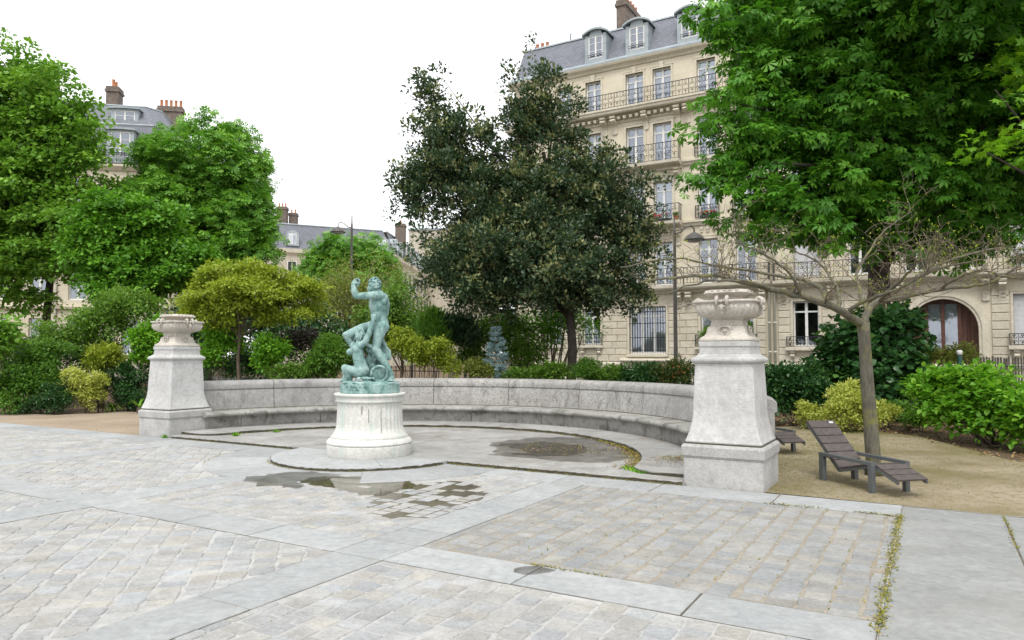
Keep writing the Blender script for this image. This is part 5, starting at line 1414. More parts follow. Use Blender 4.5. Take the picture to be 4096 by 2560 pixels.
for u in (16.9, 14.95):
    b = MB(); b.lathe([(0.05, 21.1), (0.05, 21.6), (0.09, 21.72), (0.04, 21.72)], 10, -u * 1.03, 1.5); b.build('vent_pipe', M['zinc'], A_, True)
for u in (5.44, 5.18):
    b = MB(); b.tube([(-u, -0.13, 0.1), (-u, -0.13, 18.2)], 0.065, 10)
    for z in (1.7, 3.2, 6.9, 10.1, 13.6): b.tube([(-u, -0.13, z), (-u, -0.13, z + 0.08)], 0.082, 10)
    b.build('downpipe', M['pipe'], A_, True)
# geranium boxes and a potted plant on the second-floor balcony
M['petal'] = plain('red_petals', (0.55, 0.03, 0.06), 0.6)
def rootpt(x, y, z):
    p = Matrix.Rotation(ROTZ, 4, 'Z') @ Vector((x, y, z)); o_ = LW(0, 30.0, 0); return (p.x + o_[0], p.y + o_[1], p.z)

# right-hand house with the arched doorway
B_ = thing('apartment_house', 'cream stone house with arched brown doorway half hidden behind the big chestnut', 'building', LW(0, 30.0, 0), ROTZ)
UR0, UR1 = -16.0, 5.24
COLS_R = [(3.02, 4.24), (0.7, 1.7), (-1.7, -0.7), (-3.9, -2.9), (-6.1, -4.88), (-8.6, -7.6), (-11.0, -10.0)]
gf_r = [(3.10, 4.32, 2.0, 4.30), (-6.1, -4.89, 2.02, 4.30), (-8.8, -7.6, 2.02, 4.30)]
ARC_U, ARC_Z, ARC_R = -2.2, 2.80, 1.38
rowsR = [(5.50, 7.88), (8.97, 11.25), (12.36, 14.55), (15.78, 17.70)]
holesR = H(gf_r) + [(-b_, -a, z0, z1) for (a, b_) in COLS_R for (z0, z1) in rowsR] + [(-ARC_U - ARC_R, -ARC_U + ARC_R, 0.0, ARC_Z + ARC_R + 0.001)]
b = MB(); wall_with_holes(b, -UR1, -UR0, 0.0, 18.5, holesR)
nA = 16
for i in range(nA):                                       # spandrels of the arch
    a0, a1 = math.pi * i / nA, math.pi * (i + 1) / nA
    p0 = (-ARC_U + ARC_R * math.cos(a0), ARC_Z + ARC_R * math.sin(a0)); p1 = (-ARC_U + ARC_R * math.cos(a1), ARC_Z + ARC_R * math.sin(a1))
    zt = ARC_Z + ARC_R + 0.001
    b.add([(p0[0], 0, p0[1]), (p0[0], 0, zt), (p1[0], 0, zt), (p1[0], 0, p1[1])], [[0, 1, 2, 3]])
    b.add([(p0[0], 0, p0[1]), (p1[0], 0, p1[1]), (p1[0], 0.5, p1[1]), (p0[0], 0.5, p0[1])], [[0, 1, 2, 3]])
b.add([(-UR1, 0.0, 0), (-UR1, 14, 0), (-UR1, 14, 18.5), (-UR1, 0.0, 18.5)], [[0, 3, 2, 1]]); b.add([(-UR0, 0, 0), (-UR0, 14, 0), (-UR0, 14, 18.5), (-UR0, 0, 18.5)], [[0, 1, 2, 3]])
b.add([(-UR1, 14, 0), (-UR0, 14, 0), (-UR0, 14, 18.5), (-UR1, 14, 18.5)], [[0, 3, 2, 1]]); b.add([(-UR1, 0, 18.5), (-UR0, 0, 18.5), (-UR0, 14, 18.5), (-UR1, 14, 18.5)], [[0, 1, 2, 3]])
for z in (5.0, 8.6, 12.0, 15.4): b.add([(-UR1, 0.56, z), (-UR0, 0.56, z), (-UR0, 14, z), (-UR1, 14, z)], [[0, 1, 2, 3]])
b.build('wall', M['wall'], B_)
b = MB()                                                   # moulded arch ring
for (r0, r1, pr_) in ((1.38, 1.50, 0.05), (1.50, 1.63, 0.10), (1.63, 1.78, 0.07)):
    n = 20; V = []
    for i in range(n + 3):
        if i == 0: q = [(-ARC_U + r0, 0.3), (-ARC_U + r1, 0.3)]
        elif i == n + 2: q = [(-ARC_U - r0, 0.3), (-ARC_U - r1, 0.3)]
        else:
            a = math.pi * (i - 1) / n; q = [(-ARC_U + r0 * math.cos(a), ARC_Z + r0 * math.sin(a)), (-ARC_U + r1 * math.cos(a), ARC_Z + r1 * math.sin(a))]
        V += [(q[0][0], -pr_, q[0][1]), (q[1][0], -pr_, q[1][1]), (q[1][0], 0.02, q[1][1]), (q[0][0], 0.02, q[0][1])]
    Fc = []
    for i in range(n + 2):
        for j in range(4): Fc.append([4 * i + j, 4 * i + (j + 1) % 4, 4 * i + 4 + (j + 1) % 4, 4 * i + 4 + j])
    b.add(V, Fc)
recalc(b.build('arch_moulding', M['trim'], B_))
b = MB(); xs = -ARC_U
pts = [(xs + 1.375 * math.cos(a), ARC_Z + 1.375 * math.sin(a)) for a in np.linspace(0, math.pi, 25)]
b.extr_y([(xs - 1.375, 0.3)] + [(xs + 1.375, 0.3)] + pts, 0.46, 0.52); dw = recalc(b.build('doorway_panel', M['door_wood'], B_))
for x in (0.66, 0.0, -0.66):
    b = MB(); b.box(xs + x - 0.075, 0.36, 1.6, xs + x + 0.075, 0.455, ARC_Z + math.sqrt(1.37 ** 2 - (abs(x) + 0.08) ** 2) - 0.02); b.build('door_post', M['door_wood'], dw)
for (a, e) in ((-0.58, -0.08), (0.08, 0.58)):
    b = MB(); V = []
    for i in range(13):
        x = xs + a + (e - a) * i / 12; yy = 0.44 + 0.012 * math.sin(i * 1.9); V += [(x, yy, 1.7), (x, yy, 3.95)]
    b.add(V, [[2 * i, 2 * i + 2, 2 * i + 3, 2 * i + 1] for i in range(12)]); b.build('door_curtain', M['curtain'], dw)
    b = MB(); b.add([(xs + a, 0.40, 1.7), (xs + e, 0.40, 1.7), (xs + e, 0.40, 3.95), (xs + a, 0.40, 3.95)], [[0, 1, 2, 3]]); b.build('door_pane', M['glass'], dw)
gq = random.Random(4)
for sg in (-1, 1):                                         # carved leafwork on the side leaves
    b = MB(); cx = xs + sg * 1.02
    for i in range(16):
        z = 1.8 + i * 0.11; sw = 0.13 * (1 - i / 20)
        for s2 in (-1, 1):
            pts = [(cx + s2 * sw * t_ * math.cos(t_ * 2.5) , 0.44, z + 0.10 * math.sin(t_ * 3)) for t_ in np.linspace(0.05, 1, 7)]
            b.tube(pts, 0.018, 5)
        b.ell((cx, 0.44, z), (0.035, 0.03, 0.04), 8, 6)
    b.build('carving', M['door_wood'], dw, True)
rusticate(B_, -5.05, -UR0, zs_[:10], H(gf_r) + [(-ARC_U - 1.72, -ARC_U + 1.72, 0, ARC_Z + 1.65)], 5, limit=280)
moulding(B_, -UR1 + 0.02, -UR0, [(0.0, 0.95), (-0.05, 0.95), (-0.05, 1.0), (-0.10, 1.04), (-0.10, 1.10), (-0.04, 1.19), (0.0, 1.19)], 'plinth_moulding')
window(B_, -4.32, -3.10, 2.0, 4.30); window(B_, 4.89, 6.1, 2.02, 4.30, blind=0.98); window(B_, 7.6, 8.8, 2.02, 4.30)
for (a, e, z) in ((2.92, 4.66, 2.0), (-6.3, -4.66, 2.02), (-9.0, -7.4, 2.02)):
    moulding(B_, -e, -a, [(-0.01, z - 0.20), (-0.28, z - 0.20), (-0.30, z - 0.16), (-0.30, z - 0.01), (-0.01, z - 0.003)], 'window_sill')
    railing(B_, -e + 0.05, -a - 0.05, z + 0.01, z + 0.52, -0.24, 0.3, 0.22)
    for x in (-e + 0.3, -a - 0.3): console(B_, x, z - 0.205, 0.30, 0.22, 0.20)
for (a, e, z0, z1) in gf_r: surround(B_, -e, -a, z0, z1, 0.10, 0.04)
moulding(B_, -UR1 + 0.05, -UR0, [(-0.01, 4.98), (-0.16, 4.98), (-0.20, 5.06), (-0.52, 5.14), (-0.58, 5.20), (-0.60, 5.34), (-0.01, 5.36)], 'balcony_slab')
railing(B_, -UR1 + 0.1, -UR0 - 3, 5.38, 6.22, -0.52, 0.40, 0.5)
for u in (4.75, 2.5, -3.88, -0.5, -4.50, -6.6, -9.2): console(B_, -u, 4.975, 0.62, 0.46, 0.28, 0.30)
for r, (z0, z1) in enumerate(rowsR):
    for c, (a, e) in enumerate(COLS_R):
        bl = {(0, 0): 0.95, (0, 4): 0.98, (1, 4): 0.98, (2, 4): 0.5}.get((r, c))
        window(B_, -e, -a, z0, z1, blind=bl, curtain=(c in (2, 5)))
        surround(B_, -e, -a, z0, z1, 0.14, 0.05)
        if r in (1, 2): railing(B_, -e - 0.1, -a + 0.1, z0 + 0.08, z0 + 0.72, -0.16, 0.3, 0.15)
for zb in (8.72, 12.10):
    moulding(B_, -UR1 + 0.02, -UR0, [(-0.01, zb - 0.10), (-0.10, zb - 0.10), (-0.14, zb + 0.02), (-0.22, zb + 0.08), (-0.22, zb + 0.18), (-0.01, zb + 0.20)], 'string_course')
moulding(B_, -UR1 + 0.02, -UR0, [(-0.01, 15.30), (-0.10, 15.30), (-0.14, 15.38), (-0.50, 15.42), (-0.56, 15.48), (-0.58, 15.58), (-0.64, 15.64), (-0.64, 15.74), (-0.01, 15.76)], 'balcony_slab')
railing(B_, -UR1 + 0.1, -UR0 - 3, 15.78, 16.62, -0.58, 0.40, 0.5)
moulding(B_, -UR1 + 0.005, -UR0, [(0.2, 18.20), (-0.08, 18.20), (-0.12, 18.28), (-0.18, 18.34), (-0.30, 18.42), (-0.34, 18.50), (-0.36, 18.56), (0.2, 18.62)], 'cornice')
b = MB(); b.extr_x([(-0.06, 18.625), (0.06, 18.86), (1.22, 21.10), (1.45, 21.22), (10, 22.4), (14, 18.8), (14, 18.6), (0.0, 18.6)], -UR1 + 0.03, -UR0); recalc(b.build('roof', M['slate'], B_))
b = MB(); b.extr_x([(-0.36, 18.565), (-0.36, 18.66), (-0.06, 18.80), (0.03, 18.92), (0.08, 18.86), (-0.05, 18.63)], -UR1 + 0.005, -UR0); recalc(b.build('zinc_eaves', M['zinc'], B_))

# house behind the trees on the left
LBX, LBY = -23.0, 48.5
C_ = thing('apartment_house', 'tall stone house with slate roof showing above the trees on the left', 'building', (LBX, LBY, 0), math.radians(10))
WL = 17.0
colsC = [(-16.2, -15.1), (-13.6, -12.5), (-11.0, -9.9), (-8.6, -7.5), (-6.3, -5.2), (-3.0, -1.9)]
rowC = [(1.6, 4.0), (5.2, 7.5), (8.4, 10.6), (11.4, 13.4)]
b = MB(); wall_with_holes(b, -WL, 0.0, 0.0, 14.2, [(a, e, c, d) for (a, e) in colsC for (c, d) in rowC])
b.add([(0, 0, 0), (0, 12, 0), (0, 12, 14.2), (0, 0, 14.2)], [[0, 1, 2, 3]]); b.add([(-WL, 12, 0), (-WL, 0, 0), (-WL, 0, 14.2), (-WL, 12, 14.2)], [[0, 1, 2, 3]]); b.add([(-WL, 12, 0), (0, 12, 0), (0, 12, 14.2), (-WL, 12, 14.2)], [[0, 3, 2, 1]])
b.build('wall', M['wall'], C_)
for (a, e) in colsC:
    for (c, d) in rowC: window(C_, a, e, c, d, curtain=(c > 5))
for z in (4.6, 7.9, 11.0): moulding(C_, -WL, 0.02, [(-0.01, z), (-0.18, z), (-0.22, z + 0.14), (-0.01, z + 0.16)], 'string_course')
moulding(C_, -WL, 0.1, [(0.2, 13.9), (-0.10, 13.9), (-0.34, 14.16), (-0.34, 14.3), (0.2, 14.34)], 'cornice')
railing(C_, -WL, 0.05, 14.36, 15.1, -0.28, 0.5)
b = MB()
lo = [(-WL, 0.15), (0.0, 0.15), (0.0, 11.8), (-WL, 11.8)]; mi = [(-WL, 0.75), (-1.5, 0.75), (-0.7, 1.9), (-0.7, 11.0), (-WL, 11.0)]
lo = [(-WL, 0.15), (-1.1, 0.15), (0.0, 1.4), (0.0, 11.8), (-WL, 11.8)]; up = [(-WL, 1.9), (-2.4, 1.9), (-1.6, 2.8), (-1.6, 10.0), (-WL, 10.0)]
V = [(p[0], p[1], 14.34) for p in lo] + [(p[0], p[1], 17.3) for p in mi] + [(p[0], p[1], 18.95) for p in up]
Fc = []
for k_ in (0, 5):
    for i in range(5): Fc.append([k_ + i, k_ + (i + 1) % 5, k_ + 5 + (i + 1) % 5, k_ + 5 + i])
Fc.append([10, 11, 12, 13, 14]); b.add(V, Fc); b.build('roof', M['slate'], C_)
b = MB()
for k_, z in ((mi, 17.3), (up, 18.95)):
    for i in range(3): b.tube([(k_[i][0], k_[i][1], z), (k_[i + 1][0], k_[i + 1][1], z)], 0.07, 6)
b.build('zinc_ridge', M['zinc'], C_)
for x in (-16.0, -12.9, -9.9, -6.9, -3.9): dormer(C_, x - 0.1, x + 1.15, 14.9, 16.6, 0.05, 0.9, 0.05)
for x in (-13.2, -8.2, -4.0): dormer(C_, x - 0.1, x + 1.2, 17.25, 18.35, 1.0, 1.2, 0.05)
b = MB(); b.add([(-2.0, 1.22, 17.55), (-1.5, 1.62, 17.55), (-1.75, 2.28, 18.45), (-2.25, 1.86, 18.45)], [[0, 1, 2, 3]]); b.build('roof_window', M['glass'], C_)
chimney(C_, -5.4, -4.6, 3.0, 4.0, 18.5, 20.7, 2); chimney(C_, -2.6, -0.9, 5.2, 5.9, 17.6, 20.2, 5); chimney(C_, -11, -9.2, 4, 4.8, 18.5, 21.0, 4)
b = MB(); b.tube([(-7.0, -0.12, 0.1), (-7.0, -0.12, 13.9)], 0.07, 8); b.build('downpipe', M['pipe'], C_)

# house far down the street: front to the left, long side running away
D_ = thing('apartment_house', 'distant slate roofed corner house between the trees behind the statue', 'building', (-16.5, 100.0, 0), 0.0)
fd = np.array([-0.91, -0.41]); sd_ = np.array([0.075, 0.997])
def fpt(o0, d, n_, s, off, z): return (o0[0] + d[0] * s + n_[0] * off, o0[1] + d[1] * s + n_[1] * off, z)
for (d, L, n_) in ((fd, 17.0, np.array([0.41, -0.91])), (sd_, 90.0, np.array([0.997, -0.075]))):
    o0 = np.array([0.0, 0.0])
    b = MB(); b.add([fpt(o0, d, n_, 0, 0, 0), fpt(o0, d, n_, L, 0, 0), fpt(o0, d, n_, L, 0, 15.2), fpt(o0, d, n_, 0, 0, 15.2)], [[0, 1, 2, 3]]); recalc(b.build('wall', M['farwall'], D_))
    b = MB(); b.add([fpt(o0, d, n_, -0.3, 0.3, 15.0), fpt(o0, d, n_, L, 0.3, 15.0), fpt(o0, d, n_, L, 0.35, 15.5), fpt(o0, d, n_, -0.3, 0.35, 15.5), fpt(o0, d, n_, 0, 0, 14.6), fpt(o0, d, n_, L, 0, 14.6), fpt(o0, d, n_, 0, -0.2, 15.5), fpt(o0, d, n_, L, -0.2, 15.5)], [[0, 1, 2, 3], [4, 5, 1, 0], [3, 2, 7, 6]]); b.build('cornice', M['trim'], D_)
    b = MB(); b.add([fpt(o0, d, n_, -0.1, 0.1, 15.5), fpt(o0, d, n_, L, 0.1, 15.5), fpt(o0, d, n_, L, -1.3, 18.9), fpt(o0, d, n_, 1.2, -1.3, 18.9), fpt(o0, d, n_, L, -8, 19.6), fpt(o0, d, n_, 4, -8, 19.6)], [[0, 1, 2, 3], [3, 2, 4, 5]]); b.build('roof', M['slate'], D_)
    n = int(L / 3.0)
    for i in range(n):
        s0 = 1.0 + i * 3.0
        for (z0, z1) in ((1.5, 4.0), (5.0, 7.4), (8.4, 10.8), (11.7, 13.9)):
            b = MB()
            for (a, e, f, h) in ((s0, s0 + 1.2, z0, z1),): b.add([fpt(o0, d, n_, a, 0.03, f), fpt(o0, d, n_, e, 0.03, f), fpt(o0, d, n_, e, 0.03, h), fpt(o0, d, n_, a, 0.03, h)], [[0, 1, 2, 3]])
            wd_ = recalc(b.build('window', M['white'], D_))
            for (a, e) in ((s0 + 0.1, s0 + 0.55), (s0 + 0.65, s0 + 1.1)):
                b = MB(); b.add([fpt(o0, d, n_, a, 0.05, z0 + 0.1), fpt(o0, d, n_, e, 0.05, z0 + 0.1), fpt(o0, d, n_, e, 0.05, z1 - 0.1), fpt(o0, d, n_, a, 0.05, z1 - 0.1)], [[0, 1, 2, 3]]); recalc(b.build('pane', M['darkroom'], wd_))
        for z in (4.4, 7.9, 11.2):
            pass
        if i % 2 == 0 or L > 40:
            b = MB(); pr_ = [(s0 - 0.25, 15.9)] + [(s0 + 0.6 - 0.85 * math.cos(t), 17.2 + 0.75 * math.sin(t)) for t in np.linspace(0, math.pi, 9)] + [(s0 + 1.45, 15.9)]
            V = [fpt(o0, d, n_, p[0], 0.15, p[1]) for p in pr_] + [fpt(o0, d, n_, p[0], -1.1, p[1]) for p in pr_]; m = len(pr_)
            b.add(V, [list(range(m))] + [[j, (j + 1) % m, m + (j + 1) % m, m + j] for j in range(m)]); dm = recalc(b.build('dormer', M['zinc'], D_))
            b = MB(); b.add([fpt(o0, d, n_, s0 + 0.1, 0.17, 16.1), fpt(o0, d, n_, s0 + 1.1, 0.17, 16.1), fpt(o0, d, n_, s0 + 1.1, 0.17, 17.5), fpt(o0, d, n_, s0 + 0.1, 0.17, 17.5)], [[0, 1, 2, 3]]); wf = recalc(b.build('window_frame', M['white'], dm))
            for (a, e) in ((s0 + 0.18, s0 + 0.55), (s0 + 0.65, s0 + 1.02)):
                b = MB(); b.add([fpt(o0, d, n_, a, 0.18, 16.2), fpt(o0, d, n_, e, 0.18, 16.2), fpt(o0, d, n_, e, 0.18, 17.4), fpt(o0, d, n_, a, 0.18, 17.4)], [[0, 1, 2, 3]]); recalc(b.build('pane', M['glass'], dm))
    b = MB(); b.tube([fpt(o0, d, n_, 1.2, -1.3, 18.95), fpt(o0, d, n_, L, -1.3, 18.95)], 0.12, 6); b.build('zinc_ridge', M['zinc'], D_)
chimney(D_, -15.3, -14.0, -3.2, -2.2, 18.4, 21.6, 3); chimney(D_, -14.0, -13.0, -2.0, -1.0, 18.4, 21.0, 2)
chimney(D_, -0.6, 0.8, 5.0, 6.5, 18.0, 20.8, 2)
E_ = thing('party_wall_house', 'blank pale side wall rising behind the distant corner house', 'building', (-14.0, 125.0, 0), math.radians(-4))
b = MB(); b.box(-4, 0, 0, 4.5, 14, 23.3); b.box(0.5, 16, 0, 6.5, 60, 21.5); b.build('wall', M['farwall'], E_)
b = MB(); b.box(-4.2, -0.2, 23.3, 4.7, 14.2, 23.6); b.build('coping', M['zinc'], E_)
chimney(E_, 2.0, 4.0, 3, 5, 23.6, 24.8, 3)
# ------------------------------------------------------------------ foliage
def bark(name, c1, c2, lichen=None, sc=8.0):
    k = NT(name)
    n = k.noise(sc, 6, 0.7, k.vec((2.2, 2.2, 0.6)))
    c = k.ramp(n, [(0.3, c1), (0.7, c2)])
    if lichen: c = k.mix(k.ramp(k.noise(5.0, 6, 0.7), [(0.50, 0.0), (0.66, 0.75)]), c, lichen)
    k.bsdf(c, 0.9, k.bump(n, 0.7, 0.03)); return k.m
M['bark'] = bark('dark_bark', (0.030, 0.025, 0.021), (0.075, 0.062, 0.050))
M['bark_grey'] = bark('grey_bark', (0.07, 0.065, 0.048), (0.165, 0.155, 0.118), (0.20, 0.195, 0.055), 10)
M['bark_brown'] = bark('brown_bark', (0.09, 0.07, 0.05), (0.19, 0.155, 0.115))
M['twig_red'] = bark('twig', (0.09, 0.07, 0.05), (0.20, 0.165, 0.115))
M['twig_grey'] = bark('pale_twig', (0.20, 0.175, 0.13), (0.33, 0.30, 0.22))
def LM(name, a, b_, c, trans=0.38, rough=0.45, spec=0.3): M[name] = leafmat(name, [(0.0, a), (0.5, b_), (1.0, c)], trans, rough, spec)
LM('lf_lime', (0.062, 0.160, 0.018), (0.160, 0.335, 0.038), (0.35, 0.56, 0.09), 0.36)
LM('lf_chest', (0.055, 0.165, 0.018), (0.140, 0.335, 0.038), (0.34, 0.58, 0.09), 0.36)
LM('lf_chest_r', (0.032, 0.118, 0.013), (0.090, 0.265, 0.024), (0.23, 0.48, 0.05), 0.36)
LM('lf_maple', (0.075, 0.213, 0.014), (0.161, 0.368, 0.021), (0.322, 0.506, 0.030), 0.45)
LM('lf_mapleleaf', (0.045, 0.140, 0.014), (0.115, 0.295, 0.026), (0.28, 0.53, 0.06), 0.36)
LM('lf_oak', (0.026, 0.057, 0.029), (0.068, 0.116, 0.055), (0.300, 0.305, 0.130), 0.25, 0.42, 0.35)
LM('lf_yellow', (0.14, 0.21, 0.018), (0.29, 0.375, 0.038), (0.50, 0.53, 0.085), 0.4)
LM('lf_olive', (0.11, 0.155, 0.025), (0.21, 0.25, 0.05), (0.34, 0.36, 0.10), 0.35)
LM('lf_dark', (0.019, 0.066, 0.020), (0.041, 0.120, 0.031), (0.120, 0.252, 0.054), 0.28, 0.35, 0.45)
LM('lf_mid', (0.054, 0.138, 0.019), (0.108, 0.240, 0.031), (0.228, 0.372, 0.060), 0.4)
LM('lf_bright', (0.073, 0.213, 0.018), (0.151, 0.364, 0.029), (0.314, 0.515, 0.050), 0.42)
LM('lf_varieg', (0.16, 0.26, 0.04), (0.48, 0.52, 0.10), (0.72, 0.72, 0.30), 0.35)
LM('lf_blue', (0.15, 0.25, 0.26), (0.26, 0.39, 0.41), (0.42, 0.55, 0.57), 0.2)
LM('lf_broom', (0.020, 0.050, 0.025), (0.04, 0.085, 0.04), (0.075, 0.13, 0.05), 0.15)
LM('lf_orange', (0.03, 0.065, 0.018), (0.07, 0.12, 0.03), (0.40, 0.14, 0.04), 0.3)
LM('lf_purple', (0.022, 0.018, 0.016), (0.048, 0.036, 0.030), (0.085, 0.075, 0.05), 0.2)
LM('lf_palm', (0.10, 0.16, 0.05), (0.20, 0.27, 0.10), (0.32, 0.38, 0.17), 0.3)
LM('lf_plain', (0.073, 0.168, 0.022), (0.140, 0.269, 0.039), (0.258, 0.403, 0.067), 0.4)
RD = np.random.default_rng
def unit(g, n): return nrm(g.normal(size=(n, 3)))
def crown(name, parent, lobes, mat, kind, size, nclump, per, clump, seed, sub=26, subr=(0.20, 0.36), droop=0.25, flat=0.6, inner=0.25, young=0.0, width=1.0, upb=0.7, origin=(0, 0, 0), out=0.5, zmin=None, pad=0.0, aniso=None, shell=(0.62, 0.98)):
    """leaves gathered in clumps over a lumpy volume made of ellipsoids (cx,cy,cz,rx,ry,rz), given in the parent's frame"""
    g = RD(seed); subs = []
    lob = [np.array(l, float) for l in lobes]
    vol = np.array([(l[3] * l[4] * l[5]) ** (2 / 3) for l in lob]); vol /= vol.sum()
    for l, v in zip(lob, vol):
        m = max(6, int(sub * len(lob) * v)); d = unit(g, m)
        rr = (l[3] * l[4] * l[5]) ** (1 / 3)
        c = l[:3] + d * l[3:] * g.uniform(*shell, (m, 1))
        for q, dd in zip(c, d): subs.append((*q, rr * g.uniform(*subr), *dd, *l[:3]))
        mi = max(2, int(m * inner))
        c = l[:3] + unit(g, mi) * l[3:] * g.uniform(0.1, 0.55, (mi, 1))
        for q in c: subs.append((*q, rr * g.uniform(subr[1], subr[1] * 1.3), 0, 0, 0.3, *l[:3]))
    S = np.array(subs); p = S[:, 3] ** 2; p /= p.sum()
    idx = g.choice(len(S), nclump, p=p)
    d = nrm(unit(g, nclump) + S[idx, 4:7] * out + np.array([0, 0, 0.25]))
    if aniso:                                           # sub-lobes drawn out into layered boughs that reach outward and sag
        e1 = S[:, 4:7] * np.array([1, 1, 0.25]) + g.normal(0, 0.15, (len(S), 3)); e1[:, 2] -= 0.12; e1 = nrm(e1)
        e2 = nrm(np.cross(np.array([0, 0, 1.0]), e1)); e3 = np.cross(e1, e2)
        q = d * g.uniform(0.35, 1.05, nclump)[:, None] * S[idx, 3][:, None] * np.array(aniso)
        C = S[idx, :3] + e1[idx] * q[:, 0:1] + e2[idx] * q[:, 1:2] + e3[idx] * q[:, 2:3]
        d = nrm(e1[idx] * d[:, 0:1] * 0.7 + e2[idx] * d[:, 1:2] * 0.7 + e3[idx] * np.abs(d[:, 2:3]) + np.array([0, 0, 0.3]))
    else:
        C = S[idx, :3] + d * (S[idx, 3] * g.uniform(0.55, 1.05, nclump))[:, None]
    if zmin is not None:
        keep = C[:, 2] > zmin + g.normal(0, 0.15, len(C)); C = C[keep]; d = d[keep]
    nc = len(C); tc = g.random(nc)
    k = g.poisson(per, nc).clip(1); li = np.repeat(np.arange(nc), k); n = len(li)
    off = unit(g, n) * (g.random(n) ** 0.45)[:, None] * clump * 1.75
    dn = d[li]; pn = nrm(d * (1 - pad) + np.array([0, 0, pad]) + g.normal(0, 0.12, d.shape))[li]
    off -= pn * (np.sum(off * pn, 1) * (1 - flat))[:, None]
    if pad: off[:, 2] -= 0.35 * np.sum(off[:, :2] ** 2, 1) / clump * 0.5     # sprays arch over
    P = C[li] + off
    A = nrm(off / clump * 0.55 + dn * 0.55 + g.normal(size=(n, 3)) * 0.45 + np.array([0, 0, -droop]))
    Nn = nrm(dn * 0.45 + np.array([0, 0, upb]) + g.normal(size=(n, 3)) * 0.38)
    t = 0.42 * tc[li] + 0.36 * g.random(n) + 0.1
    if young:                                           # young shoots: whole clumps, mostly their outer leaves
        yc = (tc > 1 - young)[li]; pr = np.where(yc, np.where(np.sum(off * dn, 1) > 0.0, 0.8, 0.25), 0.03)
        t = np.where(g.random(n) < pr, 0.70 + 0.30 * g.random(n), t * 0.72)
    me = leaf_mesh(name, P - np.array(origin), A, Nn, size * g.uniform(0.65, 1.25, n), t, kind, mat, width)
    o = mk_obj(name, me, parent)
    return o, S
def limbs(name, parent, base, top, r0, subs, mat, seed, n=14, trunk_bend=0.15, origin=(0, 0, 0), r1=None, frac=(0.35, 0.95)):
    """tapered trunk as one mesh, limbs reaching into the crown as another"""
    g = random.Random(seed); base = np.array(base, float); top = np.array(top, float)
    pts = []; m = 9
    bend = np.array([g.gauss(0, trunk_bend), g.gauss(0, trunk_bend), 0])
    for i in range(m):
        t = i / (m - 1); pts.append(base + (top - base) * t + bend * math.sin(t * math.pi) + np.array([g.gauss(0, 0.02), g.gauss(0, 0.02), 0]))
    r1 = r1 or r0 * 0.35
    rad = [r0 * (1.35 if i == 0 else 1.0) * (1 - i / (m - 1)) + r1 * (i / (m - 1)) for i in range(m)]
    b = MB(); b.tube([p - origin for p in pts], rad, 10); b.build('trunk', mat, parent, True)
    b = MB()
    order = list(range(len(subs))); g.shuffle(order)
    for j in order[:n]:
        tgt = np.array(subs[j][:3]); t = g.uniform(*frac); k0 = t * (m - 1); i0 = int(min(m - 2, k0)); s = pts[i0] + (pts[i0 + 1] - pts[i0]) * (k0 - i0)
        rs = (rad[i0] + (rad[i0 + 1] - rad[i0]) * (k0 - i0)) * 0.55
        mid = s + (tgt - s) * 0.5 + np.array([g.gauss(0, 0.12), g.gauss(0, 0.12), g.uniform(0.0, 0.25)]) * np.linalg.norm(tgt - s) * 0.5
        q = [s, s + (mid - s) * 0.5 + np.array([0, 0, 0.05]), mid, mid + (tgt - mid) * 0.55, tgt]
        b.tube([p - origin for p in q], [rs, rs * 0.8, rs * 0.55, rs * 0.35, rs * 0.12], 6)
    b.build('limbs', mat, parent, True)
def pxl(px, py, rx, ry, Y, ryd=None):
    """ellipsoid covering rx, ry photo pixels round px, py at distance Y"""
    c = at(px, py, Y); k_ = Y / F_PX
    return (c[0], c[1], c[2], rx * k_, (ryd if ryd is not None else rx * k_ * 0.8), ry * k_)
def shift(l, o): return (l[0] - o[0], l[1] - o[1], l[2] - o[2], *l[3:])
def tree(name, label, base_px, Y, lobes_px, mat, kind, size, nclump, per, clump, seed, trunk_r, barkm='bark', nl=16, top=None, cat='tree', group=None, base_xy=None, frac=(0.35, 0.95), **kw):
    if base_xy is None: bx = at(base_px, 1419, Y); bx = (bx[0], bx[1])
    else: bx = base_xy
    o = np.array([bx[0], bx[1], -0.05])
    t = thing(name, label, cat, tuple(o), 0.0, group)
    L = [shift(pxl(*l), o) for l in lobes_px]
    fill = kw.pop('fill', 0); over = kw.pop('over', [])
    cr_, S = crown('crown', t, L, M[mat], kind, size, nclump, per, clump, seed, **kw)
    if fill:                                            # leaf mass added to darken the crown's inside, plus unseen overhang
        Li = [(l[0], l[1] + 0.2, l[2], l[3] * 0.62, l[4] * 0.62, l[5] * 0.62) for l in L]
        Li += [shift(pxl(*l), o) for l in over]
        pk = kind.startswith('palm')
        crown('shade_leaves', t, Li, M[mat], 'palm1' if pk else 'leaf', size * (1.0 if pk else 1.2), fill, 7 if pk else 13, 0.34, seed + 7, sub=20, subr=(0.3, 0.5), width=1.15, inner=1.0, droop=0.5 if pk else 0.3, pad=0.4)
    zc = max(l[2] for l in L)
    tp = np.array(top if top is not None else (np.mean([l[0] for l in L]) * 0.5, np.mean([l[1] for l in L]) * 0.5, zc))
    limbs('trunk', t, (0, 0, 0), tp, trunk_r, S, M[barkm], seed + 1, nl, origin=np.zeros(3), frac=frac)
    return t
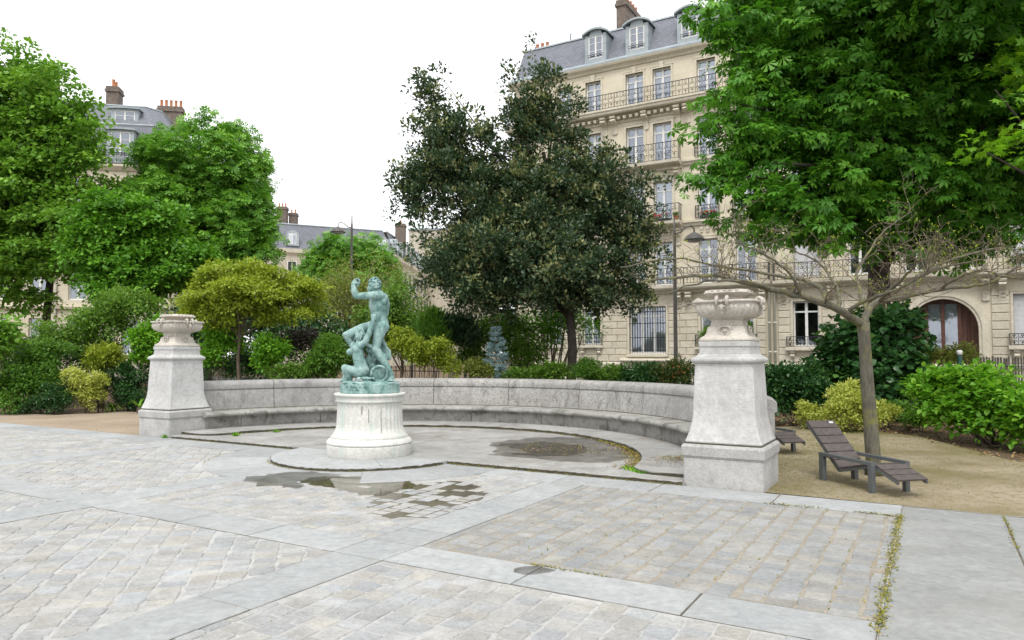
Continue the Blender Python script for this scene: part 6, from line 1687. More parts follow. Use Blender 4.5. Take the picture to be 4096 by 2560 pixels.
# big lime on the left edge
tree('lime_tree', 'tall bright green lime tree filling the left edge of the picture', 170, 32, [(-60, 540, 310, 410, 32), (170, 510, 205, 290, 31), (90, 320, 170, 190, 32), (120, 800, 290, 320, 31.5), (-120, 900, 290, 310, 32), (260, 640, 145, 250, 30.5), (320, 430, 80, 130, 31), (350, 600, 90, 200, 30.5), (60, 1030, 270, 140, 31), (40, 1190, 190, 80, 31), (280, 880, 130, 200, 30)],
     'lf_lime', 'leaf', 0.21, 3000, 29, 0.36, 101, 0.20, 'bark', 34, sub=24, subr=(0.14, 0.27), width=1.25, droop=0.35, flat=0.3, pad=0.7, aniso=(1.5, 1.05, 0.48), inner=0.5, fill=1300, top=(0, 0, 13.5))
# round clipped-looking chestnut
tree('chestnut_tree', 'dome shaped green chestnut tree to the right of the slate roofed house', 830, 34, [(805, 800, 285, 355, 34), (940, 910, 165, 240, 34), (690, 850, 190, 240, 33.5), (900, 1000, 220, 140, 33.5), (1050, 970, 70, 120, 33.5)],
     'lf_chest', 'palm1', 0.27, 2900, 11, 0.34, 111, 0.25, 'bark', 22, sub=100, subr=(0.08, 0.12), shell=(0.86, 0.99), droop=0.55, flat=0.4, pad=0.45, aniso=(1.1, 1.1, 0.8), inner=0.6, fill=900, top=(0, 0, 9.5))
tree('maple_tree', 'leafy mid green tree in front of the dome shaped chestnut', 640, 27, [(500, 890, 170, 150, 27), (610, 960, 200, 150, 27), (400, 990, 150, 150, 26.5), (640, 1070, 230, 125, 27), (790, 1060, 110, 100, 27), (480, 1120, 160, 110, 26.5), (440, 800, 80, 80, 26.5)],
     'lf_mapleleaf', 'leaf', 0.17, 2300, 28, 0.28, 121, 0.14, 'bark', 20, sub=22, subr=(0.16, 0.30), droop=0.4, flat=0.35, pad=0.6, width=1.2, aniso=(1.5, 1.05, 0.48), inner=0.6, fill=700, top=(0, 0, 5.5))
tree('chestnut_tree', 'distant green chestnut behind the left street lamp', 1400, 43, [(1390, 1030, 160, 90, 43), (1290, 1070, 90, 70, 43), (1500, 1060, 90, 80, 42), (1420, 1120, 190, 90, 43), (1560, 1130, 55, 70, 41.5)],
     'lf_chest', 'palm1', 0.29, 800, 10, 0.36, 131, 0.2, 'bark', 8, sub=30, droop=0.5, flat=0.3, pad=0.5, top=(0, 0, 6))
# small yellow-green tree behind the bench
tree('golden_tree', 'small yellow green tree with a slender trunk behind the left part of the bench', 985, 18.2, [(990, 1160, 200, 85, 18.2), (830, 1200, 130, 75, 18.0), (1180, 1180, 130, 85, 18.3), (1060, 1090, 130, 55, 18.4), (900, 1100, 120, 60, 18.0), (1260, 1240, 70, 45, 18.4), (765, 1260, 70, 35, 17.8), (1120, 1260, 110, 40, 18.0), (900, 1280, 110, 35, 18.0)],
     'lf_yellow', 'leaf', 0.092, 2100, 19, 0.14, 141, 0.062, 'bark_brown', 34, sub=16, subr=(0.18, 0.36), droop=0.2, flat=0.35, pad=0.7, aniso=(1.5, 1.1, 0.45), top=(0.05, 0, 3.2), frac=(0.58, 0.97))
# pale thicket of twigs behind the statue
tree('pale_twiggy_tree', 'pale green half bare twiggy tree right behind the statue', 1460, 24.5, [(1430, 1130, 190, 110, 24.5), (1320, 1190, 150, 110, 24.2), (1560, 1180, 120, 130, 24.5), (1430, 1260, 220, 120, 24)],
     'lf_olive', 'leaf', 0.085, 1500, 7, 0.18, 151, 0.09, 'twig_grey', 110, sub=30, droop=0.25, flat=0.8, top=(0, 0, 3.6))
tree('laurel_tree', 'loose green tree just right of the statue before the far street', 1600, 23, [(1580, 1240, 110, 120, 23), (1540, 1300, 120, 100, 22.6), (1640, 1330, 90, 90, 22.8)],
     'lf_plain', 'leaf', 0.11, 900, 10, 0.16, 152, 0.06, 'bark_brown', 12, sub=24, droop=0.3, top=(0, 0, 3.0))
# evergreen oak, the big dark tree in the middle
hb = at(2275, 1419, 19.5)
tree('holm_oak', 'big dark evergreen oak with leaning trunk behind the middle of the bench', 2285, 19.5,
     [(2070, 800, 310, 250, 19.5), (1790, 680, 205, 260, 19.3), (1715, 400, 105, 200, 19.3), (1780, 540, 130, 160, 19.4), (2140, 480, 180, 240, 19.6), (2185, 290, 80, 130, 19.6), (2280, 600, 120, 140, 19.5), (1660, 760, 140, 210, 19.2), (2370, 820, 260, 230, 19.4), (2520, 960, 150, 170, 19.2), (2100, 1050, 480, 190, 19.3), (1820, 1060, 170, 170, 19.2), (2530, 1150, 130, 100, 19.0), (2420, 650, 90, 120, 19.3), (1930, 560, 120, 130, 19.4), (2300, 1170, 260, 90, 19.2), (2560, 1210, 100, 60, 19.0), (1950, 1180, 220, 80, 19.2), (2125, 150, 22, 80, 19.6), (1690, 190, 28, 60, 19.3), (1840, 430, 40, 60, 19.3), (1560, 690, 60, 40, 19.2), (1540, 870, 50, 50, 19.2), (2480, 560, 36, 120, 19.3), (1620, 560, 60, 50, 19.3), (1760, 280, 40, 60, 19.3), (2060, 260, 30, 70, 19.5)],
     'lf_oak', 'leaf', 0.11, 7000, 26, 0.12, 161, 0.15, 'bark', 70, sub=34, subr=(0.12, 0.28), droop=-0.15, flat=0.85, inner=0.8, young=0.32, aniso=(1.5, 0.9, 0.66), fill=500, top=(-0.75, 0.1, 7.2), out=0.7)
for i, (px, y0, y1) in enumerate(((2128, 170, 70), (2160, 200, 110), (1690, 210, 165), (2060, 280, 190), (2470, 560, 480))):
    pass
# big chestnut on the right, branches reaching in front of the facade
tree('chestnut_tree', 'huge dark green horse chestnut with drooping hand shaped leaves on the right', 3540, 20.0,
     [(3450, 330, 540, 430, 20), (3080, 260, 280, 300, 18.6), (3040, 560, 240, 260, 18.4), (2930, 680, 190, 110, 18.0), (3150, 800, 290, 180, 18.3), (3500, 800, 440, 200, 19), (3900, 500, 440, 430, 20), (3850, 870, 330, 150, 19), (2900, 480, 170, 150, 18.2), (2920, 170, 180, 170, 18.3), (2960, 40, 200, 160, 18.3), (3400, 60, 560, 300, 20), (3080, 900, 190, 60, 18), (2860, 720, 150, 70, 18.0), (2880, 850, 150, 50, 18.0), (3300, 560, 300, 300, 18.6), (3700, 640, 300, 260, 19), (3950, 120, 380, 300, 19), (4100, 700, 250, 250, 19.5), (3600, 920, 320, 90, 18.6), (3250, 930, 240, 80, 18.2), (3850, 980, 230, 80, 18.8), (3000, 930, 150, 50, 18.0)],
     'lf_chest_r', 'palm', 0.235, 4300, 11, 0.30, 171, 0.36, 'bark', 46, sub=30, subr=(0.11, 0.21), droop=0.55, flat=0.3, pad=0.65, aniso=(1.6, 1.1, 0.45), inner=0.5, fill=2600, over=[(3750, -360, 450, 230, 15.5), (4050, -260, 450, 260, 15.5), (4300, 300, 350, 450, 20)], top=(0, 0, 10.5), upb=0.9)  # over: unseen boughs added to shade this crown from above and in front
# maple reaching in from the right edge
mb_ = at(4700, 1419, 15.5)
tree('maple_tree', 'light green maple boughs reaching in from the right edge', 4700, 15.5, [(3990, 560, 190, 60, 13.6), (4080, 400, 140, 90, 13.8), (3860, 590, 140, 35, 13.4), (4150, 520, 260, 110, 14), (4400, 350, 420, 300, 15.5), (4700, 200, 480, 420, 16)],
     'lf_maple', 'maple', 0.16, 720, 14, 0.22, 181, 0.2, 'bark', 24, sub=20, subr=(0.12, 0.24), droop=0.45, flat=0.25, pad=0.8, aniso=(1.6, 1.0, 0.35), top=(0, 0, 8), upb=1.0)

# ------------------------------------------------------------------ bare spreading tree beside the lounger
bt0 = gnd(3490, 1898)
bt = thing('leafless_tree', 'almost leafless umbrella shaped tree with lichened trunk beside the lounger', 'tree', (bt0[0], bt0[1], -0.01))
YB = bt0[1]
def bp(px, py, dy=0.0): return at(px, py, YB + dy) - np.array([bt0[0], bt0[1], -0.01])
b = MB()
tp = [(3497, 1905), (3494, 1850), (3483, 1700), (3470, 1550), (3462, 1420), (3455, 1330), (3452, 1290)]
P_ = [bp(x, y) for x, y in tp]; P_[0][2] = -0.03
b.tube(P_, [0.125, 0.098, 0.092, 0.086, 0.078, 0.080, 0.085], 14); b.build('trunk', M['bark_grey'], bt, True)
bg_ = random.Random(77)
limbs_px = [
    ([(3452, 1300, 0), (3400, 1270, -0.1), (3320, 1225, -0.3), (3200, 1185, -0.45), (3080, 1155, -0.5), (2960, 1125, -0.5), (2850, 1105, -0.5), (2700, 1108, -0.5), (2560, 1130, -0.5)], 0.062, 0.012),
    ([(3458, 1295, 0), (3470, 1245, 0.05), (3520, 1205, 0.1), (3620, 1185, 0.1), (3760, 1155, 0.05), (3900, 1140, 0), (3980, 1120, -0.1), (4080, 1060, -0.2)], 0.055, 0.012),
    ([(3320, 1225, -0.3), (3290, 1165, -0.1), (3240, 1130, 0.1), (3150, 1110, 0.3), (3000, 1085, 0.4), (2850, 1060, 0.4), (2690, 1032, 0.3), (2480, 1070, 0.2)], 0.036, 0.008),
    ([(3380, 1262, -0.1), (3440, 1215, -0.3), (3510, 1185, -0.5), (3600, 1150, -0.7), (3700, 1100, -0.9), (3800, 1060, -1.0), (3930, 1040, -1.0)], 0.032, 0.008),
    ([(3620, 1185, 0.1), (3660, 1130, 0.3), (3720, 1080, 0.5), (3800, 1040, 0.7), (3900, 1010, 0.9), (4020, 990, 1.0)], 0.034, 0.008),
    ([(3350, 1240, -0.2), (3360, 1180, 0.3), (3330, 1120, 0.6), (3280, 1060, 0.8), (3200, 1010, 1.0), (3100, 980, 1.1)], 0.032, 0.007),
    ([(3470, 1245, 0.05), (3440, 1170, 0.4), (3430, 1090, 0.6), (3480, 1000, 0.7), (3540, 920, 0.8), (3640, 850, 0.9)], 0.030, 0.006),
    ([(3080, 1155, -0.5), (3000, 1130, -0.8), (2880, 1120, -1.0), (2760, 1140, -1.1), (2660, 1180, -1.1)], 0.024, 0.006),
    ([(3520, 1205, 0.1), (3560, 1160, -0.4), (3620, 1110, -0.8), (3660, 1060, -1.1), (3660, 1000, -1.3)], 0.028, 0.006),
    ([(3200, 1185, -0.45), (3180, 1120, -0.6), (3120, 1060, -0.7), (3040, 1010, -0.8), (2940, 960, -0.9)], 0.026, 0.006),
    ([(3760, 1155, 0.05), (3840, 1110, -0.2), (3920, 1080, -0.4), (4000, 1100, -0.5), (4100, 1120, -0.5)], 0.024, 0.006),
]
bl = MB(); bw = MB(); tips = []
def smooth_path(pts, n=4):
    out = []; m = len(pts)
    for i in range(m - 1):
        p0, p1, p2, p3 = [np.array(pts[max(0, min(m - 1, i + j))], float) for j in (-1, 0, 1, 2)]
        for s in range(n):
            t = s / n; out.append(0.5 * ((2 * p1) + (-p0 + p2) * t + (2 * p0 - 5 * p1 + 4 * p2 - p3) * t * t + (-p0 + 3 * p1 - 3 * p2 + p3) * t ** 3))
    out.append(np.array(pts[-1], float)); return out
def twig(p, d, r, L, lev):
    n = 5; pts = [np.array(p)]; d = np.array(d, float)
    for i in range(n):
        d = d + np.array([bg_.gauss(0, 0.24), bg_.gauss(0, 0.24), bg_.gauss(0.07, 0.20)]); d[2] -= 0.05 * (pts[-1][2] - 2.95); d /= np.linalg.norm(d)
        pts.append(pts[-1] + d * L / n)
    bw.tube(pts, [r * (1 - 0.75 * i / n) for i in range(n + 1)], 4 if lev < 2 else 3, False)
    tips.append((pts[-1], d))
    if lev >= 3: return
    for k_ in range((4, 3, 1)[lev]):
        i = bg_.randint(1, n); s = np.array([bg_.gauss(0, 1), bg_.gauss(0, 1), bg_.gauss(0.15, 0.5)]); s /= np.linalg.norm(s)
        dd = d * 0.55 + s * 0.85; dd /= np.linalg.norm(dd)
        twig(pts[i], dd, max(0.0036, r * 0.6), L * bg_.uniform(0.5, 0.8), lev + 1)
for pts, r0, r1 in limbs_px:
    q = smooth_path([bp(*p) for p in pts]); m = len(q)
    for p in q[2:-1]: p += np.array([bg_.gauss(0, 0.008), bg_.gauss(0, 0.008), bg_.gauss(0, 0.008)])
    bl.tube(q, [r0 + (r1 - r0) * i / (m - 1) for i in range(m)], 8)
    for i in range(6, m, 1):
        if bg_.random() < 0.56:
            s = np.array([bg_.gauss(0, 1), bg_.gauss(0, 1), bg_.gauss(0.35, 0.55)]); s /= np.linalg.norm(s); f = q[i] - q[i - 1]; f /= np.linalg.norm(f)
            twig(q[i], f * 0.5 + s, max(0.0065, (r0 + (r1 - r0) * i / (m - 1)) * 0.38), bg_.uniform(0.28, 0.60), 1 if i % 3 else 0)
bl.build('limbs', M['bark_grey'], bt, True)
bo = bw.build('twigs', M['twig_red'], bt); bo['kind'] = 'stuff'
g = RD(5); sel = [t for t in tips if g.random() < 0.35]
P_ = np.repeat(np.array([t[0] for t in sel]), 3, 0) + g.normal(0, 0.014, (len(sel) * 3, 3)); D0 = np.repeat(np.array([t[1] for t in sel]), 3, 0)
lv = mk_obj('young_leaves', leaf_mesh('young_leaves', P_, D0 + g.normal(0, 0.6, P_.shape) + [0, 0, 0.3], g.normal(0, 1, P_.shape), 0.026 * g.uniform(0.5, 1.3, len(P_)), g.random(len(P_)) * 0.8, 'leaf', M['lf_yellow']), bt); lv['kind'] = 'stuff'

# ------------------------------------------------------------------ shrubs
def shrub(name, label, lobes_px, mat, kind, size, nclump, per, clump, seed, base=None, cat='shrub', group=None, stems=6, stem_r=0.012, **kw):
    L0 = [pxl(*l) for l in lobes_px]
    bx = base if base is not None else (np.mean([l[0] for l in L0]), np.mean([l[1] for l in L0]))
    o = np.array([bx[0], bx[1], -0.06]); t = thing(name, label, cat, tuple(o), 0, group)
    L = [shift(l, o) for l in L0]
    kw.setdefault('sub', 16); kw.setdefault('subr', (0.2, 0.42)); kw.setdefault('zmin', 0.02); kw.setdefault('aniso', (1.25, 1.0, 0.75))
    cr_, S = crown('foliage', t, L, M[mat], kind, size * 1.08, nclump, per * 0.82, clump, seed, **kw)
    b = MB(); gg = random.Random(seed)
    for i in range(stems):
        s = S[gg.randrange(len(S))]; p = np.array([gg.gauss(0, 0.08), gg.gauss(0, 0.08), 0.0]); q = np.array(s[:3]); m = p + (q - p) * 0.5 + np.array([gg.gauss(0, 0.08), gg.gauss(0, 0.08), 0.1])
        b.tube([p, m, q], [stem_r, stem_r * 0.7, stem_r * 0.3], 5)
    b.build('stems', M['bark_brown'], t, True)
    return t
# right-hand bed
shrub('laurel_shrub', 'rounded glossy dark green shrub right behind the nearer pier', [(3170, 1555, 120, 115, 17.0), (3100, 1560, 80, 110, 17.0), (3250, 1590, 80, 90, 16.8)], 'lf_dark', 'leaf', 0.085, 1500, 10, 0.10, 201, droop=0.1, young=0.12)
shrub('variegated_shrub', 'yellow and green variegated shrub behind the nearer lounger', [(3390, 1620, 95, 85, 15.4), (3330, 1660, 80, 60, 15.2), (3470, 1670, 60, 60, 15.2)], 'lf_varieg', 'leaf', 0.060, 1300, 10, 0.075, 202, droop=0.0)
shrub('variegated_shrub', 'low variegated sprawl at the foot of the dark laurel', [(3225, 1660, 50, 40, 15.8), (3270, 1680, 50, 30, 15.6)], 'lf_varieg', 'leaf', 0.055, 340, 9, 0.07, 203, droop=0.0)
shrub('variegated_shrub', 'small variegated tuft right of the leafless trunk', [(3530, 1640, 40, 35, 16.2), (3560, 1650, 40, 25, 16.0)], 'lf_varieg', 'leaf', 0.055, 260, 9, 0.06, 204, droop=0.0)
shrub('catalpa_shrub', 'large dark shrub with heart shaped leaves behind the leafless trunk', [(3400, 1400, 130, 150, 18.5), (3500, 1380, 110, 150, 18.3), (3590, 1360, 90, 120, 18.5), (3460, 1530, 150, 110, 18.2), (3600, 1520, 110, 120, 18), (3330, 1480, 70, 120, 18.6), (3580, 1280, 90, 70, 18.8), (3660, 1290, 50, 60, 18.8)], 'lf_dark', 'broad', 0.15, 2000, 7, 0.17, 205, droop=0.5, flat=0.4, young=0.1, width=1.25)
shrub('hornbeam_hedge', 'bright green hornbeam hedge at the right edge behind the lawn', [(3760, 1570, 130, 90, 14.6), (3900, 1580, 120, 110, 13.6), (4020, 1610, 130, 110, 13.0), (3820, 1660, 130, 70, 14.0), (3960, 1700, 120, 70, 13.0), (4110, 1690, 120, 110, 12.4), (4260, 1700, 150, 160, 12.0)], 'lf_bright', 'broad', 0.105, 2300, 9, 0.14, 206, droop=0.4, flat=0.22, cat='hedge', stems=20, stem_r=0.022, upb=1.2, sub=44, subr=(0.12, 0.24), inner=0.1, zmin=0.42)
shrub('ivy_tangle', 'dull green and brown tangle of climbers above the hornbeam hedge', [(3720, 1430, 80, 35, 19), (3830, 1420, 80, 35, 19), (3660, 1470, 60, 40, 18.6)], 'lf_olive', 'leaf', 0.08, 500, 9, 0.11, 207)
shrub('ground_cover', 'low dark green ground cover under the hornbeam hedge', [(3600, 1640, 60, 25, 16.5), (3680, 1680, 70, 20, 15.6)], 'lf_mid', 'leaf', 0.07, 300, 9, 0.09, 208)
# behind the bench, from the pier leftward
shrub('nandina_shrub', 'dark shrub with orange tips just left of the nearer pier', [(2720, 1490, 60, 45, 17.6), (2650, 1500, 60, 35, 17.6)], 'lf_orange', 'narrow', 0.10, 700, 9, 0.10, 211, droop=0.3, young=0.10)
shrub('fern_shrub', 'dark feathery shrub left of the orange tipped one behind the bench', [(2560, 1500, 70, 32, 17.8), (2500, 1510, 50, 24, 17.8)], 'lf_dark', 'narrow', 0.12, 560, 10, 0.10, 212, droop=0.35, young=0.15)
shrub('low_shrub', 'yellowish low shrub right of the rounded shrub behind the bench', [(2450, 1500, 55, 30, 17.9), (2400, 1505, 40, 24, 17.9)], 'lf_plain', 'leaf', 0.06, 420, 10, 0.08, 213)
shrub('round_shrub', 'rounded fine leaved green shrub right of the oak trunk', [(2340, 1490, 62, 42, 18.0), (2380, 1500, 40, 30, 18)], 'lf_mid', 'narrow', 0.075, 700, 11, 0.08, 214, young=0.2)
shrub('leafy_shrub', 'light green shrub left of the oak trunk behind the bench', [(2210, 1485, 50, 35, 18.4), (2160, 1500, 50, 24, 18.4), (2255, 1490, 24, 30, 18.6)], 'lf_plain', 'leaf', 0.07, 480, 10, 0.09, 215)
shrub('ash_sapling', 'multi stemmed green sapling under the oak', [(2190, 1300, 90, 80, 22), (2110, 1330, 70, 80, 22), (2330, 1290, 80, 60, 22), (2260, 1250, 60, 50, 22)], 'lf_bright', 'narrow', 0.16, 520, 9, 0.2, 216, base=tuple(at(2215, 1419, 22)[:2]), stems=14, stem_r=0.035, droop=0.4, zmin=0.9, cat='tree')
shrub('leafy_shrub', 'tall dense green shrub between the blue spruce and the oak trunk', [(2080, 1400, 80, 90, 21), (2010, 1330, 100, 80, 21.5), (1900, 1370, 90, 100, 21.5), (2140, 1440, 60, 60, 21)], 'lf_plain', 'leaf', 0.09, 1700, 10, 0.13, 217)
shrub('leafy_shrub', 'low green edging right of the spruce along the bench top', [(2090, 1498, 70, 18, 18.6), (2020, 1500, 50, 16, 18.5)], 'lf_plain', 'leaf', 0.06, 260, 10, 0.07, 218)
shrub('cream_shrub', 'pale yellow green rounded shrub left of the blue spruce', [(1900, 1475, 50, 38, 18.6), (1950, 1490, 40, 24, 18.5)], 'lf_olive', 'leaf', 0.055, 520, 10, 0.07, 219, young=0.2)
shrub('mahonia_shrub', 'yellow flowering shrub right of the statue behind the bench', [(1640, 1400, 75, 65, 18.8), (1730, 1410, 70, 60, 18.8), (1790, 1450, 55, 55, 18.8), (1590, 1360, 45, 50, 18.9)], 'lf_yellow', 'leaf', 0.075, 1300, 9, 0.10, 220, zmin=0.75, stems=12)
shrub('broom_shrub', 'dark green broom with upright rush like stems under the oak branches', [(1740, 1320, 60, 60, 20.5)], 'lf_mid', 'narrow', 0.16, 900, 7, 0.13, 221, droop=-0.9, flat=0.9, upb=0.0, zmin=1.0)
shrub('broom_shrub', 'fine bluish green shrub right of the dark broom', [(1830, 1330, 60, 50, 20.6)], 'lf_broom', 'narrow', 0.22, 600, 6, 0.16, 222, droop=-0.5, young=0.25, zmin=0.9)
# behind the bench, left of the statue
shrub('sumac_shrub', 'dark feathery shrub directly left of the statue behind the bench', [(1310, 1430, 80, 70, 18.0), (1240, 1470, 60, 45, 17.9)], 'lf_mid', 'narrow', 0.13, 800, 9, 0.13, 231, droop=0.3)
shrub('glossy_shrub', 'bluish green low shrub along the bench top left of the statue', [(1180, 1490, 60, 30, 17.6), (1120, 1495, 50, 26, 17.6)], 'lf_plain', 'leaf', 0.06, 420, 9, 0.08, 232)
shrub('purple_shrub', 'dark purple leaved shrub in the shade under the golden tree', [(1200, 1370, 80, 60, 19.6), (1120, 1400, 70, 50, 19.6)], 'lf_purple', 'leaf', 0.07, 450, 9, 0.12, 233)
shrub('fresh_shrub', 'fresh green shrub right of the golden tree trunk', [(1090, 1400, 60, 50, 17.8), (1040, 1430, 40, 40, 17.8)], 'lf_bright', 'leaf', 0.10, 420, 8, 0.11, 234, droop=0.4)
shrub('fresh_shrub', 'fresh green shrub between the left urn and the golden tree', [(890, 1360, 75, 60, 18.2), (840, 1420, 50, 50, 18.2)], 'lf_bright', 'leaf', 0.10, 520, 8, 0.11, 235, droop=0.4)
shrub('dark_shrub', 'very dark undergrowth beside the left pier behind the bench', [(880, 1470, 80, 50, 18.6), (980, 1450, 90, 70, 19.4), (1060, 1480, 60, 40, 18.4)], 'lf_dark', 'leaf', 0.07, 1000, 9, 0.11, 236)
shrub('backdrop_shrub', 'deep green mass of shrubs behind the golden tree', [(860, 1290, 150, 110, 22.5), (1050, 1310, 140, 110, 22.5), (1240, 1330, 130, 120, 22), (1400, 1400, 120, 100, 21.5), (720, 1330, 130, 120, 22.5)], 'lf_dark', 'leaf', 0.12, 2600, 9, 0.18, 237, young=0.12)
# blue spruce
sp0 = at(1985, 1419, 18.7); sp = thing('blue_spruce', 'small blue spruce standing behind the middle of the bench', 'tree', (sp0[0], sp0[1], -0.06))
b = MB(); b.tube([(0, 0, 0), (0, 0, 2.4)], [0.05, 0.01], 8); b.build('trunk', M['bark_brown'], sp, True)
g = RD(44); Pn = []; An = []; b = MB()
for z in np.linspace(0.35, 2.32, 15):
    R_ = 0.56 * (1 - (z - 0.2) / 2.4) + 0.05
    for j in range(9):
        a = g.random() * 6.28; L = R_ * g.uniform(0.7, 1.15); d = np.array([math.cos(a), math.sin(a), 0.25 + g.normal(0, 0.12)]); p1 = np.array([0, 0, z]) + d * L; b.tube([(0, 0, z), p1], [0.008, 0.003], 4, False)
        for t in np.linspace(0.25, 1.0, int(10 + L * 26)):
            q = np.array([0, 0, z]) + d * L * t
            for s in range(7): Pn.append(q + g.normal(0, 0.012, 3)); An.append(d * 0.5 + g.normal(0, 0.7, 3))
b.build('branches', M['bark_brown'], sp); Pn = np.array(Pn); An = np.array(An)
mk_obj('needles', leaf_mesh('needles', Pn, An, g.normal(size=Pn.shape), 0.06 * g.uniform(0.6, 1.2, len(Pn)), g.random(len(Pn)), 'narrow', M['lf_blue']), sp)
# left bed
shrub('bushy_shrub', 'broad loose green bush at the left edge of the bed', [(110, 1500, 150, 110, 20.4), (40, 1560, 110, 90, 20.0), (200, 1440, 110, 70, 20.8)], 'lf_mid', 'leaf', 0.085, 1900, 9, 0.13, 241, young=0.2)
shrub('dark_low_shrub', 'low dark blue green shrub in front of the loose bush on the left', [(200, 1600, 90, 55, 19.9), (260, 1580, 60, 55, 20), (110, 1625, 60, 30, 19.8)], 'lf_dark', 'leaf', 0.05, 1300, 10, 0.075, 242, young=0.15)
shrub('variegated_shrub', 'creamy yellow variegated shrub left of the left pier', [(320, 1530, 75, 50, 20.0), (370, 1545, 50, 60, 20.0), (350, 1590, 50, 45, 19.9)], 'lf_varieg', 'leaf', 0.06, 1500, 11, 0.07, 243)
shrub('dark_shrub', 'dark blue green shrub touching the left pier', [(520, 1540, 100, 85, 20.8), (460, 1530, 70, 65, 21), (560, 1590, 60, 60, 20.6)], 'lf_dark', 'leaf', 0.06, 1500, 10, 0.09, 244, young=0.12)
shrub('golden_shrub', 'acid yellow feathery shrub above the variegated one', [(430, 1430, 60, 42, 20.9), (400, 1455, 50, 25, 20.9)], 'lf_yellow', 'narrow', 0.12, 800, 9, 0.11, 245, zmin=0.6, young=0.5)
shrub('fresh_shrub', 'fresh green leafy shrub left of the left urn', [(590, 1350, 70, 50, 21), (600, 1410, 60, 60, 21), (640, 1300, 40, 30, 21)], 'lf_bright', 'leaf', 0.11, 720, 8, 0.12, 246, droop=0.35)
shrub('tall_shrub', 'tall sprawling yellowish green shrub between the lime tree and the left urn', [(470, 1250, 130, 80, 22.5), (360, 1300, 110, 90, 22.5), (560, 1210, 90, 60, 22.5), (250, 1350, 110, 80, 22.4)], 'lf_plain', 'leaf', 0.10, 1500, 9, 0.16, 247, zmin=0.5, stems=14)
shrub('thicket_shrub', 'dark thicket behind the railing on the left', [(250, 1420, 150, 70, 24), (120, 1400, 120, 70, 24.2), (420, 1400, 120, 80, 23.6), (620, 1440, 100, 70, 23)], 'lf_dark', 'leaf', 0.10, 1500, 9, 0.16, 248, young=0.25)
shrub('hanging_branch_shrub', 'bright green hanging foliage at the far left edge', [(20, 1330, 70, 60, 19.6), (-60, 1330, 80, 80, 19.6)], 'lf_lime', 'broad', 0.14, 300, 8, 0.16, 249, droop=0.5, zmin=0.8)
# palm-like rosette and strap-leaved clumps
def rosette(name, label, px, py, Y, n, L, seed, mat, up=0.7, wd=1.0, z0=0.0):
    c = at(px, py, Y); t = thing(name, label, 'plant', (c[0], c[1], z0))
    g = RD(seed); a = g.random(n) * 6.28; b = MB()
    for i in range(n):
        l = L * g.uniform(0.6, 1.1); r = np.array([math.cos(a[i]), math.sin(a[i])]); u_ = up * g.uniform(0.5, 1.3); s = np.array([-r[1], r[0]]); V = []
        for k_ in range(5):
            tt = k_ / 4; d = l * tt; z = (c[2] - z0) + l * (u_ * tt - 0.75 * tt * tt); w_ = 0.022 * wd * (1 - tt) ** 0.6 + 0.001
            V += [(r[0] * d + s[0] * w_, r[1] * d + s[1] * w_, z), (r[0] * d - s[0] * w_, r[1] * d - s[1] * w_, z)]
        b.add(V, [[2 * k_, 2 * k_ + 1, 2 * k_ + 3, 2 * k_ + 2] for k_ in range(4)])
    me = mk_mesh('leaves', b.V, b.F, M[mat]); at_ = me.attributes.new('tint', 'FLOAT', 'POINT'); at_.data.foreach_set('value', np.repeat(g.random(n), 10).astype(np.float32))
    mk_obj('leaves', me, t)
    if z0 < c[2] - 0.1:
        b = MB(); b.tube([(0, 0, 0), (0, 0, c[2] - z0)], [0.06, 0.05], 8); b.build('stem', M['bark_brown'], t, True)
rosette('fan_palm', 'pale fan palm fronds between the yellow shrub and the left pier', 520, 1440, 21.6, 60, 0.75, 251, 'lf_palm', 0.9, 0.7, -0.06)
rosette('strap_leaf_plant', 'clump of strap leaves at the foot of the variegated shrub', 450, 1632, 20.6, 46, 0.42, 252, 'lf_bright', 0.8, 1.0, -0.06)
rosette('strap_leaf_plant', 'small strap leaved tuft beside the left pier', 555, 1628, 20.0, 14, 0.42, 253, 'lf_bright', 1.1, 0.9, -0.06)
# weeds in the paving
for (u_, w_, z_, n_, l_, s_, lab) in ((11.08, -0.03, 0.0, 14, 0.09, 261, 'tiny weed at the near corner of the left pier'), (9.85, 0.60, ZP, 20, 0.10, 262, 'green weed at the end of the curved step on the left'), (9.70, 1.45, ZP, 16, 0.08, 263, 'small weed along the curved step left of the statue')):
    x, y = W2(u_, w_); t = thing('weed', lab, 'plant', (x, y, z_)); g = RD(s_); n = n_ * 4
    P_ = np.c_[g.normal(0, 0.03, n), g.normal(0, 0.03, n), np.zeros(n)]; A0 = np.c_[g.normal(0, 0.7, n), g.normal(0, 0.7, n), np.ones(n)]
    mk_obj('leaves', leaf_mesh('leaves', P_, A0, g.normal(size=(n, 3)), l_ * g.uniform(0.4, 1, n), g.random(n), 'narrow', M['lf_bright']), t)
g = RD(31); n = 160
P_ = np.array([LW(1.93 - 0.35 * a + b_, 0.62 - 0.30 * a + c_, ZP) for a, b_, c_ in zip(g.random(n), g.normal(0, 0.03, n), g.normal(0, 0.03, n))])
tag(mk_obj('corner_weeds', leaf_mesh('corner_weeds', P_, np.c_[g.normal(0, 0.8, n), g.normal(0, 0.8, n), np.ones(n)], g.normal(size=(n, 3)), 0.05 * g.uniform(0.4, 1.2, n), g.random(n), 'leaf', M['lf_bright'])), kind='stuff')
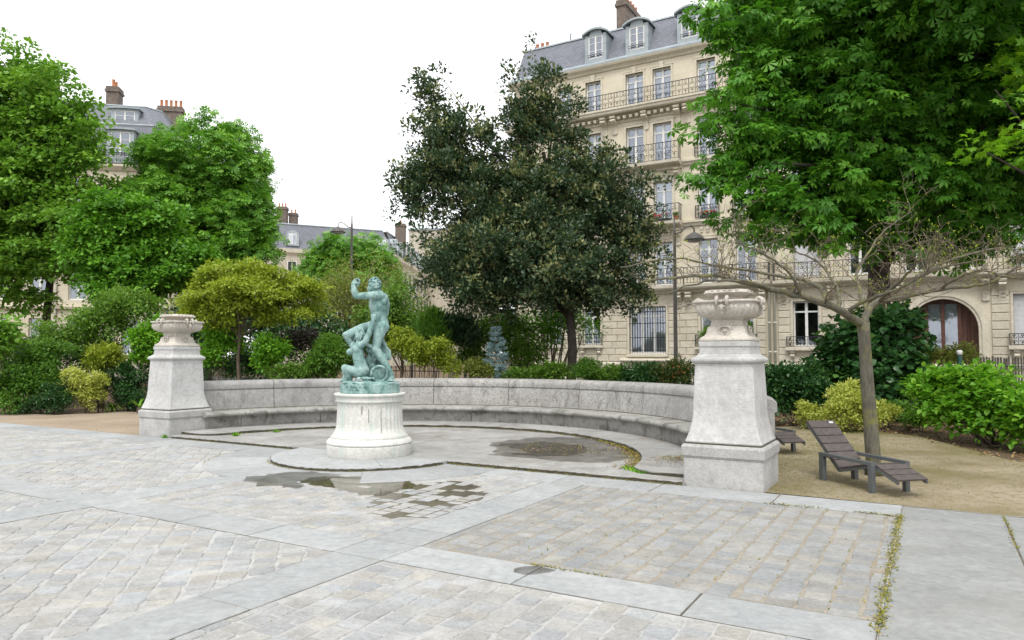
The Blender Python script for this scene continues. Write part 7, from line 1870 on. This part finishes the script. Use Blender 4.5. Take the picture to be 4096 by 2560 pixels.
# plants on the balconies
def pot_plant(label, u, y, z, flowers, seed, wd=0.25, tall=0.3, box=False):
    x, yy, zz = rootpt(-u, y, z); t = thing('potted_plant', label, 'plant', (x, yy, zz), ROTZ); b = MB()
    if box: b.box(-wd, -0.08, 0.0, wd, 0.08, 0.15)
    else: b.lathe([(0.09, 0.0), (0.13, 0.22), (0.145, 0.22), (0.145, 0.26), (0.10, 0.26)], 14)
    b.build('pot', M['pot'] if not box else M['iron'], t)
    g = RD(seed); n = 240; P = np.c_[g.uniform(-wd, wd, n), g.normal(0, 0.06, n), 0.16 + g.random(n) * tall]
    mk_obj('leaves', leaf_mesh('leaves', P, g.normal(size=(n, 3)) + [0, -0.3, 0.4], g.normal(size=(n, 3)), 0.10 * g.uniform(0.5, 1, n), g.random(n), 'leaf', M['lf_mid']), t)
    if flowers:
        b = MB()
        for i in range(flowers): b.ell((g.uniform(-wd, wd), -0.10 + g.normal(0, 0.04), 0.2 + tall * g.uniform(0.3, 0.9)), 0.045, 7, 5)
        b.build('flowers', M['petal'], t, True)
pot_plant('red geraniums in a trough on the balcony right of the oak', 11.05, -0.50, 8.93, 12, 271, 0.5, 0.28, True)
pot_plant('terracotta pot with a small plant at the end of that geranium balcony', 10.2, -0.40, 8.93, 0, 272, 0.13, 0.3)
pot_plant('pink flower box on the small window guard beside the chestnut leaves', 8.55, -0.09, 8.98, 8, 273, 0.4, 0.22, True)
def sill_bush(label, u, seed):
    x, yy, zz = rootpt(-u, -0.16, 2.03); t = thing('window_plant', label, 'plant', (x, yy, zz), ROTZ); b = MB(); b.box(-0.5, -0.06, 0, 0.5, 0.06, 0.16); b.build('trough', M['pot'], t)
    crown('foliage', t, [(0.0, 0.0, 0.75, 0.55, 0.22, 0.55)], M['lf_plain'], 'leaf', 0.13, 160, 8, 0.10, seed, sub=14)
sill_bush('leafy window box seen left of the nearer urn', 8.55, 281); sill_bush('leafy window box seen right of the nearer urn', 6.75, 282)

# ------------------------------------------------------------------ railings, lamps, small fixtures
M['lamp_metal'] = plain('lamp_grey', (0.10, 0.092, 0.085), 0.5, 0.4, 0.0, 0.25, 8)
M['lamp_glass'] = plain('lamp_bowl', (0.55, 0.56, 0.57), 0.2, 0.5)
def street_lamp(px, Y, top_py, head_py, side, label, r=0.06):
    c = at(px, 1419, Y); z1 = at(px, top_py, Y)[2]; zh = at(px, head_py, Y)[2]
    t = thing('street_lamp', label, 'street lamp', (c[0], c[1], -0.05), 0.0, 'street lamps behind the trees'); z1 += 0.05; zh += 0.05
    b = MB(); b.lathe([(r * 2.2, 0), (r * 2.2, 0.5), (r * 1.5, 0.62), (r * 1.25, 0.8), (r * 1.1, zh * 0.6), (r * 0.75, zh + 0.1), (r * 0.75, z1 - 0.45), (r * 0.55, z1 - 0.42), (r * 0.4, z1)], 14); b.build('post', M['lamp_metal'], t, True)
    s = side; L = 0.62
    b = MB(); b.tube([(0, 0, zh + 0.05), (s * L * 0.35, 0, zh + 0.10), (s * L * 0.7, 0, zh + 0.30), (s * L, 0, zh + 0.34), (s * L * 1.15, 0, zh + 0.22), (s * L * 1.15, 0, zh + 0.08)], [0.028, 0.026, 0.024, 0.024, 0.026, 0.03], 8); b.build('arm', M['lamp_metal'], t, True)
    b = MB(); b.lathe([(0.06, zh + 0.10), (0.14, zh + 0.06), (0.30, zh - 0.05), (0.38, zh - 0.17), (0.385, zh - 0.19), (0.34, zh - 0.19)], 24, s * L * 1.15, 0); b.build('lamp_shade', M['lamp_metal'], t, True)
    b = MB(); b.lathe([(0.30, zh - 0.185), (0.26, zh - 0.24), (0.15, zh - 0.27), (0.02, zh - 0.28)], 20, s * L * 1.15, 0); b.build('lamp_bowl', M['lamp_glass'], t, True)
street_lamp(2703, 26.0, 872, 940, 1, 'street lamp with round shade in front of the cream corner house', 0.062)
street_lamp(1402, 37.0, 862, 915, -1, 'street lamp standing out of the trees behind the statue', 0.07)
def iron_fence(label, p, q, h, step, spike=True, seed=1, wall=0.0):
    p = np.array(p); q = np.array(q); d = q - p; L = np.linalg.norm(d); rz = math.atan2(d[1], d[0])
    t = thing('iron_fence', label, 'fence', (p[0], p[1], -0.05), rz)
    for z in (0.15, h - 0.22):
        b = MB(); b.box(0, -0.018, z, L, 0.018, z + 0.035); b.build('rail', M['iron'], t)
    b = MB(); b.box(-0.010, -0.010, 0, 0.010, 0.010, h - 0.10)
    if spike: b.lathe([(0.012, h - 0.11), (0.030, h - 0.09), (0.016, h - 0.06), (0.026, h - 0.045), (0.002, h)], 8)
    me = mk_mesh('picket', b.V, b.F, M['iron'])
    n = int(L / step)
    for i in range(n + 1):
        mk_obj('picket', me, t, (i * step, 0, 0))
    pm = MB(); pm.box(-0.03, -0.03, 0, 0.03, 0.03, h + 0.08); pm.ell((0, 0, h + 0.11), 0.045, 10, 7); me2 = mk_mesh('post', pm.V, pm.F, M['iron'])
    for i in range(int(L / 2.4) + 1): mk_obj('post', me2, t, (i * 2.4 + step / 2, 0, 0))
iron_fence('low black iron fence with spear tips behind the bench shrubs', W2(9.5, 12.6), W2(-2, 12.6), 1.25, 0.22)
iron_fence('black iron railing far behind the yellow flowering shrub', W2(17.5, 12.6), W2(9.9, 12.6), 1.25, 0.22)
iron_fence('tall black iron railing among the shrubs at the left edge', at(-330, 1419, 21.6)[:2], at(380, 1419, 24.6)[:2], 1.98, 0.16, False)
M['pale'] = bark('weathered_pale', (0.10, 0.09, 0.075), (0.22, 0.20, 0.17), None, 14)
pf0 = at(3880, 1419, 19.2); pf = thing('paling_fence', 'grey chestnut paling fence above the hornbeam hedge', 'fence', (pf0[0], pf0[1], -0.06), math.radians(-28))
pg = random.Random(6)
for i in range(44):
    b = MB(); x = i * 0.062; h = 1.62 + pg.gauss(0, 0.02); w_ = pg.uniform(0.018, 0.026); dx = pg.gauss(0, 0.006)
    b.add([(x - w_, 0, 0), (x + w_, 0, 0), (x + w_, 0.02, 0), (x - w_, 0.02, 0), (x - w_ + dx, 0, h - 0.03), (x + w_ + dx, 0, h - 0.03), (x + w_ + dx, 0.02, h - 0.03), (x - w_ + dx, 0.02, h - 0.03), (x + dx, 0.01, h)], [[0, 1, 5, 4], [1, 2, 6, 5], [2, 3, 7, 6], [3, 0, 4, 7], [4, 5, 8], [5, 6, 8], [6, 7, 8], [7, 4, 8]]); b.build('pale', M['pale'], pf)
for z in (0.5, 1.36):
    b = MB(); b.tube([(0, -0.006, z), (44 * 0.062, -0.006, z)], 0.006, 4); b.build('wire', M['iron'], pf)
M['green_metal'] = plain('green_paint', (0.015, 0.06, 0.05), 0.45)
mp0 = at(3838, 1419, 18.0); mpz = at(3838, 1410, 18.0)[2]
t = thing('marker_post', 'dark green post with white top above the hornbeam hedge', 'post', (mp0[0], mp0[1], -0.06)); b = MB(); b.lathe([(0.055, 0), (0.055, mpz - 0.02), (0.04, mpz)], 12); b.build('post', M['green_metal'], t, True)
b = MB(); b.lathe([(0.062, mpz), (0.07, mpz + 0.09), (0.045, mpz + 0.12)], 12); b.build('cap', M['white'], t, True)
M['blue_plate'] = plain('blue_enamel', (0.03, 0.08, 0.42), 0.4)
t0 = at(2150, 1490, 24.0); t = thing('street_sign', 'small blue and white plate glimpsed through the fence left of the oak trunk', 'sign', (t0[0], t0[1], -0.05)); b = MB(); b.tube([(0, 0, 0), (0, 0, t0[2] + 0.35)], 0.02, 8); b.build('post', M['iron'], t)
b = MB(); b.box(-0.20, -0.035, t0[2] - 0.05, 0.20, -0.022, t0[2] + 0.14); b.build('plate', M['blue_plate'], t); b = MB(); b.box(-0.20, -0.035, t0[2] + 0.15, 0.20, -0.022, t0[2] + 0.26); b.build('plate', M['white'], t)
